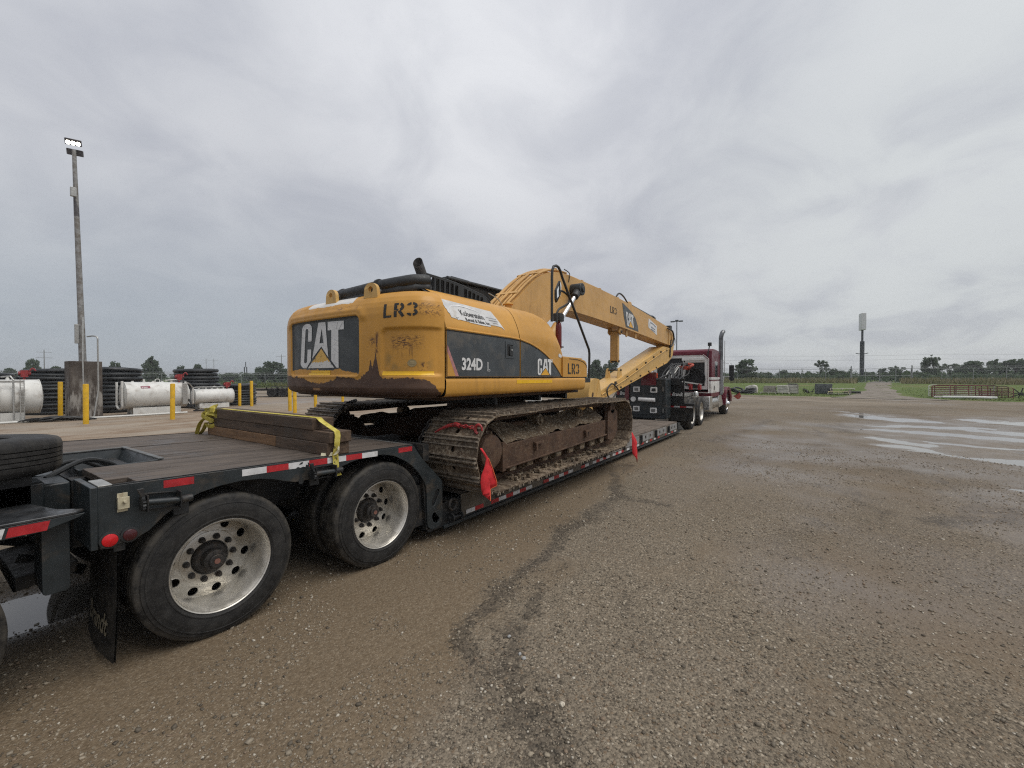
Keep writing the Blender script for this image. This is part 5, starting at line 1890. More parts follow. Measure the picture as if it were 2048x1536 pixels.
# counterweight logo: cut into small triangles before lifting it onto the curve
def lifted(loop, holes, fn, lvl=3):
    tmp = MB().flat(loop, lambda u, v: (u, v, 0), holes=holes)
    bm = bmesh.new()
    vs_ = [bm.verts.new(q) for q in tmp.v]
    for f in tmp.f:
        try:
            bm.faces.new([vs_[i] for i in f])
        except ValueError:
            pass
    for _ in range(lvl):
        es = [e for e in bm.edges if e.calc_length() > 0.09]
        if es:
            bmesh.ops.subdivide_edges(bm, edges=es, cuts=1)
    bmesh.ops.triangulate(bm, faces=bm.faces)
    bm.verts.index_update()
    V = [fn(v.co.x, v.co.y) for v in bm.verts]
    F = [tuple(v.index for v in f.verts) for f in bm.faces]
    bm.free()
    return V, F


mb = MB()
for lp, hl in ((rounded_c(), ()), (LOGO_A, (LOGO_AH,)), (LOGO_T, ())):
    mb.add(*lifted(lp, hl, cw_logo_fn))
mb.build('white_lettering', M_decal_w_cracked, cw, recalc=False, smooth=0)
mb = MB()
mb.add(*lifted(LOGO_TRI, (), cw_logo_fn))
mb.build('logo_triangle', M_tri_worn, cw, recalc=False, smooth=0)


def unit_quad(fn):
    return MB().grid(lambda i, j: fn(i, j), 14, 3)


def cw_strip(s0, s1, z0, z1, name='reflective_strip', m=None):
    g_ = unit_quad(lambda i, j: CW(lerp(s0, s1, i), lerp(z0, z1, j), 0.004))
    return g_.build(name, m or M_strip_y, cw, recalc=False, smooth=50)


cw_strip(0.70, 0.125, 1.733, 1.774)
cw_strip(1.925, 1.53, 1.764, 1.789)
cw_strip(1.98, 1.53, 1.737, 1.762)
# pale round mark where a plate was
g_ = MB()
g_.add(*lifted(circ(0.365, 1.855, 0.05, 20, 0.75), (), lambda u, v: CW(u, v, 0.003)))
g_.build('faded_round_mark', M_simple('faded_olive', (0.30, 0.235, 0.12), 0.6, var=0.2, scale=20), cw, recalc=False, smooth=0)


# ---- stencilled fleet marks: L R 3 as strokes with bridges
def stroke(a, b, w):
    a, b = Vector((a[0], a[1])), Vector((b[0], b[1]))
    d = (b - a).normalized()
    n = Vector((-d.y, d.x)) * w / 2
    return [tuple(a + n), tuple(a - n), tuple(b - n), tuple(b + n)]


def arc_strokes(cx, cy, rx, ry, a0, a1, w, n=6):
    o, i_ = [], []
    for k in range(n + 1):
        a = R(lerp(a0, a1, k / n))
        o.append((cx + (rx + w / 2) * cos(a), cy + (ry + w / 2) * sin(a)))
        i_.append((cx + (rx - w / 2) * cos(a), cy + (ry - w / 2) * sin(a)))
    return o + i_[::-1]


def stencil_lr3():
    W = 0.20
    P = [stroke((0.10, 0.0), (0.10, 1.0), W), stroke((0.165, 0.075), (0.58, 0.075), 0.15)]
    x = 0.86
    P += [stroke((x, 0.0), (x, 0.42), W), stroke((x, 0.47), (x, 1.0), W), stroke((x + 0.085, 0.925), (x + 0.22, 0.925), 0.15), stroke((x + 0.085, 0.50), (x + 0.20, 0.50), 0.14)]
    P += [arc_strokes(x + 0.27, 0.71, 0.22, 0.215, 78, -78, 0.18), stroke((x + 0.26, 0.43), (x + 0.52, 0.0), W)]
    x = 1.66
    P += [arc_strokes(x + 0.27, 0.735, 0.25, 0.18, 165, 100, 0.17, 4), arc_strokes(x + 0.27, 0.735, 0.25, 0.18, 82, -62, 0.17, 6),
          arc_strokes(x + 0.27, 0.265, 0.26, 0.18, 62, -82, 0.17, 6), arc_strokes(x + 0.27, 0.265, 0.26, 0.18, 260, 195, 0.17, 4)]
    return P                                      # total width about 2.28 for height 1


def put_stencil(parent, fn, sx_, sy_, name='stencil_mark'):
    m = MB()
    for lp in stencil_lr3():
        m.add(*lifted([(a / 2.28, b) for a, b in lp], (), fn, 2))
    m.build(name, M_stencil, parent, recalc=False, smooth=0)


put_stencil(cw, lambda u, v: CW(lerp(0.682, 0.295, u), lerp(lerp(2.309, 2.322, u), lerp(2.451, 2.46, u), v), 0.003), 1, 1)

# ---- right side of the house: lower sill, charcoal doors, yellow shoulder, tool box
HP_Z = [1.715, 2.20, 2.26, 2.32, 2.40, 2.50, 2.57, 2.615, 2.655, 2.675, 2.69, 2.70]
HP_Y = [3.10, 3.10, 3.106, 3.124, 3.155, 3.205, 3.26, 3.32, 3.40, 3.49, 3.62, 4.0]
TX_ = [3.2, 5.20, 5.40, 5.52, 5.62, 5.70, 5.78, 5.85, 5.91, 5.965, 5.995]
TZ_ = [2.70, 2.70, 2.69, 2.67, 2.635, 2.585, 2.49, 2.365, 2.21, 2.02, 1.80]


def yin(x):
    return 0.09 * max(0, (x - 5.4) / 0.6) ** 2


def house(x, v, off=0.0):
    z = HP_Z[0] + v * (HP_Z[-1] - HP_Z[0])
    y = interp(z, HP_Z, HP_Y)
    k = (interp(x, TX_, TZ_) - 1.715) / (2.70 - 1.715)
    # nose narrows inward toward the front
    y += yin(x)
    return (x, y - off, 1.715 + (z - 1.715) * k)


def house_panel(x0, x1, name, n=24, vlo=0.0):
    m = MB()
    m.grid(lambda i, j: house(lerp(x0, x1, i), lerp(vlo, 1, j)), n, 44)
    return m.build(name, M_yel, excavator, recalc=False, smooth=50)


hp1 = house_panel(3.250, 4.600, 'engine_side_panel')
hp2 = house_panel(4.612, 5.993, 'front_side_panel', 48)
ins_ = MB()
ins_.grid(lambda i, j: house(lerp(3.2, 5.85, i), j, -0.022), 40, 20)
ins_.build('inner_skin', M_rubseal, excavator, recalc=False, smooth=50)
# front closing wall of the house
fw_ = MB()
fw_.box(5.60, 5.88, 3.30, 4.18, 1.70, 2.0)
fw_.box(3.3, 5.35, 3.35, 5.0, 1.52, 2.62)
fw_.box(3.3, 5.30, 5.0, 5.80, 1.52, 2.55)
fw_.build('house_core', M_rubseal, excavator)
MB().box(3.26, 5.30, 5.82, 5.86, 1.52, 2.55).build('left_side_panel', M_yel, excavator, bevel=0.01)


def boundary(x):
    """upper edge of the charcoal doors"""
    return interp(x, [3.24, 3.9, 4.4, 4.62, 4.85, 5.05, 5.25, 5.45, 5.62, 5.75, 5.83], [2.205, 2.200, 2.195, 2.185, 2.150, 2.098, 2.025, 1.925, 1.82, 1.74, 1.705])


def door(x0, x1, name, mat, lo=1.722):
    xs = np.linspace(x0, x1, 30)
    loop = [(float(x), lo) for x in xs] + [(float(x), max(lo + 0.002, boundary(float(x)) - 0.012)) for x in xs[::-1]]
    return MB().prism(loop, 3.092, 3.099, 'xz').build(name, mat, excavator, bevel=0.0015)




d1 = door(3.258, 4.595, 'service_door', M_grey)
xs = np.linspace(4.622, 5.80, 40)
loop = [(float(x), 1.722) for x in xs] + [(float(x), max(1.724, boundary(float(x)) - 0.012)) for x in xs[::-1]]
V, F = lifted(loop, (), lambda u, v: (u, 3.092 + yin(u), v), 3)
fm = MB()
fm.add(V, F)
d2 = fm.build('front_door', M_grey, excavator, recalc=False, smooth=0)
# pressed moulding along the upper edge of the doors
for xa, xb in ((3.255, 4.598), (4.616, 5.84)):
    md_ = MB()
    pts = [(float(x), 3.098 + yin(float(x)), boundary(float(x)) + 0.012) for x in np.linspace(xa, xb, 40)]
    md_.tube(pts, 0.013, 8)
    md_.build('door_moulding', M_yel, excavator)
    md_ = MB()
    pts = [(float(x), 3.094 + yin(float(x)), boundary(float(x)) - 0.006) for x in np.linspace(xa, xb, 40)]
    md_.tube(pts, 0.006, 6)
    md_.build('door_seal', M_rubseal, excavator)
# yellow corner with faded red slash at the rear of the door
MB().flat([(3.262, 1.726), (3.262, 1.978), (3.385, 1.726)], lambda u, v: (u, 3.0895, v)).build('yellow_corner', M_yel, d1, recalc=False, smooth=0)
MB().flat([(3.262, 1.975), (3.262, 2.05), (3.435, 1.726), (3.385, 1.726)], lambda u, v: (u, 3.0890, v)).build('red_slash', M_decal_pink, d1, recalc=False, smooth=0)
sf = lambda u, v: (u, 3.0885, v)
mb = MB()
add_text(mb, '324D', sf, 3.478, 1.797, 0.122, width=0.358, bold=0.035)
mb.build('model_number', M_decal_w, d1, recalc=False, smooth=0)
mb = MB()
for a, b in (((3.925, 1.785), (3.925, 1.885)), ((3.925, 1.785), (3.975, 1.785)), ((3.942, 1.80), (3.942, 1.885)), ((3.942, 1.80), (3.975, 1.80)), ((3.975, 1.785), (3.975, 1.80)), ((3.925, 1.885), (3.942, 1.885))):
    mb.flat(stroke(a, b, 0.005), sf)
mb.build('outlined_letter', M_decal_w, d1, recalc=False, smooth=0)
# flush latch
hb = MB()
hb.prism(rrect(4.285, 4.465, 1.945, 2.155, 0.01, 2), 3.086, 3.092, 'xz', holes=[rrect(4.315, 4.435, 1.975, 2.115, 0.008, 2)])
hn = hb.build('door_handle', M_grey, d1, bevel=0.002)
MB().box(4.315, 4.435, 3.0905, 3.092, 1.975, 2.115).build('latch_pocket', M_rubseal, d1)
MB().prism(rrect(4.36, 4.432, 1.98, 2.10, 0.012, 3), 3.078, 3.090, 'xz').build('latch_paddle', M_blackpl, hn, bevel=0.004)
MB().lathe([(0.013, 0), (0.012, -0.006), (0, -0.007)], (4.40, 3.078, 2.05), 'y', 12).build('latch_key', M_silver, hn)
# front door logo
logo(d2, lambda u, v: (lerp(5.03, 5.44, u), 3.087 + yin(lerp(5.03, 5.44, u)), lerp(1.742, 1.968, v)))

# lower sill with rolled under edge
sill = MB()
SP = [(3.22, 1.505), (3.15, 1.507), (3.118, 1.522), (3.103, 1.55), (3.097, 1.60), (3.095, 1.66), (3.098, 1.688), (3.108, 1.700), (3.17, 1.702)]
sill.grid(lambda i, j: (lerp(3.250, 6.645, i), SP[int(round(j * (len(SP) - 1)))][0] + 0.10 * max(0, (lerp(3.25, 6.645, i) - 6.5) / 0.145) ** 3, SP[int(round(j * (len(SP) - 1)))][1]), 60, len(SP))
sl = sill.build('lower_sill', M_yel, excavator, recalc=False, smooth=50)
MB().box(3.25, 6.64, 3.12, 3.30, 1.701, 1.716).build('sill_gap', M_rubseal, excavator)
MB().box(6.60, 6.645, 3.17, 4.1, 1.507, 1.70).build('sill_end', M_yel, excavator, bevel=0.01)
MB().grid(lambda i, j: (lerp(4.535, 5.44, i), 3.0925 if j > 0.3 else 3.0935, lerp(1.632, 1.678, j)), 4, 2).build('reflective_strip', M_strip_y, sl, recalc=False, smooth=0)

# tool box ahead of the doors
tbl = [(5.80, 1.716), (6.638, 1.716), (6.638, 1.90), (6.62, 1.945), (6.56, 1.985), (6.42, 2.005), (5.90, 2.012), (5.80, 2.012)]
tb = MB().prism(tbl, 3.112, 4.05, 'xz').build('tool_box', M_yel, excavator, bevel=0.012)
put_stencil(tb, lambda u, v: (lerp(5.955, 6.345, u), 3.109, lerp(1.762, 1.928, v)), 1, 1)
ld = MB()
ld.tube([(6.0, 3.109, 2.0), (6.3, 3.109, 1.992), (6.5, 3.109, 1.965), (6.61, 3.109, 1.915), (6.636, 3.109, 1.87)], 0.004, 6)
ld.build('lid_seam', M_rubseal, tb)
st_ = MB()
st_.prism([(5.83, 2.012), (6.5, 2.008), (6.5, 2.022), (5.83, 2.03)], 3.13, 3.9, 'xz')
st_.build('tread_plate', M_yel_top, tb, bevel=0.004)

# company sign stuck to the shoulder panel, its lower edge torn
def shoulder(x, z, lift=0.004):
    # invert the profile for the straight part of the house
    y = interp(z, HP_Z, HP_Y)
    return (x, y - lift, z + 0.0)


def sgn(u, v, lift=0.004):
    """u along, v up; the sign sits askew on the shoulder"""
    x = lerp(lerp(3.36, 3.285, v), lerp(4.285, 4.135, v), u)
    z = lerp(lerp(2.315, 2.305, u), lerp(2.545, 2.505, u), v)
    return shoulder(x, z, lift)


edge_ = [(0.0, 1.0), (0.0, 0.55), (0.012, 0.5), (0.005, 0.36), (0.022, 0.30), (0.02, 0.13), (0.10, 0.10), (0.125, 0.055), (0.15, 0.09), (0.19, 0.075), (0.30, 0.06), (0.32, 0.03), (0.36, 0.02), (0.45, 0.0), (0.60, -0.02), (0.72, -0.02), (0.735, 0.09), (0.80, 0.10), (0.93, 0.085), (0.955, 0.04), (0.965, 0.09), (0.975, 0.03), (0.99, -0.06), (1.0, -0.08), (1.0, 1.0)]
sg = MB()
sg.add(*lifted(edge_, (), lambda u, v: sgn(u, v, 0.004), 4))
sign = sg.build('company_sign', M_simple('weathered_sign_white', (0.60, 0.60, 0.59), 0.5, var=0.2, scale=5, dirt=(0.40, 0.36, 0.30), dirt_amt=0.3), hp1, recalc=False, smooth=0)
sw = MB()
arcp = [(0.05, 0.42), (0.10, 0.66), (0.2, 0.79), (0.36, 0.85), (0.55, 0.80), (0.72, 0.70)]
cs = smooth_poly([(a, b, 0) for a, b in arcp], 6)
L1 = [(q.x, q.y + 0.03 * sin(pi * i / (len(cs) - 1))) for i, q in enumerate(cs)]
L2 = [(q.x, q.y - 0.03 * sin(pi * i / (len(cs) - 1))) for i, q in enumerate(cs)]
sw.add(*lifted(L1 + L2[::-1], (), lambda u, v: sgn(u, v, 0.0055), 2))
sw.build('sign_swoosh', M_simple('sign_bright_white', (0.78, 0.78, 0.78), 0.4), sign, recalc=False, smooth=0)
tx = MB()
add_text(tx, 'Koberstein', lambda u, v: sgn(u, v, 0.006), 0.225, 0.345, 0.27, width=0.455, bold=0.022)
add_text(tx, 'Rental & Sales, Inc.', lambda u, v: sgn(u, v, 0.006), 0.26, 0.085, 0.16, width=0.48, bold=0.03, shear=0.2)
M_ink = M_simple('sign_ink', (0.045, 0.045, 0.045), 0.6, var=0.2, scale=30)
tx.build('sign_lettering', M_ink, sign, recalc=False, smooth=0)
tx = MB()
for k, (u0, u1, v) in enumerate(((0.745, 0.955, 0.50), (0.77, 0.955, 0.35), (0.82, 0.93, 0.22))):
    u = u0
    while u < u1:
        w = rng.uniform(0.008, 0.022)
        tx.flat([(u, v), (u + w, v), (u + w, v + (0.045 if k != 1 else 0.06)), (u, v + (0.045 if k != 1 else 0.06))], lambda a, b: sgn(a, b, 0.006))
        u += w + 0.006
tx.build('sign_small_print', M_simple('sign_grey_ink', (0.30, 0.30, 0.30), 0.6), sign, recalc=False, smooth=0)
MB().flat([(0.10, 0.16), (0.12, 0.12), (0.15, 0.19), (0.145, 0.20), (0.12, 0.15), (0.11, 0.18)], lambda a, b: sgn(a, b, 0.006)).build('sign_tick', M_ink, sign, recalc=False, smooth=0)
# pale rub on the nose panel
MB().add(*lifted([(5.66, 2.02), (5.665, 2.06), (5.72, 2.065), (5.80, 2.045), (5.81, 2.015), (5.74, 2.005)], (), lambda u, v: (u, house(u, (v - 1.715) / (interp(u, TX_, TZ_) - 1.715) * 1.0)[1] - 0.005, v), 2)).build('pale_rub', M_decal_w, hp2, recalc=False, smooth=0)

# ---- black engine hood with slotted side, roll edge and exhaust
hd = MB()
hood_plan = [(3.05, 4.82), (3.05, 4.2), (3.09, 3.9), (3.20, 3.68), (3.36, 3.53), (4.45, 3.53), (4.55, 3.60), (4.55, 4.82)]
hd.prism(hood_plan, 2.60, 2.715, 'xy')
hd.prism([(3.9, 3.6), (4.5, 3.6), (4.5, 4.9), (3.9, 4.9)], 2.715, 2.80, 'xy')
hd.build('engine_hood', M_blackpl, excavator, bevel=0.035, segs=3)
# rounded rear bumper of the hood with bead rings
rb_ = MB()
pts = [(3.02, 4.74, 2.660), (3.0, 4.2, 2.670), (3.03, 3.86, 2.695), (3.12, 3.64, 2.725), (3.22, 3.52, 2.752), (3.36, 3.475, 2.768)]
rb_.tube(smooth_poly(pts, 4), 0.068, 14)
rb_.tube([(a, b, c - 0.08) for a, b, c in pts], 0.062, 12)
for yy, zz in ((4.50, 2.666), (3.86, 2.696)):
    rb_.tube([(3.02, yy - 0.015, zz), (3.02, yy + 0.015, zz)], 0.078, 14)
rb_.build('hood_roll', M_blackpl, excavator)
# slotted side guard
gd = MB()
gl = [(3.36, 2.62), (4.46, 2.62), (4.46, 2.66), (4.36, 2.735), (4.0, 2.795), (3.7, 2.825), (3.36, 2.838)]
hs = []
for k in range(12):
    x0 = 3.39 + k * 0.078
    zt = interp(x0 + 0.06, [3.36, 3.7, 4.0, 4.36, 4.46], [2.838, 2.825, 2.795, 2.735, 2.66]) - 0.018
    if k in (6,):
        continue
    hs.append(rrect(x0, x0 + 0.055, 2.675, max(2.70, zt), 0.01, 2))
gd.prism(gl, 3.455, 3.475, 'xz', holes=hs)
gd.build('slotted_guard', M_blackpl, excavator, bevel=0.003)
MB().prism([(3.46, 2.62), (4.42, 2.62), (4.34, 2.728), (4.0, 2.787), (3.7, 2.815), (3.46, 2.825)], 3.50, 3.515, 'xz').build('guard_backing', M_rubseal, excavator)
MB().tube(smooth_poly([(3.34, 3.465, 2.838), (3.7, 3.465, 2.826), (4.0, 3.465, 2.797), (4.36, 3.465, 2.737), (4.48, 3.465, 2.65)], 5), 0.012, 8).build('guard_rail', M_blackpl, excavator)
MB().tube(smooth_poly([(4.42, 3.46, 2.80), (4.62, 3.45, 2.745), (4.72, 3.44, 2.64)], 6), 0.006, 6).build('pale_hose', M_silver, excavator)
ex = MB()
exb, exd = Vector((3.74, 3.84, 2.70)), Vector((-0.34, 0.12, 0.93)).normalized()
u_, w_ = frame_from(exd)
nsg = 20
va = []
for k in range(nsg):
    a = 2 * pi * k / nsg
    va.append(exb + (u_ * cos(a) + w_ * sin(a)) * 0.062)
vb, vb2, va2 = [], [], []
cutn = Vector((-0.80, -0.25, 0.50)).normalized()
top = exb + exd * 0.41
for k in range(nsg):
    q = va[k]
    tt = (top - q).dot(cutn) / exd.dot(cutn)
    vb.append(q + exd * tt)
    r_ = (q - exb) * 0.90
    q2 = exb + r_
    tt = (top - q2).dot(cutn) / exd.dot(cutn)
    vb2.append(q2 + exd * tt)
    va2.append(q2 + exd * 0.10)
n_ = nsg
ex.add(va + vb + vb2 + va2, [(k, (k + 1) % n_, n_ + (k + 1) % n_, n_ + k) for k in range(n_)] + [(n_ + k, n_ + (k + 1) % n_, 2 * n_ + (k + 1) % n_, 2 * n_ + k) for k in range(n_)] + [(2 * n_ + k, 2 * n_ + (k + 1) % n_, 3 * n_ + (k + 1) % n_, 3 * n_ + k) for k in range(n_)] + [tuple(3 * n_ + k for k in range(n_))])
ex.build('exhaust_pipe', M_iron, excavator, recalc=True)

# ---- cab, seen above the hood: dark glass box with roof rails
cabb = MB()
cabp = [(5.36, 1.52), (5.36, 3.30), (5.42, 3.38), (6.92, 3.39), (7.02, 3.32), (7.03, 2.6), (7.03, 1.52)]
cabb.prism(cabp, 5.10, 5.86, 'xz')
cab = cabb.build('cab', M_blackpl, excavator, bevel=0.03)
M_cabglass = M_simple('dark_cab_glass', (0.018, 0.021, 0.024), 0.06, var=0.1, scale=3, spec=0.6)
MB().prism([(5.50, 2.3), (5.50, 3.16), (6.80, 3.13), (6.92, 3.0), (6.94, 2.3)], 5.090, 5.098, 'xz').build('side_window', M_cabglass, cab, bevel=0.002)
MB().box(5.351, 5.357, 5.2, 5.76, 2.75, 3.18).build('rear_window', M_cabglass, cab)
rr_ = MB()
rr_.tube([(5.36, 5.08, 3.385), (6.2, 5.08, 3.40), (7.02, 5.08, 3.41)], 0.035, 10)
rr_.tube([(5.36, 5.84, 3.385), (7.02, 5.84, 3.41)], 0.035, 10)
rr_.tube([(5.38, 5.08, 3.385), (5.38, 5.84, 3.385)], 0.03, 10)
rr_.box(5.55, 6.0, 5.15, 5.8, 3.38, 3.46)
rr_.build('roof_rail', M_blackpl, cab)
MB().cyl((7.0, 5.03, 3.36), (7.12, 5.0, 3.36), 0.06, 14).build('work_lamp', M_blackpl, cab, bevel=0.006)

# ---- boom
YB0, YB1 = 4.28, 4.78
BT = [(5.55, 2.15), (5.75, 2.50), (5.99, 2.86), (6.37, 3.155), (6.70, 3.405), (7.05, 3.622), (7.43, 3.772), (7.75, 3.84), (8.055, 3.866), (8.515, 3.868), (9.86, 3.852), (11.55, 3.790), (13.76, 3.648), (15.9, 3.475), (16.25, 3.425)]
BB = [(16.30, 2.86), (15.338, 2.886), (13.3, 2.982), (11.11, 3.068), (9.8, 3.11), (8.765, 3.132), (8.284, 3.122), (7.95, 3.06), (7.6, 2.93), (7.2, 2.70), (6.7, 2.35), (6.3, 2.05), (5.95, 1.85), (5.65, 1.85)]
bo_ = MB()
bt_s = [(v.x, v.y) for v in smooth_poly([(a, b, 0) for a, b in BT], 4)]
bb_s = [(v.x, v.y) for v in smooth_poly([(a, b, 0) for a, b in BB], 4)]
bo_.prism(bt_s + bb_s, YB0 + 0.025, YB1 - 0.025, 'xz')
bo_.prism(bt_s + bb_s, YB0, YB0 + 0.014, 'xz')
bo_.prism(bt_s + bb_s, YB1 - 0.014, YB1, 'xz')
boom = bo_.build('boom', M_yel_boom, excavator, bevel=0.006)
# rounded boom head with pin
hd_ = MB()
hd_.prism([(15.85, 2.86), (16.25, 2.86)] + [(16.25 + 0.28 * cos(R(a)), 3.14 + 0.28 * sin(R(a))) for a in range(-80, 85, 12)] + [(16.2, 3.43), (15.85, 3.47)], YB0 - 0.02, YB0 - 0.001, 'xz')
hd_.prism([(15.85, 2.86), (16.25, 2.86)] + [(16.25 + 0.28 * cos(R(a)), 3.14 + 0.28 * sin(R(a))) for a in range(-80, 85, 12)] + [(16.2, 3.43), (15.85, 3.47)], YB1 + 0.001, YB1 + 0.02, 'xz')
hd_.cyl((16.25, YB0 - 0.05, 3.14), (16.25, YB1 + 0.05, 3.14), 0.09, 20)
hd_.build('boom_head', M_yel_boom, boom, bevel=0.004)
# hydraulic lines over the knee, clamped in pairs
off_t = [(5.72, 2.46), (5.99, 2.86), (6.37, 3.155), (6.70, 3.405), (7.05, 3.622), (7.43, 3.772), (7.75, 3.84), (8.2, 3.868)]
for y, rr__, hh in ((4.33, 0.022, 0.05), (4.40, 0.018, 0.06), (4.50, 0.026, 0.075), (4.60, 0.018, 0.06), (4.68, 0.026, 0.07), (4.75, 0.02, 0.05)):
    pts = []
    for i, (x, z) in enumerate(off_t):
        a, b = Vector(off_t[max(i - 1, 0)]), Vector(off_t[min(i + 1, len(off_t) - 1)])
        n = Vector((-(b - a).y, (b - a).x)).normalized()
        pts.append((x + n.x * hh, y, z + n.y * hh))
    k = rng.randint(3, 4)
    MB().tube(smooth_poly(pts, 2), rr__, 8).build('hydraulic_line', M_yel_boom, boom)
for i in (2, 4, 6):
    x, z = off_t[i]
    a, b = Vector(off_t[i - 1]), Vector(off_t[i + 1])
    n = Vector((-(b - a).y, (b - a).x)).normalized()
    MB().bar((x + n.x * 0.075, 4.31, z + n.y * 0.075), (x + n.x * 0.075, 4.77, z + n.y * 0.075), 0.07, 0.025, up=(n.x, 0, n.y)).build('line_clamp', M_yel_boom, boom, bevel=0.004)
# lines on the long run of the boom
for y, hh in ((4.36, 0.03), (4.46, 0.03), (4.66, 0.03)):
    MB().tube([(8.2, y, 3.868 + hh), (8.6, y, 3.87 + hh), (9.86, y, 3.852 + hh), (11.55, y, 3.79 + hh), (12.4, y, 3.74 + hh)], 0.016, 8).build('hydraulic_line', M_yel_boom, boom)
for x in (9.0, 10.0, 11.2):
    MB().box(x - 0.04, x + 0.04, 4.33, 4.70, interp(x, [8.5, 9.86, 11.55], [3.868, 3.852, 3.79]), interp(x, [8.5, 9.86, 11.55], [3.868, 3.852, 3.79]) + 0.055).build('line_clamp', M_yel_boom, boom, bevel=0.004)
MB().tube(smooth_poly([(11.15, 4.40, 3.83), (11.35, 4.38, 3.99), (11.7, 4.38, 3.96), (12.1, 4.40, 3.82), (12.4, 4.42, 3.76)], 5), 0.022, 8).build('black_hose', M_hosebl, boom)
# stick cylinder on top of the boom
sc_ = MB()
sc_.cyl((12.3, 4.53, 3.84), (14.75, 4.53, 3.70), 0.075, 18)
sc_.cyl((14.70, 4.53, 3.703), (14.90, 4.53, 3.69), 0.095, 18)
scb = sc_.build('stick_cylinder', M_blackpl, boom)
MB().cyl((14.9, 4.53, 3.69), (16.3, 4.53, 3.56), 0.04, 14).build('cylinder_rod', M_chrome, boom)
MB().prism([(12.1, 3.73), (12.5, 3.72), (12.4, 3.90), (12.2, 3.90)], 4.40, 4.66, 'xz').build('cylinder_lug', M_yel_boom, boom, bevel=0.01)
# lugs and the hanging tie bar under the boom
MB().prism([(11.24, 2.93), (11.28, 3.07), (11.46, 3.07), (11.48, 2.93), (11.36, 2.86)], 4.32, 4.36, 'xz').build('tie_lug', M_yel_boom, boom, bevel=0.006)
MB().prism([(11.24, 2.93), (11.28, 3.07), (11.46, 3.07), (11.48, 2.93), (11.36, 2.86)], 4.62, 4.66, 'xz').build('tie_lug', M_yel_boom, boom, bevel=0.006)
MB().cyl((11.36, 4.29, 2.945), (11.36, 4.69, 2.945), 0.04, 14).build('tie_pin', M_iron, boom)
tbar = MB()
tbar.prism([(11.29, 2.12), (11.41, 2.10), (11.41, 2.98), (11.29, 3.0)], 4.385, 4.40, 'xz')
tbar.prism([(11.29, 2.12), (11.41, 2.10), (11.41, 2.98), (11.29, 3.0)], 4.585, 4.60, 'xz')
tbar.box(11.30, 11.325, 4.40, 4.585, 2.16, 2.96)
tbar.build('tie_bar', M_yel_boom, excavator, bevel=0.004)
MB().cyl((11.36, 4.36, 2.145), (11.36, 4.62, 2.145), 0.03, 12).build('tie_pin', M_iron, boom)
for x in (11.85, 12.6):
    MB().prism([(x - 0.05, 3.02), (x + 0.06, 3.05), (x + 0.05, 2.90)] + [(x + 0.05 * cos(R(a)), 2.89 + 0.05 * sin(R(a))) for a in range(0, -181, -30)], YB0 + 0.05, YB0 + 0.085, 'xz').build('hook_lug', M_yel_boom, boom, bevel=0.004)
# decals on the right cheek of the boom
yd = YB0 - 0.004
bd = [(11.33, 3.725), (11.45, 3.715), (12.10, 3.56), (12.40, 3.42), (12.62, 3.20), (12.66, 3.05), (11.62, 3.10), (11.45, 3.38)]
bdd = MB().flat(bd, lambda u, v: (u, yd, v)).build('boom_decal', M_grey, boom, recalc=False, smooth=0)
logo(bdd, lambda u, v: (lerp(lerp(11.72, 11.60, v), lerp(12.32, 12.20, v), u), yd - 0.004, lerp(lerp(3.135, 3.11, u), lerp(3.53, 3.48, u), v)))
put_stencil(boom, lambda u, v: (lerp(10.50, 10.93, u), yd, lerp(lerp(3.36, 3.345, u), lerp(3.535, 3.52, u), v)), 1, 1)
stk = MB().flat([(13.58, 3.34), (13.62, 3.56), (13.68, 3.545), (14.5, 3.40), (14.5, 3.09), (14.42, 3.11), (13.6, 3.27)], lambda u, v: (u, yd, v)).build('boom_sticker', M_decal_w, boom, recalc=False, smooth=0)
mb = MB()
for q in range(2):
    mb.flat([(13.85, 3.30 - q * 0.07), (14.3, 3.235 - q * 0.07), (14.3, 3.265 - q * 0.07), (13.85, 3.33 - q * 0.07)], lambda u, v: (u, yd - 0.003, v))
cs = smooth_poly([(13.70, 3.33, 0), (13.78, 3.43, 0), (14.0, 3.42, 0), (14.4, 3.34, 0)], 5)
mb.flat([(q.x, q.y + 0.018) for q in cs] + [(q.x, q.y - 0.01) for q in reversed(cs)], lambda u, v: (u, yd - 0.003, v))
mb.build('sticker_print', M_simple('blue_grey_print', (0.14, 0.17, 0.22), 0.6), stk, recalc=False, smooth=0)

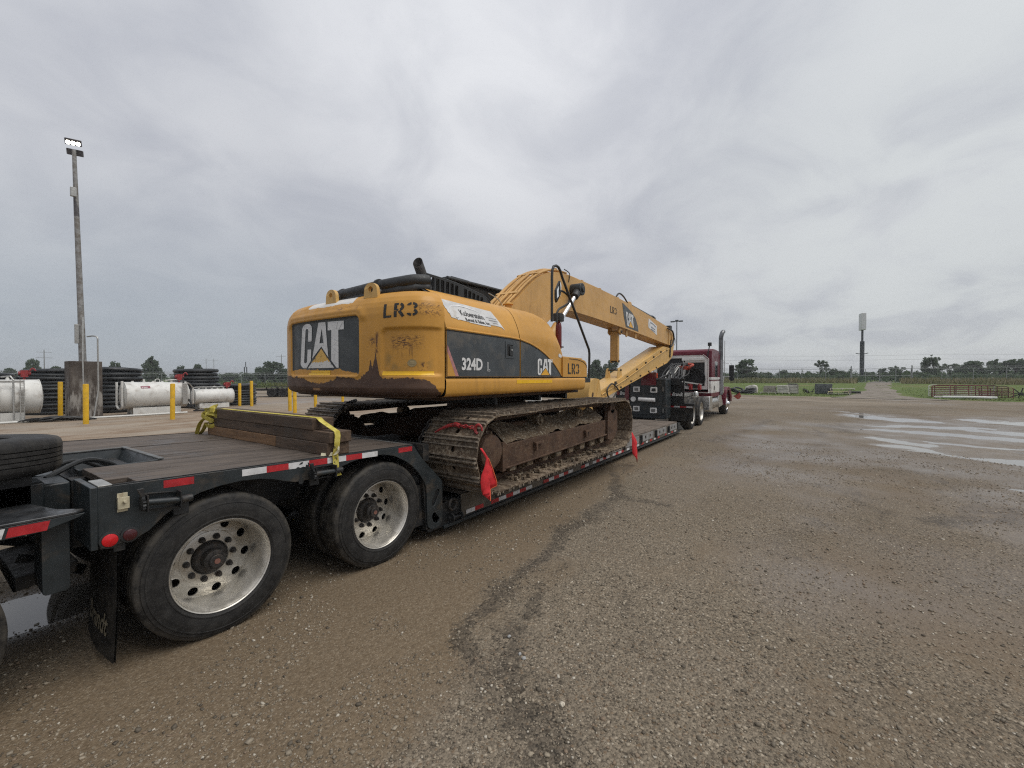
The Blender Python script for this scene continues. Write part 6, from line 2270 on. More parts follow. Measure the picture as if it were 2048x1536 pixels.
# ---- stick, folded back beneath the boom
SB = [(9.612, 1.092), (12.519, 1.673), (15.5, 2.165), (15.85, 2.24)]
ST = [(16.05, 2.75), (15.34, 2.771), (13.3, 2.24), (11.31, 1.700), (9.90, 1.37), (9.70, 1.36)]
nose = [(15.85, 2.24), (16.3, 2.40), (16.5, 2.53), (16.62, 2.85), (16.70, 3.12), (16.66, 3.33), (16.52, 3.44), (16.42, 3.42), (16.2, 3.05), (16.05, 2.75)]
sk = MB()
sk.prism(SB + nose[1:] + ST[1:], YB0 + 0.02, YB1 - 0.02, 'xz')
sk.prism(SB[:-1] + nose + ST[1:], YB0, YB0 + 0.013, 'xz')
sk.prism(SB[:-1] + nose + ST[1:], YB1 - 0.013, YB1, 'xz')
stick = sk.build('stick', M_yel_top, excavator, bevel=0.006)
for x in (10.9, 11.7, 12.5, 13.3, 14.1, 14.9, 15.6):
    for zt, zb_ in ((interp(x, [9.9, 11.31, 13.3, 15.34], [1.37, 1.70, 2.24, 2.771]), interp(x, [9.612, 12.519, 15.5], [1.092, 1.673, 2.165])),):
        m = MB()
        m.box(x, x + 0.07, YB0 - 0.035, YB0, zt - 0.13, zt - 0.06)
        m.box(x + 0.3, x + 0.36, YB0 - 0.03, YB0, zb_ + 0.06, zb_ + 0.11)
        m.build('line_clip', M_iron, stick, bevel=0.004)
MB().bar((9.75, YB0 - 0.012, 1.14), (15.7, YB0 - 0.012, 2.23), 0.022, 0.03).build('edge_flat', M_yel_top, stick)
MB().tube([(9.9, YB0 - 0.03, 1.28), (11.5, YB0 - 0.03, 1.64), (13.5, YB0 - 0.03, 2.16), (15.4, YB0 - 0.03, 2.64), (15.9, YB0 - 0.03, 2.72)], 0.014, 8).build('hydraulic_line', M_yel_top, stick)
MB().bar((16.02, YB0 - 0.02, 2.42), (16.10, YB0 - 0.02, 3.05), 0.04, 0.06).build('hose_bundle', M_hosebl, stick)
MB().tube(smooth_poly([(15.6, YB0 - 0.05, 3.42), (16.1, YB0 - 0.08, 3.36), (16.38, YB0 - 0.06, 3.18), (16.3, YB0 - 0.06, 2.95), (16.05, YB0 - 0.05, 2.80)], 6), 0.028, 8).build('black_hose', M_hosebl, stick)
MB().tube(smooth_poly([(16.6, 4.4, 3.45), (16.95, 4.38, 3.30), (17.1, 4.36, 3.12), (17.0, 4.34, 2.95), (16.6, 4.3, 2.88)], 6), 0.010, 6).build('loose_wire', M_hosebl, stick)
MB().prism([(16.42, 3.38), (16.46, 3.62), (16.66, 3.62), (16.68, 3.30)], 4.36, 4.70, 'xz').build('stick_lug', M_blackpl, stick, bevel=0.015)
MB().tube(smooth_poly([(10.85, YB0 - 0.04, 1.30), (10.50, YB0 - 0.06, 1.16), (10.25, YB0 - 0.06, 1.22), (10.18, YB0 - 0.06, 1.40), (10.45, YB0 - 0.06, 1.54), (10.75, YB0 - 0.05, 1.48), (11.0, YB0 - 0.03, 1.38)], 6), 0.02, 8).build('black_hose', M_hosebl, stick)
MB().box(10.80, 10.92, YB0 - 0.02, YB0 - 0.001, 1.50, 1.60).build('square_pad', M_rubseal, stick)
# tie bracket on top of the stick
for y in (4.36, 4.70):
    MB().prism([(11.20, 1.65), (11.52, 1.73), (11.46, 1.92), (11.36, 1.96), (11.28, 1.90)], y - 0.02, y + 0.02, 'xz').build('stick_lug', M_yel_top, stick, bevel=0.005)
MB().cyl((11.37, 4.30, 1.905), (11.37, 4.76, 1.905), 0.022, 12).build('tie_pin', M_iron, stick)
# bucket folded in at the tip of the stick
bk = MB()
bp_ = [(9.62, 1.66), (9.35, 1.68), (9.16, 1.60), (9.05, 1.42), (9.02, 1.20), (9.06, 0.98), (9.16, 0.84), (9.24, 0.82), (9.62, 1.06), (9.72, 1.30)]
bps = [(v.x, v.y) for v in smooth_poly([(a, b, 0) for a, b in bp_] + [(9.62, 1.66, 0)], 4)][:-1]
for y in (4.20, 4.86):
    bk.prism(bps, y - 0.012, y + 0.012, 'xz')
back = [(v.x, v.y) for v in smooth_poly([(a, b, 0) for a, b in bp_[:8]], 5)]
inner_ = [(lerp(x, 9.6, 0.05), lerp(z, 1.3, 0.05)) for x, z in back]
bk.prism(back + inner_[::-1], 4.20, 4.86, 'xz')
bkt = bk.build('bucket', M_yel_top, excavator, bevel=0.004)
be = MB()
be.tube([(x, 4.185, z) for x, z in [(9.24, 0.83), (9.40, 1.10), (9.52, 1.40), (9.60, 1.64)]], 0.02, 8)
be.build('bucket_edge', M_yel_top, bkt)
MB().add([(9.20, 4.184, 1.33), (9.27, 4.184, 1.38), (9.30, 4.184, 1.30), (9.25, 4.184, 1.24), (9.30, 4.184, 1.18), (9.24, 4.184, 1.14), (9.19, 4.184, 1.22)], [(0, 1, 2, 3, 4, 5, 6)]).build('rust_patch', M_rust, bkt, recalc=False, smooth=0)

# ---- boom lift cylinder (right one): rod, eye and gland
yc_ = 4.12
cyl0, cyl1 = Vector((6.35, yc_, 1.75)), Vector((8.38, yc_, 3.575))
ax = (cyl1 - cyl0).normalized()
MB().cyl(tuple(cyl0), tuple(cyl0 + ax * 1.45), 0.085, 20).build('lift_cylinder', M_yel_boom, excavator)
MB().cyl(tuple(cyl0 + ax * 1.42), tuple(cyl1 - ax * 0.10), 0.045, 18).build('lift_rod', M_chrome, excavator)
re_ = MB()
re_.cyl((cyl1.x, yc_ - 0.09, cyl1.z), (cyl1.x, YB0 + 0.02, cyl1.z), 0.13, 22)
re_.cyl(tuple(cyl1 - ax * 0.28), tuple(cyl1), 0.085, 16)
re_.cyl((cyl1.x, yc_ - 0.12, cyl1.z), (cyl1.x, yc_ - 0.08, cyl1.z), 0.06, 12)
re_.build('rod_eye', M_blackpl, excavator, bevel=0.01)
MB().tube(smooth_poly([(8.2, 4.27, 3.72), (8.22, 4.26, 3.9), (8.0, 4.27, 3.95)], 5), 0.010, 6).build('grease_line', M_hosebl, boom)
cy2 = 4.94
MB().cyl((6.35, cy2, 1.75), (6.35 + ax.x * 1.45, cy2, 1.75 + ax.z * 1.45), 0.085, 16).build('lift_cylinder', M_yel_boom, excavator)
MB().cyl((6.35 + ax.x * 1.42, cy2, 1.75 + ax.z * 1.42), (8.38, cy2, 3.575), 0.052, 16).build('lift_rod', M_chrome, excavator)

# ---- handrail, mirror on its bracket, red extinguisher, filler cap
hr_ = MB()
hpts = [(5.612, 3.20, 2.54), (5.612, 3.20, 3.20), (5.622, 3.20, 3.30), (5.66, 3.20, 3.365), (5.735, 3.20, 3.392), (5.81, 3.20, 3.385), (5.87, 3.20, 3.34), (5.925, 3.20, 3.26), (6.905, 3.20, 2.19), (6.925, 3.20, 2.12), (6.912, 3.20, 1.66)]
hr_.tube(hpts, 0.020, 12)
hrail = hr_.build('handrail', M_blackpl, excavator)
MB().box(6.60, 6.93, 3.18, 3.22, 1.62, 1.70).build('rail_foot', M_blackpl, hrail, bevel=0.004)
ms = MB()
ms.tube(smooth_poly([(5.85, 3.25, 2.55), (5.855, 3.25, 2.68), (5.92, 3.25, 2.765), (6.10, 3.25, 2.84), (6.24, 3.25, 2.905), (6.268, 3.25, 2.98), (6.20, 3.25, 3.03), (6.05, 3.25, 3.06), (5.94, 3.25, 3.05)], 6), 0.017, 10)
ms.build('mirror_arm', M_blackpl, excavator)
mir = MB()
mq = [(5.845, 3.24, 2.858), (5.979, 3.25, 2.997), (5.998, 3.25, 3.155), (5.946, 3.24, 3.215), (5.783, 3.22, 3.04), (5.785, 3.22, 2.90)]
mir.add([Vector(q) for q in mq] + [Vector(q) + Vector((0.015, 0.045, 0.0)) for q in mq], [tuple(range(6)), tuple(range(11, 5, -1))] + [(k, (k + 1) % 6, 6 + (k + 1) % 6, 6 + k) for k in range(6)])
mirror = mir.build('mirror', M_blackpl, excavator, bevel=0.006)
mc_ = sum((Vector(q) for q in mq), Vector()) / 6
MB().add([lerp(Vector(q), mc_, 0.12) + Vector((0.001, -0.005, 0)) for q in mq], [tuple(range(6))]).build('mirror_glass', M_simple('mirror_glass', (0.85, 0.86, 0.87), 0.06, 1.0, var=0.02), mirror, recalc=False, smooth=0)
ext = MB()
ext.lathe([(0, 0), (0.045, 0.0), (0.05, 0.02), (0.05, 0.36), (0.04, 0.42), (0.025, 0.44), (0.025, 0.47), (0, 0.47)], (6.22, 3.42, 2.17), 'z', 20)
ex_ = ext.build('fire_extinguisher', M_simple('extinguisher_red', (0.13, 0.012, 0.013), 0.35, var=0.2), excavator)
MB().box(6.14, 6.30, 3.36, 3.48, 2.62, 2.75).build('extinguisher_head', M_blackpl, ex_, bevel=0.01)
MB().box(6.25, 6.36, 3.40, 3.44, 2.20, 2.22).build('extinguisher_bracket', M_blackpl, ex_)
MB().lathe([(0.0, 0.10), (0.05, 0.10), (0.06, 0.085), (0.085, 0.08), (0.085, 0.07), (0.055, 0.065), (0.055, -0.15)], (5.55, 3.95, 2.78), 'z', 20).build('filler_cap', M_yel, excavator)
MB().box(5.3, 5.85, 3.6, 4.2, 2.4, 2.66).build('tank_top', M_yel, excavator, bevel=0.04)
# ------------------------------------------------------------------ lashings and dunnage on the trailer
# timbers: three courses across the deck
tim = [  # y0, y1, z0, z1, x0, x1, mat, label
    (4.06, 5.56, 0.0, 0.098, 2.005, 2.20, M_timber_lt, 'orange freshly cut timber at the bottom of the stack, far half'),
    (3.22, 4.05, 0.0, 0.100, 2.000, 2.20, M_timber_dk, 'short bottom timber of the deck stack, near half with split end'),
    (3.20, 5.55, 0.100, 0.193, 2.010, 2.21, M_timber_dk, 'middle timber of the stack across the trailer deck'),
    (3.44, 5.30, 0.193, 0.292, 2.000, 2.20, M_timber_dk, 'top timber of the deck stack, shorter than the middle one'),
]
for y0, y1, z0, z1, x0, x1, m_, lab in tim:
    zb = deck_z(2.1) + 0.001
    mb = MB()
    mb.box(x0, x1, y0, y1, zb + z0 + 0.001, zb + z1)
    o = mb.build('timber_beam', m_, None, ((x0 + x1) / 2, (y0 + y1) / 2, zb + z0), bevel=0.006)
    tag(o, lab, 'timber', 'timbers stacked on the trailer deck')

# webbing strap: over the stack, down to the winch, loose end, wad at the far side
t = NT('yellow_webbing')
p = t.pos()
n1_ = t.noise(p, 22, 6, 0.7)
col = t.mix(t.ramp(n1_, 0.35, 0.7), (0.40, 0.33, 0.05), (0.62, 0.54, 0.15))
col = t.mix(t.ramp(t.noise(p, 14, 6, 0.72, 0.6), 0.58, 0.66), col, (0.07, 0.06, 0.035))
t.bump(t.noise(p, 160, 2, 0.5), 0.3, 0.003)
M_web = t.set(col, 0.8, None, 0.2)
M_web_pale = M_simple('faded_webbing', (0.58, 0.54, 0.38), 0.8, var=0.3, scale=18)


def ribbon(mb, pts, w, wdir, th=0.0025, twist=None):
    """flat strap through 3D points; wdir = direction of its width (per point or constant)"""
    P = [Vector(p) for p in pts]
    v = []
    for i, p_ in enumerate(P):
        d = (P[min(i + 1, len(P) - 1)] - P[max(i - 1, 0)]).normalized()
        wd = Vector(wdir[i] if isinstance(wdir, list) else wdir)
        wd = (wd - d * wd.dot(d)).normalized()
        n = d.cross(wd).normalized()
        for sw_, sn in ((-1, -1), (1, -1), (1, 1), (-1, 1)):
            v.append(p_ + wd * sw_ * w / 2 + n * sn * th / 2)
    f = []
    for i in range(len(P) - 1):
        for k in range(4):
            f.append((i * 4 + k, i * 4 + (k + 1) % 4, (i + 1) * 4 + (k + 1) % 4, (i + 1) * 4 + k))
    f += [(3, 2, 1, 0), tuple((len(P) - 1) * 4 + k for k in range(4))]
    mb.add(v, f)


zt = deck_z(2.1)
strap = thing('ratchet_strap', 'dirty yellow webbing strap tied over the stacked timbers', 'strap', (2.1, 3.2, zt))
mb = MB()
top = zt + 0.297
run = [(2.02, 5.42, zt + 0.215), (2.03, 5.34, zt + 0.29), (2.035, 5.25, top + 0.002), (2.05, 4.4, top + 0.001), (2.06, 3.6, top + 0.001), (2.062, 3.445, top), (2.066, 3.40, top - 0.028), (2.070, 3.24, top - 0.085), (2.071, 3.195, zt + 0.198), (2.068, 3.18, zt + 0.165), (2.06, 3.185, zt + 0.06), (2.058, 3.205, zt + 0.004)]
ribbon(mb, run, 0.050, (1, 0, 0))
mb.build('webbing', M_web, strap)
mb = MB()
ribbon(mb, [(2.06, 3.204, zt + 0.015), (2.062, 3.200, zt - 0.03), (2.064, 3.196, zt - 0.12), (2.066, 3.165, zt - 0.160)], 0.052, (1, 0, 0))
mb.build('webbing_tail', M_web, strap)
mb = MB()
ribbon(mb, smooth_poly([(1.975, 3.27, zt + 0.012), (2.0, 3.24, zt + 0.012), (2.05, 3.20, zt + 0.02), (2.075, 3.175, zt + 0.05), (2.06, 3.165, zt + 0.07)], 5), 0.03, (0.3, 0.2, 1))
mb.build('webbing_fold', M_web_pale, strap)
# wad of slack webbing hanging at the far end
mb = MB()
for q in range(7):
    c = Vector((2.0 + rng.uniform(-.03, .05), 5.50 + rng.uniform(-.05, .08), zt + 0.15 + rng.uniform(0, 0.13)))
    pts = []
    a0 = rng.uniform(0, 6)
    for k in range(12):
        a = a0 + k * 0.5
        pts.append(c + Vector((0.06 * cos(a) * rng.uniform(.8, 1.1), 0.08 * sin(a), 0.05 * sin(a * 0.7 + q))))
    ribbon(mb, pts, 0.045, (rng.uniform(-1, 1), rng.uniform(-.3, .3), 1))
lp = smooth_poly([(1.97, 5.45, zt + 0.22), (1.955, 5.60, zt + 0.14), (1.95, 5.68, zt + 0.04), (1.955, 5.70, zt - 0.01), (1.96, 5.64, zt + 0.005), (1.965, 5.56, zt + 0.06), (1.975, 5.50, zt + 0.14)], 5)
ribbon(mb, lp, 0.045, (1, 0.1, 0.1))
mb.build('webbing_wad', M_web, strap)

# red flags hung on the track
M_flag = M_simple('red_flag_cloth', (0.60, 0.022, 0.028), 0.75, var=0.25, scale=14, bump=0.2, bscale=40)
M_flag_hem = M_simple('orange_hem', (0.80, 0.17, 0.06), 0.7, var=0.15, scale=20)


def cloth_flag(name, label, outline, yfun, group=None, hem=None):
    """outline in (x,z); yfun gives folds"""
    V, F = lifted(outline, (), lambda u, v: (u, v, 0), 4)
    mb = MB()
    mb.add([(a, yfun(a, b), b) for a, b, _ in V], F)
    c = (sum(a for a, _ in outline) / len(outline), yfun(*outline[0]), min(b for _, b in outline))
    o = mb.build(name, M_flag, None, c, recalc=False, smooth=60)
    tag(o, label, 'flag', group)
    md_ = o.modifiers.new('thick', 'SOLIDIFY')
    md_.thickness = 0.003
    if hem:
        h = MB()
        h.tube([(a, yfun(a, b) - 0.003, b) for a, b in hem], 0.004, 6)
        h.build('flag_hem', M_flag_hem, o)
    return o


zf = ZW
ff_ = lambda x, z: 2.80 + (0.026 * sin((x - 3.45) * 52 + (z - 0.6) * 7) + 0.012 * sin((x - 3.4) * 110 - z * 9)) * min(1, max(0.1, (0.95 - z) * 2.4)) - 0.02 * max(0, (0.9 - z))
cloth_flag('red_flag', 'red cloth flag hanging on the rear end of the muddy track', [(3.435, 0.985), (3.46, 0.985), (3.52, 0.92), (3.575, 0.86), (3.625, 0.74), (3.668, 0.60), (3.672, 0.555), (3.63, 0.525), (3.60, 0.47), (3.57, 0.415), (3.53, 0.45), (3.50, 0.49), (3.455, 0.555), (3.475, 0.70), (3.50, 0.80), (3.53, 0.865), (3.49, 0.91)], ff_, 'red warning flags',
           hem=[(3.575, 0.86), (3.625, 0.74), (3.668, 0.60), (3.672, 0.555), (3.63, 0.525), (3.60, 0.47), (3.57, 0.415)])
ff2 = lambda x, z: 2.81 + 0.03 * sin((x - 8.2) * 30) - 0.03 * max(0, 0.7 - z)
cloth_flag('red_flag', 'red cloth flag hanging at the front end of the muddy track', [(8.02, 0.66), (8.06, 0.66), (8.12, 0.53), (8.20, 0.40), (8.27, 0.26), (8.255, 0.19), (8.20, 0.09), (8.18, 0.06), (8.15, 0.12), (8.06, 0.24), (8.03, 0.36), (8.05, 0.5)], ff2, 'red warning flags',
           hem=[(8.12, 0.53), (8.20, 0.40), (8.27, 0.26), (8.255, 0.19), (8.20, 0.09)])
# chain with red lever binder and grab hook over the rear of the track
M_binder = M_simple('red_binder_paint', (0.36, 0.028, 0.03), 0.45, var=0.35, scale=22, dirt=(0.12, 0.07, 0.05), dirt_amt=0.35, bump=0.2)
bnd = thing('chain_binder', 'red lever chain binder with hook lying on the rear of the track', 'chain binder', (3.5, 3.2, 1.0))


def tr_rear(y, ang, lift=0.04):
    """point just outside the rear bend of the track, ang up from horizontal"""
    return (TX0 - (TRAD + lift) * cos(ang), y, TZC + (TRAD + lift) * sin(ang))


mb = MB()
mb.tube([tr_rear(3.44, 0.52, 0.05), tr_rear(3.36, 0.62, 0.055), tr_rear(3.28, 0.72, 0.05), tr_rear(3.22, 0.76, 0.045)], [0.010, 0.014, 0.019, 0.022], 8)
mb.tube([tr_rear(3.22, 0.76, 0.045), tr_rear(3.17, 0.75, 0.06), tr_rear(3.13, 0.74, 0.045)], 0.025, 8)
mb.build('binder_lever', M_binder, bnd)
mb = MB()
for k in range(4):
    y = 3.10 - k * 0.045
    c = Vector(tr_rear(y, 0.745 - k * 0.004, 0.045))
    q = Matrix.Rotation(k * pi / 2 + 0.5, 3, 'Y')
    mb.tube([c + q @ Vector((0.017 * cos(a), 0.033 * sin(a), 0.0)) for a in [2 * pi * j / 12 for j in range(12)]], 0.0065, 6, closed=True)
mb.build('chain_links', M_binder, bnd)
mb = MB()
hk = []
for k in range(12):
    a = R(-70 + k * 24)
    hk.append((TX0 - (TRAD + 0.045) * cos(0.70) + 0.012, 2.87 + 0.045 * cos(a), TZC + (TRAD + 0.05) * sin(0.70) - 0.01 + 0.05 * sin(a)))
mb.tube([tr_rear(2.95, 0.74, 0.045)] + hk, [0.012] + [0.016] * 8 + [0.014, 0.012, 0.010, 0.008], 8)
mb.build('grab_hook', M_binder, bnd)
mb = MB()


def chain(mb, pts, link=0.075, r_=0.009):
    P = [Vector(p) for p in pts]
    d_ = [0]
    for a, b in zip(P, P[1:]):
        d_.append(d_[-1] + (b - a).length)
    n = int(d_[-1] / (link * 0.72))
    for k in range(n):
        s = (k + 0.5) / n * d_[-1]
        i = max(j for j in range(len(d_)) if d_[j] <= s)
        i = min(i, len(P) - 2)
        tt = (s - d_[i]) / max(1e-6, d_[i + 1] - d_[i])
        c = P[i].lerp(P[i + 1], tt)
        dr = (P[i + 1] - P[i]).normalized()
        u, w = frame_from(dr)
        s1 = u if k % 2 else w
        mb.tube([c + dr * link / 2 * cos(a) + s1 * 0.022 * sin(a) for a in [2 * pi * j / 10 for j in range(10)]], r_, 5, closed=True)


ch1 = MB()
chain(ch1, [tr_rear(3.62, 0.85, 0.03), tr_rear(3.66, 0.35, 0.03), (3.40, 3.72, 0.62), (3.30, 3.86, 0.46)])
o = ch1.build('tie_down_chain', M_iron, None, tr_rear(3.62, 0.85, 0.03))
tag(o, 'dark tie down chain hanging at the inner rear corner of the near track', 'chain', 'tie down chains')
ch2 = MB()
chain(ch2, [(3.50, 5.45, 1.16), (3.62, 5.50, 1.25), (3.80, 5.58, 1.335), (4.0, 5.75, 1.345), (4.2, 5.95, 1.345)])
o = ch2.build('tie_down_chain', M_iron, None, (3.5, 5.45, 1.16))
tag(o, 'dark tie down chain lying over the rear of the far track', 'chain', 'tie down chains')

# ------------------------------------------------------------------ tractor unit
TRK = (18.5, 4.42, 0)
YC = 4.42
truck = thing('semi_truck', 'maroon and white semi truck with tall chrome exhaust coupled to the trailer', 'truck', TRK)
M_mar = M_simple('maroon_truck_paint', (0.105, 0.009, 0.020), 0.34, var=0.12, scale=2, dirt=(0.10, 0.06, 0.05), dirt_amt=0.12, spec=0.25)
M_trkwhite = M_simple('white_truck_paint', (0.66, 0.65, 0.63), 0.3, var=0.06, scale=3, dirt=(0.35, 0.31, 0.26), dirt_amt=0.2)
M_rackwhite = M_simple('white_rack_paint', (0.70, 0.69, 0.67), 0.4, var=0.1, scale=6, dirt=(0.36, 0.32, 0.27), dirt_amt=0.25)
M_glass = M_simple('dark_truck_glass', (0.02, 0.024, 0.027), 0.05, spec=0.6, var=0.1)
M_mesh = M_simple('black_mesh', (0.016, 0.016, 0.017), 0.6, var=0.4, scale=12)
TY = 0.51 / TYR
for xd in (15.03, 16.40):
    dual_wheel(truck, xd, 3.27, 0.495, 0.3, name='wheel', scale=1.07)
    dual_wheel(truck, xd, 5.60, 0.495, 0.3, name='wheel', sgn=-1, nuts=False, scale=1.07)
# steer wheels: disc outward
for yy, sg in ((3.30, 1), (5.52, -1)):
    w_ = inst('wheel', tyre_me, truck, (22.05, yy, 0.485), (0, 0, 0 if sg == 1 else pi), (1.05,) * 3)
    m_ = MB()
    m_.lathe([(0.295, 0.0), (0.298, -0.006), (0.28, 0.02), (0.26, 0.035), (0.24, 0.02), (0.20, -0.02), (0.15, -0.045), (0.11, -0.05), (0.10, -0.10), (0.06, -0.13), (0, -0.135)], (22.05, yy, 0.485), 'y', 40, sgn=sg)
    m_.build('rim', M_chrome, w_, (22.05, yy, 0.485))
ch = MB()
for y in (YC - 0.43, YC + 0.43):
    ch.box(14.3, 22.6, y - 0.05, y + 0.05, 0.72, 0.98)
ch.box(15.3, 16.1, YC - 0.4, YC + 0.4, 1.0, 1.18)
ch.box(14.3, 14.4, YC - 0.5, YC + 0.5, 0.72, 0.98)
ch.build('chassis', M_black, truck)
# sleeper: maroon upper, white lower, stripes
XS0, XS1 = 18.42, 20.22
YS0, YS1 = 3.30, 5.54
prof_roof = [(XS0, 0.95), (XS0, 2.62), (XS0 + 0.06, 2.75), (XS0 + 0.2, 2.82), (XS1 - 0.35, 2.80), (XS1, 2.70), (XS1, 0.95)]
slm = MB()
slm.prism([(XS0, 1.62), (XS0, 2.60), (XS0 + 0.05, 2.74), (XS0 + 0.2, 2.825), (XS0 + 0.8, 2.835), (XS1 - 0.3, 2.80), (XS1, 2.66), (XS1, 1.62)], YS0, YS1, 'xz')
sleeper = slm.build('sleeper', M_mar, truck, bevel=0.07, segs=4)
slw = MB()
slw.box(XS0 + 0.004, XS1 - 0.004, YS0 + 0.004, YS1 - 0.004, 1.06, 1.63)
slw.build('sleeper_lower', M_trkwhite, sleeper, bevel=0.03)
MB().box(XS0 + 0.006, XS1 - 0.006, YS0 + 0.006, YS1 - 0.006, 0.90, 1.08).build('sleeper_skirt', M_mar, sleeper, bevel=0.02)
for z0, z1, m_ in ((1.615, 1.70, M_trkwhite), (1.55, 1.60, M_mar)):
    MB().box(XS0 - 0.006, XS1 + 0.004, YS0 - 0.006, YS1 + 0.006, z0, z1).build('stripe', m_, sleeper, bevel=0.02)
# side window and luggage door
MB().prism(rrect(19.1, 19.62, 1.74, 2.32, 0.06, 4), YS0 - 0.012, YS0 - 0.002, 'xz').build('sleeper_window', M_glass, sleeper)
MB().prism(rrect(19.08, 19.64, 1.72, 2.34, 0.06, 4), YS0 - 0.008, YS0 - 0.001, 'xz', holes=[rrect(19.1, 19.62, 1.74, 2.32, 0.06, 4)]).build('window_trim', M_chrome, sleeper)
MB().prism(rrect(18.75, 19.6, 1.12, 1.48, 0.04, 3), YS0 - 0.006, YS0 + 0.01, 'xz').build('luggage_door', M_trkwhite, sleeper, bevel=0.003)
MB().box(18.9, 18.98, YS0 - 0.02, YS0 - 0.004, 1.18, 1.36).build('door_latch', M_blackpl, sleeper)
MB().box(XS0 - 0.03, XS0 - 0.005, YS0 + 0.12, YS0 + 0.20, 1.95, 2.30).build('work_lamp', M_white, sleeper, bevel=0.01)
# cab, hood, fender
cbm = MB()
cbm.prism([(XS1 + 0.01, 0.95), (XS1 + 0.01, 2.60), (XS1 + 0.5, 2.62), (XS1 + 0.95, 2.50), (XS1 + 1.12, 2.36), (XS1 + 1.35, 1.80), (XS1 + 1.35, 0.95)], YS0 + 0.14, YS1 - 0.14, 'xz')
cabt = cbm.build('cab', M_mar, truck, bevel=0.05, segs=3)
MB().prism([(XS1 + 0.45, 1.75), (XS1 + 0.45, 2.38), (XS1 + 0.95, 2.36), (XS1 + 1.22, 1.78)], YS0 + 0.125, YS0 + 0.135, 'xz').build('door_window', M_glass, cabt)
MB().box(XS1 + 0.03, XS1 + 1.34, YS0 + 0.128, YS0 + 0.136, 1.0, 1.55).build('door_lower', M_trkwhite, cabt, bevel=0.01)
hdm = MB()
hdm.prism([(XS1 + 1.36, 0.95), (XS1 + 1.36, 1.78), (XS1 + 2.0, 1.70), (23.15, 1.58), (23.22, 1.45), (23.22, 0.75), (22.7, 0.75)], YC - 0.62, YC + 0.62, 'xz')
hdm.build('hood', M_mar, truck, bevel=0.08, segs=3)
for ya, yb in ((3.22, YC - 0.60), (YC + 0.60, 5.60)):
    arc = [(22.05 + 0.66 * cos(R(a)), 0.485 + 0.62 * sin(R(a))) for a in range(170, 9, -10)]
    out = [(21.20, 0.45), (21.22, 0.72), (21.42, 1.10), (21.8, 1.26), (22.3, 1.26), (22.75, 1.12), (23.0, 0.85), (23.05, 0.55)]
    MB().prism(out + arc[::-1], ya, yb, 'xz').build('fender', M_mar, truck, bevel=0.05, segs=3)
MB().box(23.22, 23.4, 3.3, 5.54, 0.40, 0.72).build('bumper', M_chrome, truck, bevel=0.03)
MB().box(23.15, 23.24, YC - 0.5, YC + 0.5, 0.75, 1.5).build('grille', M_chrome, truck, bevel=0.02)
# tank, steps, boxes under the cab
tk = MB()
tk.cyl((18.65, 3.62, 0.66), (20.0, 3.62, 0.66), 0.31, 32)
tank = tk.build('fuel_tank', M_alu, truck, bevel=0.02)
for x in (18.95, 19.7):
    MB().cyl((x - 0.03, 3.62, 0.66), (x + 0.03, 3.62, 0.66), 0.316, 32).build('tank_strap', M_chrome, tank)
st_ = MB()
st_.prism([(18.05, 0.40), (18.62, 0.32), (18.62, 0.95), (18.10, 0.95)], 3.30, 3.8, 'xz')
st_.build('battery_box', M_alu, truck, bevel=0.02)
st_ = MB()
st_.prism([(20.05, 0.42), (21.15, 0.48), (21.0, 0.62), (20.62, 0.95), (20.05, 0.95)], 3.30, 3.9, 'xz')
st_.build('step_box', M_alu, truck, bevel=0.02)
# headache rack: white frame with chamfered corner, dark mesh, coil and lockers
XR = 18.12
rk = MB()
rko = [(3.36, 1.12), (3.36, 2.42), (3.56, 2.60), (5.28, 2.60), (5.48, 2.42), (5.48, 1.12)]
rki = [(3.50, 1.36), (3.50, 2.34), (3.62, 2.46), (5.22, 2.46), (5.34, 2.34), (5.34, 1.36)]
rk.prism(rko, XR, XR + 0.10, 'yz', holes=[rki])
rk.box(XR, XR + 0.2, 3.36, 5.48, 1.08, 1.24)
rk.box(XR + 0.02, XR + 0.09, 4.22, 4.32, 1.3, 2.5)
rk.box(XR + 0.02, XR + 0.09, 3.5, 4.3, 2.28, 2.46)
rack = rk.build('headache_rack', M_rackwhite, truck, bevel=0.012)
MB().prism([(y * 1 if True else 0, z) for y, z in rki], XR + 0.06, XR + 0.08, 'yz').build('rack_mesh', M_mesh, rack)
mb = MB()
mb.prism([(y, z) for y, z in rko], XR - 0.012, XR - 0.002, 'yz', holes=[[(lerp(y, 4.42, 0.018), lerp(z, 1.8, 0.03)) for y, z in rko]])
mb.build('rack_trim', M_mar, rack)
MB().box(XR - 0.02, XR + 0.02, 3.55, 4.35, 2.36, 2.47).build('light_bar', M_white, rack, bevel=0.01)
cl_ = MB()
for q in range(5):
    rr_ = 0.24 + 0.035 * q
    cl_.tube([(XR + 0.03 - 0.014 * q, 3.86 + rr_ * cos(a), 1.66 + rr_ * sin(a)) for a in [2 * pi * k / 32 for k in range(32)]], 0.02, 6, closed=True)
cl_.build('cable_coil', M_hosebl, rack)
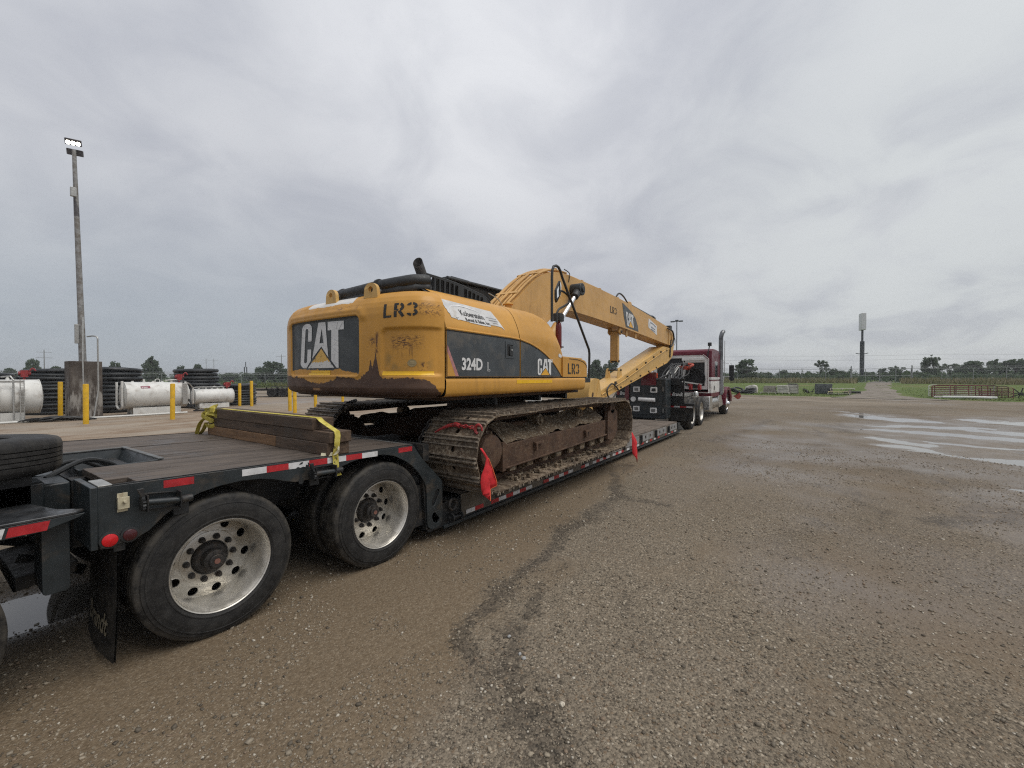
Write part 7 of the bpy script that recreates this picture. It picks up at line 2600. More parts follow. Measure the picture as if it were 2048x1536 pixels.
# hoses and gear on the deck plate
gm = MB()
for q in range(16):
    y0 = rng.uniform(4.0, 4.7)
    gm.tube(smooth_poly([(17.9, y0, 2.25), (17.3, y0 + rng.uniform(-.2, .2), 1.9 + rng.uniform(-.1, .2)), (16.6, y0 + rng.uniform(-.3, .2), 1.55 + rng.uniform(-.1, .15)), (16.0, y0 - 0.1, 1.40)], 5), rng.uniform(0.018, 0.035), 8)
gm.build('air_line', M_hosebl, truck)
gl_ = MB()
for q in range(4):
    y0 = rng.uniform(4.2, 4.6)
    gl_.tube(smooth_poly([(17.6, y0, 2.15), (17.0, y0 + .1, 1.75), (16.5, y0 - .1, 1.45)], 6), 0.025, 8)
gl_.build('air_line', M_silver, truck)
gr_ = MB()
gr_.tube(smooth_poly([(17.7, 4.20, 2.12), (17.6, 4.0, 2.02), (17.5, 3.9, 2.10), (17.6, 3.82, 2.18), (17.7, 4.0, 2.22)], 5), 0.05, 8)
gr_.box(17.5, 17.75, 4.0, 4.32, 2.0, 2.14)
gr_.build('red_gear_bag', M_simple('faded_orange_red', (0.42, 0.07, 0.04), 0.6, var=0.3, scale=14), truck, bevel=0.02)
MB().box(16.5, 16.62, 4.86, 4.98, 1.62, 1.86).build('orange_lamp', M_simple('orange_plastic', (0.62, 0.09, 0.03), 0.4), truck, bevel=0.01)
MB().bar((17.9, 3.55, 1.42), (16.4, 4.45, 1.62), 0.02, 0.05).build('alloy_ramp', M_silver, truck)
bn = MB()
for y in (3.62, 3.95):
    bn.box(17.75, 17.95, y - 0.05, y + 0.05, 1.22, 1.42)
    bn.tube([(17.74, y - 0.06, 1.22), (17.74, y, 1.45), (17.74, y + 0.08, 1.40)], 0.02, 6)
bn.build('chain_binder_rack', M_binder, truck, bevel=0.008)
MB().box(16.6, 18.0, 3.9, 5.0, 0.98, 1.08).build('deck_plate', M_silver, truck, bevel=0.01)
vm = MB()
vm.lathe([(0, 0), (0.09, 0.0), (0.10, 0.03), (0.08, 0.16), (0.05, 0.2), (0, 0.2)], (17.2, 3.62, 0.98), 'z', 16)
vm.box(17.0, 17.5, 3.55, 3.8, 0.86, 0.98)
vm.build('air_valve', M_alu, truck, bevel=0.008)
# exhaust stacks with curved tips
for y in (3.29, 5.55):
    e = MB()
    xk = 20.38
    e.tube(smooth_poly([(xk, y, 0.95), (xk, y, 2.0), (xk, y, 3.25), (xk, y, 3.40), (xk + 0.02, y - 0.02, 3.52), (xk + 0.08, y - 0.04, 3.62), (xk + 0.18, y - 0.06, 3.67)], 4), 0.088, 18)
    stack = e.build('exhaust_stack', M_simple('smoked_stack_metal', (0.17, 0.175, 0.18), 0.28, 0.9, var=0.3, scale=4), truck)
    g_ = MB()
    g_.cyl((xk, y, 1.0), (xk, y, 2.45), 0.10, 18)
    g_.build('heat_shield', M_simple('stack_guard', (0.30, 0.30, 0.31), 0.3, 0.9, var=0.2), stack)
    ac = MB()
    ac.cyl((xk + 0.42, y + 0.10, 1.0), (xk + 0.42, y + 0.10, 1.72), 0.17, 20)
    ac.build('air_cleaner', M_chrome, truck, bevel=0.03)
# whip aerials and beacon mast
MB().tube([(20.9, 3.22, 1.6), (20.9, 3.22, 3.3)], 0.012, 6).build('aerial', M_silver, truck)
am = MB()
am.tube([(18.35, 3.52, 2.1), (18.42, 3.38, 2.95)], 0.022, 8)
am.box(18.37, 18.47, 3.31, 3.44, 2.93, 3.07)
am.build('beacon_mast', M_blackpl, truck, bevel=0.008)
# mirror on its tube frame
mm = MB()
mm.tube([(21.35, 3.42, 1.75), (21.35, 3.02, 1.72), (21.35, 3.0, 2.30), (21.35, 3.42, 2.36)], 0.014, 8)
mm.build('mirror_bracket', M_chrome, truck)
MB().box(21.27, 21.35, 2.90, 3.10, 1.74, 2.24).build('mirror', M_blackpl, truck, bevel=0.02)
MB().lathe([(0, -0.02), (0.1, -0.02), (0.11, 0.02), (0.06, 0.05), (0, 0.05)], (21.33, 3.0, 1.64), 'x', 16).build('round_mirror', M_blackpl, truck)
# orange flag sticking out at the front corner
fg = MB()
fg.add([(23.3, 3.20, 0.78), (23.32, 2.92, 0.98), (23.32, 2.86, 0.78), (23.31, 2.93, 0.66), (23.3, 3.02, 0.64)], [(0, 1, 2, 3, 4)])
o = fg.build('oversize_flag', M_simple('orange_red_cloth', (0.36, 0.075, 0.05), 0.7, var=0.2, scale=10), None, (23.3, 3.2, 0.72), recalc=False, smooth=0)
md_ = o.modifiers.new('thick', 'SOLIDIFY')
md_.thickness = 0.004
tag(o, 'orange red corner flag sticking out from the front bumper of the truck', 'flag', 'red warning flags')
MB().tube([(23.3, 3.34, 0.66), (23.3, 2.91, 0.99)], 0.010, 6).build('flag_staff', M_blackpl, o)
# ------------------------------------------------------------------ fuel yard on the left
M_tank = M_simple('white_tank_paint', (0.64, 0.64, 0.61), 0.45, var=0.10, scale=3, dirt=(0.36, 0.33, 0.29), dirt_amt=0.35, bump=0.05, bscale=12)
M_bol = M_simple('yellow_bollard_paint', (0.66, 0.39, 0.010), 0.5, var=0.14, scale=6, dirt=(0.30, 0.19, 0.06), dirt_amt=0.22)
M_coil = M_simple('black_corrugated_pipe', (0.016, 0.019, 0.021), 0.42, var=0.3, scale=4, dirt=(0.055, 0.058, 0.058), dirt_amt=0.12)
M_pipe_w = M_simple('white_pipe', (0.60, 0.60, 0.57), 0.45, var=0.1, scale=9)
M_red = M_simple('faded_red_paint', (0.27, 0.028, 0.030), 0.5, var=0.3, scale=14)


def bollard(x, y, h, label, r_=0.083):
    mb = MB()
    mb.lathe([(r_, -0.1), (r_, h - 0.03), (r_ - 0.008, h - 0.008), (r_ - 0.03, h), (0, h)], (x, y, 0), 'z', 20)
    o = mb.build('bollard', M_bol, None, (x, y, 0))
    o.rotation_euler = (rng.uniform(-.012, .012), rng.uniform(-.012, .012), 0)
    tag(o, label, 'bollard', 'yellow bollards round the fuel tanks')


for x, y, h, lab in ((3.987, 21.72, 1.46, 'yellow bollard standing in front of the stained concrete block'),
                     (4.20, 27.3, 1.50, 'yellow bollard half hidden on the left of the stained concrete block'),
                     (6.405, 21.155, 1.45, 'yellow bollard in front of the right end of the white tank with the red label'),
                     (11.64, 27.7, 1.33, 'yellow bollard at the right end of the smallest white tank'),
                     (11.95, 26.9, 1.48, 'yellow bollard in front of the low pipe coil, right of the smallest tank'),
                     (10.535, 30.9, 1.46, 'yellow bollard behind the smallest white tank, only its top showing'),
                     (11.39, 21.58, 1.40, 'leftmost yellow bollard under the excavator counterweight'),
                     (10.89, 20.19, 1.40, 'nearest yellow bollard under the excavator counterweight'),
                     (13.29, 22.5, 1.40, 'yellow bollard in the middle under the counterweight, beside the black trailer'),
                     (16.23, 24.4, 1.40, 'rightmost yellow bollard under the excavator counterweight')):
    bollard(x, y, h, lab)


def tank(x0, x1, y, rad, zc, label, saddle_h, rot=0.0):
    r = thing('fuel_tank', label, 'tank', ((x0 + x1) / 2, y, 0), 'white fuel tanks in the yard')
    L_ = x1 - x0
    c = 0.10 * rad / 0.62
    prof = [(0.0, -c), (rad * 0.5, -c * 0.8), (rad * 0.8, -c * 0.5), (rad * 0.95, -c * 0.15), (rad - 0.01, 0.0), (rad, 0.02), (rad, L_ / 3), (rad, 2 * L_ / 3), (rad, L_ - 0.02), (rad - 0.01, L_), (rad * 0.95, L_ + c * 0.15), (rad * 0.8, L_ + c * 0.5), (rad * 0.5, L_ + c * 0.8), (0, L_ + c)]
    MB().lathe(prof, (x0, y, zc), 'x', 48).build('shell', M_tank, r)
    e = MB()
    for xx in (x0, x1):
        e.lathe([(rad + 0.001, -0.012), (rad + 0.014, -0.010), (rad + 0.014, 0.010), (rad + 0.001, 0.012)], (xx, y, zc), 'x', 48)
    e.build('end_rim', M_tank, r)
    s = MB()
    s.box(x0 + L_ * 0.10, x1 - L_ * 0.12, y - rad * 0.72, y - rad * 0.66, 0.02, saddle_h)
    s.box(x0 + L_ * 0.10, x1 - L_ * 0.12, y + rad * 0.66, y + rad * 0.72, 0.02, saddle_h)
    s.box(x0 + L_ * 0.14, x0 + L_ * 0.20, y - rad * 0.66, y + rad * 0.66, 0.02, saddle_h - 0.02)
    s.box(x1 - L_ * 0.22, x1 - L_ * 0.16, y - rad * 0.66, y + rad * 0.66, 0.02, saddle_h - 0.02)
    sad = s.build('saddle', M_tank, r, bevel=0.008)
    # fittings on the crown
    for k, f in enumerate((0.14, 0.32, 0.47, 0.62, 0.78)):
        q = MB()
        xx = x0 + L_ * f
        q.cyl((xx, y, zc + rad - 0.02), (xx, y, zc + rad + 0.05), 0.05, 14)
        if k in (1, 4):
            q.cyl((xx, y, zc + rad + 0.05), (xx, y, zc + rad + 0.12), 0.035, 12)
        q.build('filler_neck', M_tank, r, bevel=0.004)
    lug = MB()
    xx = x0 + L_ * 0.54
    lug.tube([(xx + 0.09 * cos(a), y, zc + rad + 0.05 + 0.09 * sin(a)) for a in [2 * pi * k / 18 for k in range(18)]], 0.016, 6, closed=True)
    lug.build('lifting_ring', M_tank, r)
    return r


T1 = tank(-0.35, 3.28, 25.2, 0.66, 0.95, 'largest white fuel tank with a chain ladder, cut by the left edge of the photo', 0.36)
T2 = tank(5.83, 8.10, 25.15, 0.60, 0.88, 'white fuel tank with a dark red label, between the concrete block and the smallest tank', 0.34)
T3 = tank(9.18, 11.02, 27.25, 0.40, 0.66, 'smallest white fuel tank, beside two yellow bollards', 0.28)
# flanged U rim on the left ends
for T, x0, y, rad, zc in ((T2, 5.70, 25.15, 0.60, 0.88), (T3, 9.08, 27.25, 0.40, 0.66)):
    u = MB()
    w = rad * 0.66
    pts = [(x0, y - w, zc + rad + 0.05), (x0, y - w, zc - rad * 0.7)] + [(x0, y - w + w * (1 - cos(a)), zc - rad * 0.7 - w * 0.42 * sin(a)) for a in [pi * k / 10 for k in range(1, 10)]] + [(x0, y + w, zc - rad * 0.7), (x0, y + w, zc + rad + 0.0)]
    u.tube(pts, 0.045, 8)
    u.build('end_frame', M_tank, T)
# red label with pale print
lb = MB()


def on_tank(u, v, x0=6.32, w=0.34, z0=1.20, h=0.10, lift=0.006):
    z = z0 + v * h
    dz = z - 0.88
    return (x0 + u * w, 25.15 - sqrt(max(0.0, 0.60 ** 2 - dz * dz)) - lift, z)


lb.grid(lambda i, j: on_tank(i, j), 2, 6)
lab_ = lb.build('tank_label', M_simple('label_maroon', (0.20, 0.02, 0.05), 0.5), T2, recalc=False)
pr = MB()
for a in ((0.10, 0.3, 0.2, 0.7), (0.28, 0.38, 0.72, 0.62)):
    pr.add([on_tank(a[0], a[1], lift=0.010), on_tank(a[2], a[1], lift=0.010), on_tank(a[2], a[3], lift=0.010), on_tank(a[0], a[3], lift=0.010)], [(0, 1, 2, 3)])
pr.build('label_print', M_decal_w, lab_, recalc=False, smooth=0)
# ladder and pipes on the largest tank
ld = MB()
for dx in (0.0, 0.10):
    ld.bar((2.72 + dx, 24.5, 0.05), (2.72 + dx, 24.5, 1.60), 0.025, 0.025)
for k in range(24):
    ld.box(2.72, 2.82, 24.49, 24.51, 0.12 + k * 0.06, 0.135 + k * 0.06)
ld.build('ladder', M_silver, T1)
pp = MB()
pp.tube([(2.18, 24.50, 0.1), (2.18, 24.50, 1.55), (2.18, 24.6, 1.80), (2.0, 24.8, 1.85)], 0.035, 8)
pp.tube([(2.55, 24.48, 0.1), (2.55, 24.48, 1.60), (2.50, 24.6, 1.74), (2.3, 24.9, 1.72)], 0.03, 8)
pp.box(1.95, 2.82, 24.46, 24.50, 1.50, 1.58)
pp.build('standpipe', M_silver, T1)
# pumps
for T, x, y, z in ((T2, 7.85, 25.0, 1.52), (T3, 10.78, 27.2, 1.10), (T1, 3.0, 26.0, 1.66)):
    p_ = MB()
    p_.box(x - 0.10, x + 0.10, y - 0.1, y + 0.1, z + 0.05, z + 0.32)
    p_.cyl((x - 0.16, y, z + 0.20), (x + 0.18, y, z + 0.20), 0.075, 14)
    p_.cyl((x, y, z - 0.06), (x, y, z + 0.08), 0.04, 10)
    p_.tube(smooth_poly([(x + 0.12, y - 0.05, z + 0.25), (x + 0.22, y - 0.1, z + 0.40), (x + 0.30, y - 0.1, z + 0.30)], 4), 0.03, 8)
    p_.build('pump', M_red, T, bevel=0.012)
gp = MB()
gp.tube(smooth_poly([(7.3, 25.0, 1.55), (7.8, 24.95, 1.57), (8.3, 25.2, 1.40), (8.8, 26.2, 1.18), (9.3, 27.0, 1.17), (10.2, 27.2, 1.16), (10.9, 27.2, 1.16)], 5), 0.03, 8)
gp.tube([(9.6, 27.2, 1.16), (9.6, 27.2, 1.02)], 0.03, 8)
gp.build('vent_line', M_silver, T3)
hs_ = MB()
hs_.tube(smooth_poly([(7.95, 24.95, 1.75), (8.02, 24.8, 1.2), (8.12, 24.6, 0.6), (8.3, 24.5, 0.2), (8.7, 24.5, 0.06), (9.3, 24.7, 0.05), (9.7, 24.9, 0.05), (9.5, 25.3, 0.06), (8.9, 25.2, 0.06), (8.4, 24.9, 0.06), (9.0, 24.6, 0.09), (9.6, 24.8, 0.09)], 6), 0.035, 8)
hs_.build('fuel_hose', M_hosebl, T2)
cabn = MB()
cabn.box(7.82, 8.03, 24.50, 24.56, 0.42, 1.42)
cabn.build('hose_cabinet', M_silver, T2, bevel=0.01)

# concrete block with the light pole
t = NT('stained_concrete')
p = t.pos()
n1_ = t.noise(p, 1.5, 7, 0.65, 0.5)
n2_ = t.noise(t.scaled(p, (2.5, 2.5, 0.6)), 1.6, 6, 0.65)
px_, py_, pz_ = t.xyz(p)
col = t.mix(t.ramp(n1_, 0.32, 0.68), (0.055, 0.045, 0.038), (0.115, 0.098, 0.084))
col = t.mix(t.math('MULTIPLY', t.ramp(n2_, 0.47, 0.60), t.ramp(pz_, 0.9, 2.0, 0.85, 0.06)), col, (0.33, 0.31, 0.28))
t.bump(n1_, 0.4, 0.02)
M_conc = t.set(col, 0.85, None, 0.2)
blk = MB()
bx, by = 4.56, 25.1
prof = rrect(bx - 0.50, bx + 0.50, by - 0.48, by + 0.48, 0.08, 3)
blk.prism(prof, -0.05, 2.36, 'xy')
lp_ = thing('light_pole', 'tall grey floodlight pole with lit lamps rising from a stained concrete block', 'light pole', (bx, by, 0))
blk.build('concrete_base', M_conc, lp_, bevel=0.04)
M_polew = M_simple('weathered_pole_steel', (0.27, 0.27, 0.265), 0.6, 0.2, var=0.28, scale=5, dirt=(0.14, 0.12, 0.10), dirt_amt=0.5)
M_poled = M_simple('dark_pole_collar', (0.10, 0.095, 0.10), 0.6, 0.2, var=0.3, scale=9)
pm = MB()
ptx, pty = 4.42, 25.3
pm.tube([(4.56, 25.2, 2.2), (lerp(4.56, ptx, .25), 25.22, 4.6), (lerp(4.56, ptx, .6), 25.26, 7.6), (ptx, pty, 11.15)], [0.125, 0.105, 0.09, 0.068], 16)
pm.build('pole', M_polew, lp_)
pm = MB()
pm.tube([(lerp(4.56, ptx, .70), 25.27, 8.4), (lerp(4.56, ptx, .79), 25.28, 9.2)], [0.088, 0.081], 16)
pm.build('pole_collar', M_poled, lp_)
MB().box(4.25, 4.43, 25.02, 25.16, 9.15, 9.52).build('junction_box', M_silver, lp_, bevel=0.01)
MB().box(4.30, 4.42, 25.0, 25.1, 3.1, 3.9).build('junction_box', M_silver, lp_, bevel=0.01)
# lamp heads: upper lit bank facing the lot, lower one seen from behind
M_lamp = bpy.data.materials.new('lit_lamp')
M_lamp.use_nodes = True
nt = M_lamp.node_tree
nt.nodes.clear()
em = nt.nodes.new('ShaderNodeEmission')
em.inputs[0].default_value = (1.0, 0.96, 0.84, 1)
em.inputs[1].default_value = 9.0
oo = nt.nodes.new('ShaderNodeOutputMaterial')
nt.links.new(em.outputs[0], oo.inputs[0])


def lamp_bank(z, lit, tilt):
    dirx = Vector((0.93, -0.37, 0)).normalized()     # along the bank
    nrm = Vector((-0.37, -0.93, 0)).normalized()     # toward the lot
    upv = Vector((0, 0, 1))
    n2 = (nrm * cos(tilt) - upv * sin(tilt)).normalized()
    u2 = n2.cross(dirx).normalized()
    if u2.z < 0:
        u2 = -u2
    c = Vector((ptx, pty, z)) + nrm * (0.10 if lit else -0.14)
    f = lambda a, b, d: tuple(c + dirx * a + u2 * b + n2 * d)
    m = MB()
    m.prism(rrect(-0.25, 0.25, -0.12, 0.12, 0.02, 2), -0.06, 0.05, fn=f)
    h = m.build('lamp_housing', M_poled, lp_, bevel=0.01)
    if lit:
        for k in (-1, 0, 1):
            m = MB()
            m.flat(circ(k * 0.15, -0.03, 0.074, 18), lambda a, b: f(a, b, 0.056))
            m.build('lamp_lens', M_lamp, h, recalc=False, smooth=0)


lamp_bank(11.42, True, 0.45)
lamp_bank(11.10, False, 0.3)
# conduits
cn = MB()
cn.tube(smooth_poly([(4.66, 24.95, 3.4), (4.78, 24.6, 3.42), (4.86, 24.42, 3.36), (4.87, 24.40, 3.2)], 4) + [Vector((4.87, 24.40, 1.2)), Vector((4.83, 24.38, 0.9)), Vector((4.70, 24.3, 0.05))], 0.028, 8)
cn.tube([(4.55, 25.0, 4.2), (4.42, 24.42, 2.35), (4.42, 24.40, 1.4)], 0.022, 8)
cn.build('conduit', M_silver, lp_)
gc = MB()
gc.tube([(1.2, 24.1, 0.04), (3.4, 24.3, 0.04), (4.8, 24.25, 0.04), (6.0, 24.1, 0.05), (7.9, 24.2, 0.05)], 0.04, 8)
o = gc.build('ground_conduit', M_pipe_w, None, (4.8, 24.25, 0))
tag(o, 'long white conduit pipe lying on the ground in front of the concrete block', 'pipe')


# coils of corrugated drain pipe: courses of round pipe wound flat on each other
def pipe_coil(x, y, rad, h, n, label, lean=0.0, seed=0):
    rr = random.Random(seed)
    mb = MB()
    ph = h / n
    for k in range(n):
        z = (k + 0.5) * ph
        ox, oy = rr.uniform(-.05, .05) + lean * z, rr.uniform(-.05, .05)
        rk = rad + rr.uniform(-.05, .04)
        tilt, ta = rr.uniform(0, 0.035 if k < n - 1 else 0.06), rr.uniform(0, 6.28)
        pts = []
        for q in range(40):
            a = 2 * pi * q / 40
            pts.append((x + ox + rk * cos(a), y + oy + rk * sin(a), z + tilt * rk * cos(a - ta)))
        mb.tube(pts, ph * 0.53, 10, closed=True)
        if k >= n - 2:
            for rin in (0.80, 0.62):
                mb.tube([(x + ox + rk * rin * cos(a), y + oy + rk * rin * sin(a), z + 0.02 + tilt * rk * cos(a - ta)) for a in [2 * pi * q / 32 for q in range(32)]], ph * 0.5, 8, closed=True)
    mb.cyl((x, y, 0.0), (x, y, h - ph), rad - 0.05, 32)
    o = mb.build('pipe_coil', M_coil, None, (x, y, 0))
    tag(o, label, 'pipe coil', 'coils of black corrugated pipe')


pipe_coil(2.1, 30.2, 1.0, 1.92, 11, 'black pipe coil behind the largest white tank', 0, 1)
pipe_coil(4.25, 29.2, 0.98, 2.07, 12, 'tall black pipe coil left of the concrete block', 0, 2)
pipe_coil(6.2, 28.2, 0.95, 2.12, 11, 'tall black pipe coil between the concrete block and the labelled tank', 0, 3)
pipe_coil(9.95, 29.0, 0.98, 2.16, 11, 'tall black pipe coil behind the smallest white tank', 0, 4)
pipe_coil(12.2, 29.3, 0.9, 1.26, 8, 'low black pipe coil at the right end of the row', 0, 5)
# heap of black hose on the ground
hh = MB()
rr = random.Random(5)
for q in range(16):
    x0 = rr.uniform(2.6, 3.3)
    hh.tube(smooth_poly([(x0, 24.3 + rr.uniform(-.3, .3), 0.05), (x0 + 0.4, 24.0 + rr.uniform(-.3, .3), 0.06 + rr.uniform(0, .12)), (x0 + 0.9, 23.9 + rr.uniform(-.3, .3), 0.06 + rr.uniform(0, .1)), (x0 + 1.4, 23.8 + rr.uniform(-.2, .2), 0.04)], 5), rr.uniform(0.02, 0.035), 6)
o = hh.build('hose_heap', M_hosebl, None, (3.5, 24.0, 0))
tag(o, 'flat tangle of black hose on the ground left of the concrete block', 'hose')

# black utility trailer behind the bollards
ut = thing('utility_trailer', 'low black utility trailer parked beyond the bollards under the counterweight', 'trailer', (20.6, 36.8, 0))
c0, c1 = Vector((17.2, 39.6, 0)), Vector((23.4, 35.0, 0))
dd = (c1 - c0).normalized()
nn = Vector((-dd.y, dd.x, 0))
f = MB()
for s in (-0.9, 0.9):
    f.bar(tuple(c0 + nn * s + Vector((0, 0, 0.62))), tuple(c1 + nn * s + Vector((0, 0, 0.62))), 0.08, 0.14)
for k in range(9):
    q = c0.lerp(c1, k / 8)
    f.bar(tuple(q - nn * 0.9 + Vector((0, 0, 0.62))), tuple(q + nn * 0.9 + Vector((0, 0, 0.62))), 0.06, 0.08)
f.bar(tuple(c0 - nn * 0.9 + Vector((0, 0, 0.85))), tuple(c0 - nn * 0.9 + dd * 1.7 + Vector((0, 0, 0.85))), 0.05, 0.05)
f.bar(tuple(c0 - nn * 0.9 + Vector((0, 0, 0.6))), tuple(c0 - nn * 0.9 + Vector((0, 0, 0.95))), 0.05, 0.05)
f.build('frame', M_black, ut)
dk = MB()
dk.add([tuple(c0 - nn * .9 + Vector((0, 0, .70))), tuple(c1 - nn * .9 + Vector((0, 0, .70))), tuple(c1 + nn * .9 + Vector((0, 0, .70))), tuple(c0 + nn * .9 + Vector((0, 0, .70))), tuple(c0 - nn * .9 + Vector((0, 0, .74))), tuple(c1 - nn * .9 + Vector((0, 0, .74))), tuple(c1 + nn * .9 + Vector((0, 0, .74))), tuple(c0 + nn * .9 + Vector((0, 0, .74)))], [(3, 2, 1, 0), (4, 5, 6, 7), (0, 1, 5, 4), (1, 2, 6, 5), (2, 3, 7, 6), (3, 0, 4, 7)])
dk.build('deck', M_lowwood, ut)
utw = MB().lathe([(0.20, -0.11), (0.34, -0.12), (0.38, -0.08), (0.38, 0.08), (0.34, 0.12), (0.20, 0.11)], (0, 0, 0), 'y', 28).lathe([(0.20, -0.10), (0.19, -0.04), (0.08, -0.06), (0, -0.06)], (0, 0, 0), 'y', 24).mesh('wheel', M_tyre)
for s, al in ((-1.0, 2.1), (-1.0, 2.95), (1.0, 2.1), (1.0, 2.95), (-1.0, 5.4), ):
    q = c0 + dd * al + nn * s + Vector((0, 0, 0.38))
    w_ = inst('wheel', utw, ut, q, (0, 0, atan2(dd.y, dd.x)))
    m_ = MB()
    m_.prism([(-0.46, 0.30), (-0.40, 0.50), (0.40, 0.50), (0.46, 0.30), (0.40, 0.30), (0.36, 0.46), (-0.36, 0.46), (-0.40, 0.30)], -0.13, 0.13, fn=lambda u, v, d, q=q: tuple(q + dd * u + nn * d + Vector((0, 0, v - 0.02))))
    m_.build('fender', M_black, ut)

# white cabinet seen through the gap under the excavator
wb = MB()
wb.prism([(25.6, 0.0), (25.6, 0.30), (25.85, 0.52), (26.5, 0.52), (26.5, 0.0)], 15.9, 16.7, 'xz')
o = wb.build('utility_cabinet', M_tank, None, (26.05, 16.3, 0), bevel=0.02)
tag(o, 'small white cabinet with a sloped front beyond the trailer, framed under the excavator', 'cabinet')
MB().box(25.75, 26.35, 15.89, 15.898, 0.08, 0.26).build('cabinet_door', M_silver, o)

# ------------------------------------------------------------------ fences and gate
M_galv = M_simple('fence_steel', (0.30, 0.31, 0.31), 0.55, 0.5, var=0.2, scale=4)
M_wire = M_simple('fence_wire', (0.24, 0.25, 0.25), 0.6, 0.4, var=0.1)


def fence(name, label, pts, h=2.15, step=3.0, skip=None, strands=True):
    r = thing(name, label, 'fence', (pts[0][0], pts[0][1], float(ground_z(*pts[0]))))
    P = [Vector((x, y, 0)) for x, y in pts]
    posts, rails = [], MB()
    top_prev = None
    wires = MB()
    for a, b in zip(P, P[1:]):
        n = max(1, int((b - a).length / step))
        for k in range(n + (1 if b is P[-1] else 0)):
            q = a.lerp(b, k / n)
            z = float(ground_z(q.x, q.y))
            posts.append((q.x, q.y, z))
    pm_ = MB().cyl((0, 0, -0.1), (0, 0, h + 0.05), 0.04, 8).tube([(0, 0, h + 0.03), (-0.12, 0, h + 0.32)], 0.018, 6).mesh('post', M_galv)
    for q in posts:
        inst('post', pm_, r, q)
    T = [Vector(q) + Vector((0, 0, h)) for q in posts]
    rails.tube(T, 0.028, 6)
    rails.build('top_rail', M_galv, r)
    for hh_ in (0.15, 0.7, 1.25, 1.8):
        wires.tube([Vector(q) + Vector((0, 0, hh_)) for q in posts], 0.008, 4)
    for j in (0.12, 0.22, 0.32):
        wires.tube([Vector(q) + Vector((-0.12 * j / 0.32, 0, h + j)) for q in posts], 0.008, 4)
    # diamond mesh drawn with long raking wires
    for q0, q1 in zip(posts, posts[1:]):
        a, b = Vector(q0), Vector(q1)
        for k in range(10):
            u0, u1 = k / 10, (k + 1) / 10
            wires.tube([a.lerp(b, u0) + Vector((0, 0, 0.1)), a.lerp(b, u1) + Vector((0, 0, h))], 0.003, 3, caps=False)
            wires.tube([a.lerp(b, u1) + Vector((0, 0, 0.1)), a.lerp(b, u0) + Vector((0, 0, h))], 0.003, 3, caps=False)
    o = wires.build('wire_mesh', M_wire, r)
    o['kind'] = 'stuff'
    return r


fence('chain_link_fence', 'galvanised chain link fence behind the grass on the left, beyond the pipe coils', [(2, 86), (20, 82), (39.2, 75), (56, 66), (70, 54), (82, 38)])
fence('chain_link_fence', 'chain link fence beyond the grass, between the truck and the gate', [(84, 36), (84, 14), (84, -4.6)])
fence('chain_link_fence', 'chain link fence beyond the grass behind the red pipe panels', [(84, -11.6), (84, -30), (84, -62)])
gt = thing('wire_gate', 'closed galvanised double gate across the gravel drive by the tall sign', 'gate', (84, -8.1, 0.75))
zg = 0.78
for ya, yb in ((-4.75, -8.0), (-8.15, -11.45)):
    m = MB()
    for y in (ya, (ya + yb) / 2, yb):
        m.cyl((84, y, zg + 0.1), (84, y, zg + 2.15), 0.035, 8)
    for z in (0.12, 1.1, 2.13):
        m.cyl((84, ya, zg + z), (84, yb, zg + z), 0.03, 8)
    m.build('gate_leaf', M_galv, gt)
for y in (-4.68, -11.55):
    MB().cyl((84, y, zg - 0.2), (84, y, zg + 2.6), 0.07, 10).build('gate_post', M_galv, gt)

# ------------------------------------------------------------------ signs, lamps, poles
sp_ = thing('pole_sign', 'tall blank white sign on a dark two-stage pole beyond the gate', 'sign', (120, -8.48, 0.7))
M_dpole = M_simple('dark_sign_pole', (0.028, 0.034, 0.042), 0.5, var=0.2, scale=1)
m = MB()
m.cyl((120, -8.48, 0.5), (120, -8.48, 9.4), 0.40, 20)
m.cyl((120, -8.48, 9.4), (120, -8.48, 12.2), 0.2, 16)
m.tube([(120, -9.5, 6.85), (120, -9.0, 6.7), (120, -7.9, 6.7), (120, -7.4, 6.85)], 0.08, 6)
m.build('pole', M_dpole, sp_)
sgd = Vector((0.985, 0.174, 0))                # the cabinet is seen almost end-on
sgn_ = Vector((-0.174, 0.985, 0))
M_sgn = M_simple('white_sign_face', (0.62, 0.62, 0.63), 0.45, var=0.05, scale=0.5)
m = MB()
c = Vector((120, -8.48, 13.6))
hw, hd_2, hz2 = 1.0, 0.42, 1.8
P8 = [tuple(c + sgd * sx * hw + sgn_ * sy * hd_2 + Vector((0, 0, sz * hz2))) for sx in (-1, 1) for sy in (-1, 1) for sz in (-1, 1)]
m.add(P8, [(0, 1, 3, 2), (4, 6, 7, 5), (0, 4, 5, 1), (2, 3, 7, 6), (0, 2, 6, 4), (1, 5, 7, 3)])
m.build('sign_cabinet', M_sgn, sp_, bevel=0.05)

ls = thing('lot_lamp', 'dark lot lamp post with two arms rising behind the truck', 'lamp post', (80, 20.1, 0))
m = MB()
m.cyl((80, 20.1, 0), (80, 20.1, 11.6), 0.10, 12, r2=0.075)
m.build('post', M_dpole, ls)
for s in (-1, 1):
    m = MB()
    m.bar((80, 20.1, 11.55), (80 - 0.1, 20.1 + s * 0.4, 11.58), 0.08, 0.08)
    m.box(79.75, 80.05, 20.1 + min(s * 0.35, s * 1.05), 20.1 + max(s * 0.35, s * 1.05), 11.46, 11.68)
    m.build('lamp_head', M_dpole, ls, bevel=0.03)
MB().box(79.8, 80.2, 19.85, 20.35, 11.55, 11.85).build('post_cap', M_dpole, ls, bevel=0.03)

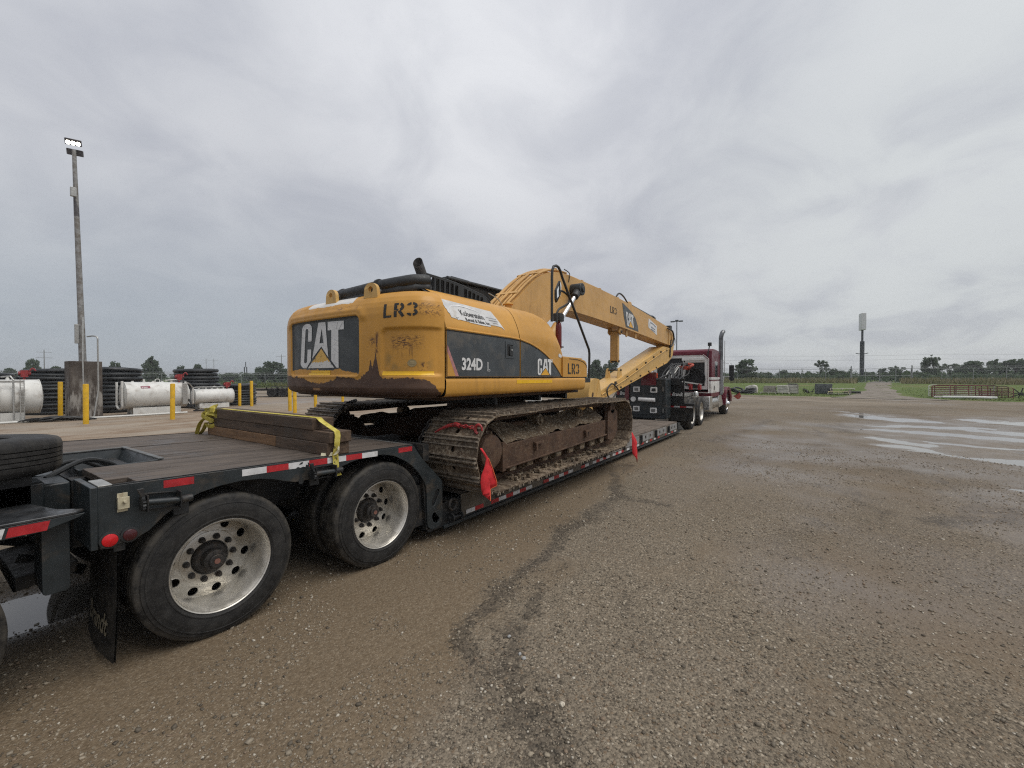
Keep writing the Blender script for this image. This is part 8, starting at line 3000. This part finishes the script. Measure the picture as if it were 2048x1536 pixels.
M_wood_pole = M_simple('grey_pole_wood', (0.20, 0.195, 0.19), 0.8, var=0.2, scale=2)
for x, y, z, lab in ((28, 204.6, 10.5, 'utility pole with two crossarms on the horizon above the largest white tank'),
                     (91.2, 253.8, 11, 'left one of the twin utility poles on the horizon left of the excavator'),
                     (93.4, 250.4, 11, 'right one of the twin utility poles on the horizon left of the excavator'),
                     (82.3, 161.7, 10.0, 'utility pole above the dark trees just left of the counterweight')):
    m = MB()
    m.cyl((x, y, 0), (x, y, z), 0.15, 8, r2=0.10)
    m.bar((x - 1.6, y + 0.5, z - 0.8), (x + 1.6, y - 0.5, z - 0.8), 0.09, 0.09)
    if 'two crossarms' in lab:
        m.bar((x - 1.9, y + 0.4, z - 2.6), (x + 1.9, y - 0.4, z - 2.6), 0.09, 0.09)
    o = m.build('utility_pole', M_wood_pole, None, (x, y, 0))
    tag(o, lab, 'utility pole', 'utility poles on the horizon')
bb = MB()
bb.box(93.2, 93.5, 213.2, 218.0, 6.2, 8.6, rot=Matrix.Rotation(-0.4, 3, 'Z'))
bb.cyl((93.3, 214.5, 0), (93.3, 214.5, 6.3), 0.25, 8)
bb.cyl((93.3, 216.8, 0), (93.3, 216.8, 6.3), 0.25, 8)
o = bb.build('billboard', M_dpole, None, (93.3, 215.6, 0))
tag(o, 'small dark billboard on posts on the far horizon above the low pipe coil', 'billboard')
pw = MB()
for dz, dy in ((0, 0), (-1.3, 0.6)):
    pts = []
    for k in range(25):
        u = k / 24
        y = lerp(60, -120, u)
        pts.append((168, y + dy, lerp(9.2, 6.4, u) + dz + 0.5 * ((u * 4 % 1) - 0.5) ** 2 * 4 * 0.5))
    pw.tube(pts, 0.022, 4)
o = pw.build('power_line', M_wire, None, (168, 0, 8))
tag(o, 'thin pale power line wires crossing the sky low on the right', 'power line')

# ------------------------------------------------------------------ things lying on the grass by the lot
M_pallet = M_simple('grey_pallet_wood', (0.34, 0.31, 0.27), 0.8, var=0.3, scale=5)
M_palw = M_simple('whitish_pallet_wood', (0.52, 0.50, 0.45), 0.7, var=0.25, scale=5)


def gz(x, y):
    return float(ground_z(x, y)) + 0.03


def yaw_box(mb, c, w, d, z0, z1, a):
    q = Matrix.Rotation(a, 3, 'Z')
    mb.box(c[0] - w / 2, c[0] + w / 2, c[1] - d / 2, c[1] + d / 2, z0, z1, rot=q)


def pallet(x, y, z, a, parent=None, w=1.1, d=1.2, m=None):
    mb = MB()
    q = Matrix.Rotation(a, 3, 'Z')
    c = Vector((x, y, 0))
    for k in range(7):
        u = (k / 6 - 0.5) * (w - 0.1)
        p0, p1 = c + q @ Vector((u, -d / 2, 0)), c + q @ Vector((u, d / 2, 0))
        mb.bar((p0.x, p0.y, z + 0.135), (p1.x, p1.y, z + 0.135), 0.10, 0.02)
    for k in range(3):
        v = (k / 2 - 0.5) * (d - 0.1)
        p0, p1 = c + q @ Vector((-w / 2, v, 0)), c + q @ Vector((w / 2, v, 0))
        mb.bar((p0.x, p0.y, z + 0.065), (p1.x, p1.y, z + 0.065), 0.06, 0.11)
    return mb


def heap_rings(name, label, cat, x, y, n, mat, seed, r0=0.45, spread=1.0):
    rr = random.Random(seed)
    mb = MB()
    z0 = gz(x, y)
    for k in range(n):
        cx, cy, cz = x + rr.uniform(-.5, .5) * spread, y + rr.uniform(-1, 1) * spread, z0 + 0.1 + rr.uniform(0, .3)
        q = Matrix.Rotation(rr.uniform(-.5, .5), 3, 'X') @ Matrix.Rotation(rr.uniform(-.5, .5), 3, 'Y')
        r_ = r0 * rr.uniform(.6, 1.1)
        mb.tube([Vector((cx, cy, cz)) + q @ Vector((r_ * cos(a), r_ * sin(a), 0)) for a in [2 * pi * j / 16 for j in range(16)]], 0.09 * rr.uniform(.6, 1.2), 7, closed=True)
    o = mb.build(name, mat, None, (x, y, z0))
    tag(o, label, cat)
    return o


heap_rings('tyre_heap', 'low dark heap of old tyres on the grass just right of the truck', 'tyre heap', 49.4, 5.9, 9, M_blackpl, 4, 0.5, 0.9)
# white bale with a dark band
mb = MB()
z0 = gz(51, 5.3)
mb.prism([(y, z) for y, z in [(4.75, z0), (4.75, z0 + 0.55), (4.85, z0 + 0.78), (5.1, z0 + 0.86), (5.5, z0 + 0.8), (5.85, z0 + 0.62), (5.9, z0)]], 50.6, 51.5, 'yz')
o = mb.build('wrapped_bale', M_palw, None, (51, 5.3, z0), bevel=0.08)
tag(o, 'lumpy white wrapped bundle on the grass, second thing right of the truck', 'bundle')
MB().box(50.57, 50.6, 4.85, 5.78, z0 + 0.22, z0 + 0.5).build('dark_opening', M_blackpl, o, bevel=0.005)
# pallet of grey bundles
x, y = 50.6, 3.2
z0 = gz(x, y)
pal = thing('loaded_pallet', 'wide pallet with grey and white bundles on the grass between two white stacks', 'pallet', (x, y, z0))
pallet(x, 3.75, z0, 0.05, w=1.3, d=1.4).build('pallet_base', M_palw, pal)
pallet(x, 2.55, z0, 0.0, w=1.3, d=1.2).build('pallet_base', M_palw, pal)
for (ya, yb, zt, m_) in ((3.1, 4.15, 0.80, M_pallet), (2.1, 3.0, 0.86, M_palw)):
    mb = MB()
    n = 5
    for k in range(n):
        mb.box(x - 0.5 + rng.uniform(-.04, .04), x + 0.5, ya + rng.uniform(-.05, .05), yb + rng.uniform(-.05, .05), z0 + 0.15 + (zt - 0.15) * k / n, z0 + 0.15 + (zt - 0.15) * (k + 1) / n - 0.02)
    mb.build('bundle', m_, pal, bevel=0.01)
# square white crate
x, y = 52.0, 1.75
z0 = gz(x, y)
cr_ = thing('slatted_crate', 'upright pale slatted crate with a dark lid on the grass', 'crate', (x, y, z0))
for k in range(6):
    MB().box(x - 0.5, x - 0.46, y - 0.5, y + 0.5, z0 + 0.05 + k * 0.145, z0 + 0.165 + k * 0.145).build('slat', M_palw, cr_)
mb = MB()
for yy in (-0.5, 0.44):
    mb.box(x - 0.53, x - 0.46, y + yy, y + yy + 0.07, z0, z0 + 0.92)
mb.box(x - 0.46, x + 0.5, y - 0.48, y + 0.48, z0 + 0.05, z0 + 0.88)
mb.build('crate_body', M_pallet, cr_)
MB().box(x - 0.45, x + 0.45, y - 0.4, y + 0.4, z0 + 0.90, z0 + 1.0).build('dark_lid', M_blackpl, cr_, bevel=0.02)
# spiky iron on the grass
mb = MB()
x, y = 53.2, 0.45
z0 = gz(x, y)
for k in range(9):
    a = rng.uniform(0, 6)
    mb.tube([(x, y + rng.uniform(-.4, .4), z0 + 0.05), (x + 0.3 * cos(a), y + 0.5 * sin(a), z0 + rng.uniform(.15, .5))], 0.035, 6)
o = mb.build('scrap_iron', M_black, None, (x, y, z0))
tag(o, 'small dark spiky scrap iron in the grass left of the grey block stack', 'scrap')
# dark grey stack
x, y = 52.5, -0.75
z0 = gz(x, y)
st_ = thing('block_stack', 'tall dark grey stack on the grass, left of the yellowish pallets', 'stack', (x, y, z0))
for k in range(4):
    MB().box(x - 0.5, x + 0.5, y - 0.72 + rng.uniform(-.03, .03), y + 0.68 + rng.uniform(-.03, .03), z0 + 0.02 + k * 0.245, z0 + 0.255 + k * 0.245).build('block', M_simple('dark_block_%d' % k, (0.075 + 0.012 * k, 0.085 + 0.012 * k, 0.088 + 0.012 * k), 0.8, var=0.3, scale=4), st_, bevel=0.02)
# white yellowish pallets
x, y = 51.2, -2.0
z0 = gz(x, y)
pl_ = thing('pallet_stack', 'low stack of white and yellowish pallets beside the dark grey stack', 'pallet', (x, y, z0))
pallet(x, y + 0.1, z0, 0.03, w=1.1, d=1.7).build('pallet_base', M_palw, pl_)
pallet(x, y + 0.1, z0 + 0.15, -0.02, w=1.1, d=1.6).build('pallet_base', M_simple('yellowed_pallet', (0.50, 0.44, 0.24), 0.7, var=0.3, scale=5), pl_)
pallet(x + 0.8, y - 0.2, z0 + 0.45, 0.04, w=1.0, d=1.9).build('pallet_base', M_palw, pl_)
mb = MB()
for yy in (-0.9, 0.5):
    mb.box(x + 0.5, x + 1.1, y + yy, y + yy + 0.2, z0, z0 + 0.46)
mb.build('support_post', M_pallet, pl_)
# dark flat sheets
mb = MB()
x, y = 55.0, -3.1
z0 = gz(x, y)
for k in range(3):
    mb.box(x - 0.5, x + 0.5, y - 0.7, y + 0.6, z0 + k * 0.07, z0 + 0.06 + k * 0.07)
o = mb.build('sheet_pile', M_black, None, (x, y, z0))
tag(o, 'low pile of dark flat sheets at the right end of the row on the grass', 'pile')

# red pipe livestock panels leaning together
M_rpanel = M_simple('rusty_red_panel', (0.17, 0.035, 0.030), 0.6, var=0.35, scale=6, dirt=(0.12, 0.07, 0.05), dirt_amt=0.3)
M_rpanel2 = M_simple('dark_red_panel', (0.085, 0.026, 0.022), 0.6, var=0.35, scale=6)


def stock_panel(a, b, h, m_, label, rails=6):
    z0 = min(gz(*a), gz(*b))
    r = thing('livestock_fence', label, 'livestock panel', (a[0], a[1], z0), 'red pipe panels stacked on the grass')
    A, B = Vector((a[0], a[1], z0)), Vector((b[0], b[1], z0))
    up = Vector((0.06, 0, 1)) * h
    f = MB()
    f.tube([A + up * 0.03, A + up * 0.9, A + up * 0.97 + (B - A) * 0.02, A + up + (B - A) * 0.05, B + up - (B - A) * 0.05, B + up * 0.97 - (B - A) * 0.02, B + up * 0.9, B + up * 0.03], 0.032, 6)
    f.build('panel_frame', m_, r)
    for k in range(rails):
        m = MB()
        m.tube([A + up * (0.06 + 0.15 * k), B + up * (0.06 + 0.15 * k)], 0.024, 6)
        m.build('rail', m_, r)
    for k in range(1, 3):
        m = MB()
        q = A.lerp(B, k / 3)
        m.bar(tuple(q), tuple(q + up), 0.05, 0.03)
        m.build('upright', m_, r)
    return r


stock_panel((49.3, -8.05), (49.6, -11.3), 0.98, M_rpanel, 'front rusty red pipe panel with the brighter left half')
stock_panel((49.9, -8.3), (50.0, -11.9), 1.0, M_rpanel2, 'dark red pipe panel behind the front one')
stock_panel((50.4, -8.2), (50.4, -12.6), 0.94, M_rpanel2, 'dark pipe panel in the middle of the row, longest of them')
stock_panel((50.0, -10.9), (50.9, -13.0), 0.80, M_rpanel, 'rusty red pipe panel sticking out at the right end of the row')
stock_panel((50.9, -8.1), (51.2, -12.0), 0.98, M_pipe_w, 'pale grey pipe panel at the back of the red panels', 5)
for (a, b, r_, lab) in (((47.5, -8.35), (47.3, -11.0), 0.11, 'white pipe lying in front of the red panels, nearest the lot'), ((48.0, -9.1), (47.9, -11.4), 0.10, 'white pipe lying close against the red panels, behind the nearest pipe')):
    z0 = gz(*a)
    m = MB()
    m.tube([(a[0], a[1], z0 + r_ * 0.7), ((a[0] + b[0]) / 2, (a[1] + b[1]) / 2, z0 + r_), (b[0], b[1], z0 + r_ * 0.8)], r_, 12)
    m.cyl((a[0], a[1] + 0.5, z0 + r_ * 0.6), (a[0], a[1], z0 + r_ * 0.7), r_ * 0.5, 10)
    o = m.build('white_pipe', M_pipe_w, None, (a[0], a[1], z0))
    tag(o, lab, 'pipe', 'white pipes by the red panels')
m = MB()
x, y = 51.6, -13.55
z0 = gz(x, y)
for k in range(8):
    a = 2 * pi * k / 8 + 0.2
    m.bar((x, y, z0 + 0.30), (x + 0.1 * cos(a), y + 0.62 * cos(a), z0 + max(0.0, 0.30 + 0.5 * sin(a))), 0.07, 0.07)
m.cyl((x - 0.1, y, z0 + 0.3), (x + 0.1, y, z0 + 0.3), 0.12, 10)
o = m.build('spider_wheel', M_black, None, (x, y, z0), bevel=0.008)
tag(o, 'black spoked rake wheel standing in the grass at the right edge', 'rake wheel')

# ------------------------------------------------------------------ vegetation
def leaf_material(name, a, b, c):
    t = NT(name)
    g = t.new('ShaderNodeNewGeometry')
    ri = g.outputs['Random Per Island']
    oi = t.new('ShaderNodeObjectInfo').outputs['Random']
    n = t.noise(t.pos(), 0.9, 4, 0.6)
    col = t.mix(ri, a, b)
    col = t.mix(t.ramp(n, 0.45, 0.7), col, c)
    col = t.mix(t.math('MULTIPLY', oi, 0.35), col, tuple(x * 0.7 for x in a))
    t.set(col, 0.65, None, 0.25)
    tr_ = t.n.new('ShaderNodeBsdfTranslucent')
    t.l.new(col, tr_.inputs[0])
    mx = t.n.new('ShaderNodeMixShader')
    mx.inputs[0].default_value = 0.5
    t.l.new(t.b.outputs[0], mx.inputs[1])
    t.l.new(tr_.outputs[0], mx.inputs[2])
    t.l.new(mx.outputs[0], t.out.inputs[0])
    return t.mat


M_leaf = leaf_material('tree_leaves', (0.062, 0.095, 0.055), (0.118, 0.160, 0.090), (0.135, 0.175, 0.100))  # leaf tones lightened and greyed to suggest distance haze
M_leaf_dk = leaf_material('dark_tree_leaves', (0.055, 0.084, 0.050), (0.100, 0.138, 0.078), (0.115, 0.150, 0.088))
M_leaf_lt = leaf_material('grey_green_leaves', (0.060, 0.088, 0.052), (0.12, 0.155, 0.09), (0.13, 0.165, 0.10))
M_bark = M_simple('bark', (0.075, 0.060, 0.048), 0.9, var=0.3, scale=3)


def leaf_cloud(centers, radii, n, size, seed, flat=0.8):
    r_ = np.random.RandomState(seed)
    w = np.array(radii) ** 2.2
    ci = r_.choice(len(centers), n, p=w / w.sum())
    d = r_.normal(0, 1, (n, 3))
    d /= np.linalg.norm(d, axis=1)[:, None]
    rad = np.array(radii)[ci] * (0.55 + 0.45 * r_.uniform(0, 1, n) ** 0.5) * r_.uniform(0.85, 1.15, n)
    P = np.array(centers)[ci] + d * rad[:, None] * np.array([1, 1, flat])
    a = r_.normal(0, 1, (n, 3))
    a /= np.linalg.norm(a, axis=1)[:, None]
    b = np.cross(a, d + r_.normal(0, 0.5, (n, 3)))
    b /= np.linalg.norm(b, axis=1)[:, None] + 1e-9
    s = size * r_.uniform(0.5, 1.3, n)[:, None]
    V = np.stack([P - a * s, P + b * s * 0.55, P + a * s, P - b * s * 0.55], 1).reshape(-1, 3)
    F = np.arange(4 * n).reshape(n, 4)
    return V, F


def np_mesh(name, V, F, mat):
    me = bpy.data.meshes.new(name)
    me.vertices.add(len(V))
    me.vertices.foreach_set('co', np.asarray(V, float).reshape(-1))
    k = F.shape[1]
    me.loops.add(F.size)
    me.loops.foreach_set('vertex_index', F.reshape(-1))
    me.polygons.add(len(F))
    me.polygons.foreach_set('loop_start', np.arange(0, F.size, k))
    me.polygons.foreach_set('loop_total', np.full(len(F), k))
    me.update()
    me.materials.append(mat)
    return me


def make_kind(kind, seed):
    """unit tree: height 1, crown width about 1 when scaled"""
    r_ = random.Random(seed)
    cs, rs, limbs = [], [], []
    if kind == 'b':
        for k in range(16):
            a, q = r_.uniform(0, 6.28), r_.uniform(0, 0.42)
            cs.append((q * cos(a), q * sin(a), r_.uniform(0.12, 0.72 - q * 0.6)))
            rs.append(r_.uniform(0.13, 0.24))
        n, sz, m = 2600, 0.046, M_leaf_dk
        th = 0.3
    elif kind == 'a':
        for k in range(26):
            a, q, z = r_.uniform(0, 6.28), r_.uniform(0.05, 0.46), r_.uniform(0.35, 0.95)
            cs.append((q * cos(a), q * sin(a), z))
            rs.append(r_.uniform(0.05, 0.10))
        n, sz, m = 1700, 0.034, M_leaf_lt
        th = 0.6
    else:
        lean = 0.12 if kind == 'w' else 0.0
        for k in range(44):
            z = r_.uniform(0.04, 0.86)
            env = {'m': 0.47 * (1 - max(0, z - 0.32) ** 1.5 * 1.7), 'l': 0.46 * (1 - z) + 0.10, 'd': 0.48 * (1 - max(0, z - 0.42) ** 1.6 * 1.6), 's': 0.36 * (1 - z) + 0.12, 'w': 0.40 * sin(pi * min(1, z * 0.8 + 0.15)) ** 0.6}[kind]
            a, q = r_.uniform(0, 6.28), sqrt(r_.uniform(0.05, 1)) * env
            cs.append((q * cos(a) + lean * z, q * sin(a) - lean * z, z))
            rs.append(r_.uniform(0.09, 0.17) * (1.15 if kind == 'd' else 1) * (1.15 - 0.5 * z))
        for k in range(11):
            a = r_.uniform(0, 6.28)
            q = r_.uniform(.0, .30)
            cs.append((q * cos(a) + lean, q * sin(a) - lean, r_.uniform(.80, 1.0) - q * 0.9))
            rs.append(r_.uniform(0.03, 0.06))
        n, sz, m = (5600 if kind == 'd' else 4800), 0.042, (M_leaf_dk if kind == 'd' else M_leaf)
        th = 0.8
    V, F = leaf_cloud(cs, rs, n, sz, seed)
    crown = np_mesh('crown', V, F, m)
    tm = MB()
    tm.tube([(0, 0, -0.02), (0.01, 0, 0.25), (0.0, 0.01, 0.5), (0.02, 0, th)], [0.026, 0.020, 0.014, 0.005], 7)
    for c, rr in list(zip(cs, rs))[::2]:
        z0 = max(0.08, c[2] * 0.55 - 0.05)
        if z0 < th:
            tm.tube([(0, 0, z0), (c[0] * 0.5, c[1] * 0.5, lerp(z0, c[2], 0.6)), c], [0.010, 0.006, 0.002], 5)
    trunk = tm.mesh('trunk', M_bark)
    return crown, trunk


KIND = {}
for i, k in enumerate('mldsabw'):
    KIND[k] = [make_kind(k, 100 + i * 7), make_kind(k, 103 + i * 7)]
TREES = [
    (18.5, 183.1, 4.6, 3.9, 'l', 'low pointed tree at the far left edge above the black pipe coil'),
    (20.3, 163.1, 6.9, 4.6, 'm', 'round tree rising left of the floodlight pole'),
    (23.6, 158.4, 4.9, 3.8, 'l', 'small tree just left of the concrete block on the horizon'),
    (29.3, 132.8, 5.8, 3.7, 'm', 'bushy tree just right of the concrete block above the pipe coil'),
    (35.9, 132.1, 6.9, 5.1, 'm', 'tallest tree between the floodlight pole and the excavator, above the labelled tank'),
    (41.9, 132.1, 5.0, 3.1, 'm', 'smaller tree on the left of the pair above the smallest tank'),
    (42.4, 122.7, 5.3, 3.2, 's', 'thin forked tree on the right of the pair above the smallest tank'),
    (55.3, 113.1, 6.1, 7.9, 'd', 'wide dark tree touching the left side of the counterweight'),
    (58.6, 108.3, 4.7, 5.1, 'd', 'dark tree mostly hidden behind the counterweight'),
    (102.5, 45.5, 6.6, 4.6, 'd', 'left dark round tree in the gap between the handrail and the hanging bar'),
    (105.2, 42.0, 6.4, 5.2, 'd', 'right dark round tree in the gap between the handrail and the hanging bar'),
    (96.2, 10.9, 5.6, 5.4, 'm', 'large spreading tree right of the truck mirror'),
    (117.0, -1.5, 5.6, 4.0, 'a', 'airy pale tree left of the tall sign'),
    (144.3, -14.4, 4.3, 3.3, 'm', 'small pointed tree just right of the tall sign'),
    (139.6, -16.3, 4.4, 4.8, 'd', 'flat topped dark tree behind the gate, right of the sign'),
    (131.1, -21.6, 6.6, 4.6, 'w', 'tall leaning tree right of the gate above the left end of the red panels'),
    (140.4, -26.3, 5.0, 5.3, 'a', 'airy tree between the leaning tree and the broad dark tree'),
    (135.9, -28.5, 5.6, 7.0, 'd', 'broad dark tree above the red panels'),
    (143.3, -33.8, 5.9, 6.0, 'm', 'rounded tree right of the broad dark tree'),
    (134.0, -34.5, 5.8, 6.2, 'd', 'dense tree at the right edge of the photo'),
    (136.5, -40.1, 6.0, 6.2, 'd', 'dark tree beyond the right edge'),
]
for i, (x, y, ztop, w, k, lab) in enumerate(TREES):
    z0 = float(ground_z(x, y)) - 0.05
    h = ztop - z0
    r = thing('tree', lab, 'tree', (x, y, z0), 'trees beyond the fence')
    r.scale = (w * 0.92, w * 0.92, h)
    r.rotation_euler = (0, 0, rng.uniform(0, 6.28))
    cr_me, tr_me = KIND[k][i % 2]
    for nm, me_ in (('crown', cr_me), ('trunk', tr_me)):
        o = bpy.data.objects.new(nm, me_)
        COL.objects.link(o)
        o.parent = r
SHRUBS = [
    (66.4, 166.9, 3.9, 12.0, 'wide low bush on the horizon between the utility poles and the dark tree'),
    (70.9, 160.5, 4.2, 5.2, 'rounded bush beside the small billboard on the horizon'),
    (118, 44.5, 4.3, 6.2, 'low bush left of the hanging bar under the boom'),
    (118.4, 40.2, 4.0, 5.6, 'low bush right of the hanging bar under the boom'),
    (106.0, 14.2, 3.2, 3.5, 'low bush directly behind the truck mirror'),
    (139.1, 10.6, 3.7, 3.8, 'small bush, first one right of the large spreading tree'),
    (141.4, 7.2, 4.3, 4.6, 'rounded bush, second one right of the large spreading tree'),
    (143.4, 4.3, 3.6, 3.3, 'low bush in the middle between the spreading tree and the airy tree'),
    (145.7, 1.1, 3.9, 3.1, 'small bush just left of the airy pale tree'),
    (122.8, -1.1, 3.0, 4.6, 'dark bush at the foot of the airy pale tree'),
    (124.4, -3.4, 4.3, 3.6, 'dark bush right of the airy pale tree'),
    (125.5, -4.9, 4.1, 3.6, 'round dark bush in the middle between the airy tree and the sign'),
    (132.9, -6.9, 3.5, 2.8, 'low bush just left of the sign pole'),
    (148.7, -12.0, 3.9, 3.3, 'rounded bush just right of the sign pole'),
    (148.8, -20.9, 3.6, 4.2, 'low bush between the gate and the leaning tree'),
]
for i, (x, y, ztop, w, lab) in enumerate(SHRUBS):
    z0 = float(ground_z(x, y)) - 0.05
    r = thing('shrub', lab, 'bush', (x, y, z0), 'bushes beyond the fence')
    r.scale = (w, w, (ztop - z0) * 1.05)
    r.rotation_euler = (0, 0, rng.uniform(0, 6.28))
    o = bpy.data.objects.new('crown', KIND['b'][i % 2][0])
    COL.objects.link(o)
    o.parent = r

# far thicket and hedgerows that read as one mass
r_ = np.random.RandomState(8)
cs, rs = [], []
for k in range(900):
    az = r_.uniform(R(-24), R(86))
    d = r_.uniform(190, 330)
    s = r_.uniform(1.2, 3.0)
    x, y = d * cos(az), d * sin(az)
    cs.append((x, y, s * 0.55))
    rs.append(s)
for k in range(420):
    y = r_.uniform(-75, 45)
    x = r_.uniform(96, 116) + (15 if y > 10 else 0)
    s = r_.uniform(0.8, 1.6)
    cs.append((x, y, float(ground_z(x, y)) + s * 0.5))
    rs.append(s)
for k in range(160):
    u = r_.uniform(0, 1)
    x, y = lerp(5, 75, u) + r_.uniform(-5, 5), lerp(118, 88, u) + r_.uniform(-6, 10)
    s = r_.uniform(0.6, 1.3)
    cs.append((x, y, s * 0.45))
    rs.append(s)
V, F = leaf_cloud(cs, rs, 56000, 0.42, 3, 0.8)
keep = V.reshape(-1, 4, 3)[:, :, 2].min(1) > -0.3
me_ = np_mesh('far_thicket', V.reshape(-1, 4, 3)[keep].reshape(-1, 3), np.arange(4 * int(keep.sum())).reshape(-1, 4), M_leaf_dk)
o = bpy.data.objects.new('far_thicket', me_)
COL.objects.link(o)
o['kind'] = 'stuff'

# tall seeding grass along the fence, and tufts over the mown field
def grass_material(name, a, b, c):
    t = NT(name)
    ri = t.new('ShaderNodeNewGeometry').outputs['Random Per Island']
    n = t.noise(t.pos(), 0.16, 5, 0.6)
    col = t.mix(ri, a, b)
    col = t.mix(t.ramp(n, 0.42, 0.62), col, c)
    return t.set(col, 0.85, None, 0.1)


def blades(X, Y_, Hh, W_, seed, lean=0.25):
    r_ = np.random.RandomState(seed)
    n = len(X)
    Z0 = ground_z(X, Y_) + 0.02
    a = r_.uniform(0, 2 * pi, n)
    lx, ly = r_.normal(0, lean, n) * Hh, r_.normal(0, lean, n) * Hh
    dx, dy = np.cos(a) * W_ / 2, np.sin(a) * W_ / 2
    V = np.stack([np.stack([X - dx, Y_ - dy, Z0], -1), np.stack([X + dx, Y_ + dy, Z0], -1), np.stack([X + lx + dx * .3, Y_ + ly + dy * .3, Z0 + Hh], -1), np.stack([X + lx - dx * .3, Y_ + ly - dy * .3, Z0 + Hh * 0.98], -1)], 1)
    return V.reshape(-1, 3), np.arange(4 * n).reshape(n, 4)


r_ = np.random.RandomState(4)
n = 26000
Y_ = r_.uniform(-70, 40, n)
X = 79.5 + r_.uniform(0, 1, n) ** 1.2 * 8.5 + (fbm(Y_ * 0.2, Y_ * 0 + 2, 3, 1) - 0.5) * 5
gapm = np.abs(Y_ + 7.9 - (X - 84) * -0.09) < 2.5
X, Y_ = X[~gapm], Y_[~gapm]
Hh = r_.uniform(0.25, 0.85, len(X)) * (0.75 + 0.6 * fbm(Y_ * 0.35, X * 0.35, 3, 6))
V, F = blades(X, Y_, Hh, r_.uniform(0.04, 0.10, len(X)), 1)
me_ = np_mesh('tall_grass', V, F, grass_material('seeding_grass', (0.20, 0.175, 0.095), (0.31, 0.265, 0.165), (0.20, 0.20, 0.10)))
o = bpy.data.objects.new('tall_grass', me_)
COL.objects.link(o)
o['kind'] = 'stuff'
u = r_.uniform(0, 1, 9000)
X, Y_ = 4 + u * 76 + r_.uniform(-3, 3, 9000), 83 - u ** 1.6 * 44 + r_.uniform(-2, 3, 9000)
V, F = blades(X, Y_, r_.uniform(0.4, 0.9, 9000), r_.uniform(0.05, 0.11, 9000), 2)
me_ = np_mesh('tall_grass', V, F, grass_material('green_tall_grass', (0.06, 0.085, 0.025), (0.12, 0.14, 0.05), (0.14, 0.13, 0.06)))
o = bpy.data.objects.new('tall_grass', me_)
COL.objects.link(o)
o['kind'] = 'stuff'
n = 9000
X, Y_ = 44.5 + r_.uniform(0, 1, n) ** 2 * 20, r_.uniform(-32, 14, n)
edgex = np.interp(-Y_, [-14, -6, 2, 5, 7.5, 12, 24, 60], [47, 46.2, 46, 46.2, 45.3, 43.4, 43.5, 45])
ind = (X > edgex - 0.5 + fbm(Y_, X * 0, 3, 2) * 0.8) & (np.abs(Y_ + 4.6 + np.clip(X - 47, 0, 40) * 0.085) > np.interp(X, [44, 47, 52, 60], [3.2, 2.7, 2.1, 1.9]))
X, Y_ = X[ind], Y_[ind]
V, F = blades(X, Y_, r_.uniform(0.04, 0.13, len(X)), r_.uniform(0.03, 0.07, len(X)), 3, 0.5)
me_ = np_mesh('grass_tufts', V, F, grass_material('mown_grass_blades', (0.062, 0.10, 0.022), (0.11, 0.155, 0.038), (0.13, 0.155, 0.055)))
o = bpy.data.objects.new('grass_tufts', me_)
COL.objects.link(o)
o['kind'] = 'stuff'

# ------------------------------------------------------------------ damp air: far things pale a little
hm = bpy.data.materials.new('damp_air')
hm.use_nodes = True
hn = hm.node_tree
hn.nodes.clear()
pv = hn.nodes.new('ShaderNodeVolumePrincipled')
pv.inputs['Color'].default_value = (0.86, 0.89, 0.92, 1)
pv.inputs['Density'].default_value = 0.0007
pv.inputs['Anisotropy'].default_value = 0.2
ho = hn.nodes.new('ShaderNodeOutputMaterial')
hn.links.new(pv.outputs[0], ho.inputs['Volume'])
hz = MB()
hz.box(-3100, 4000, -3100, 3100, -1.2, 16.5)
o = hz.build('haze', hm, None, (0, 0, -1.2), smooth=0)
o['kind'] = 'stuff'
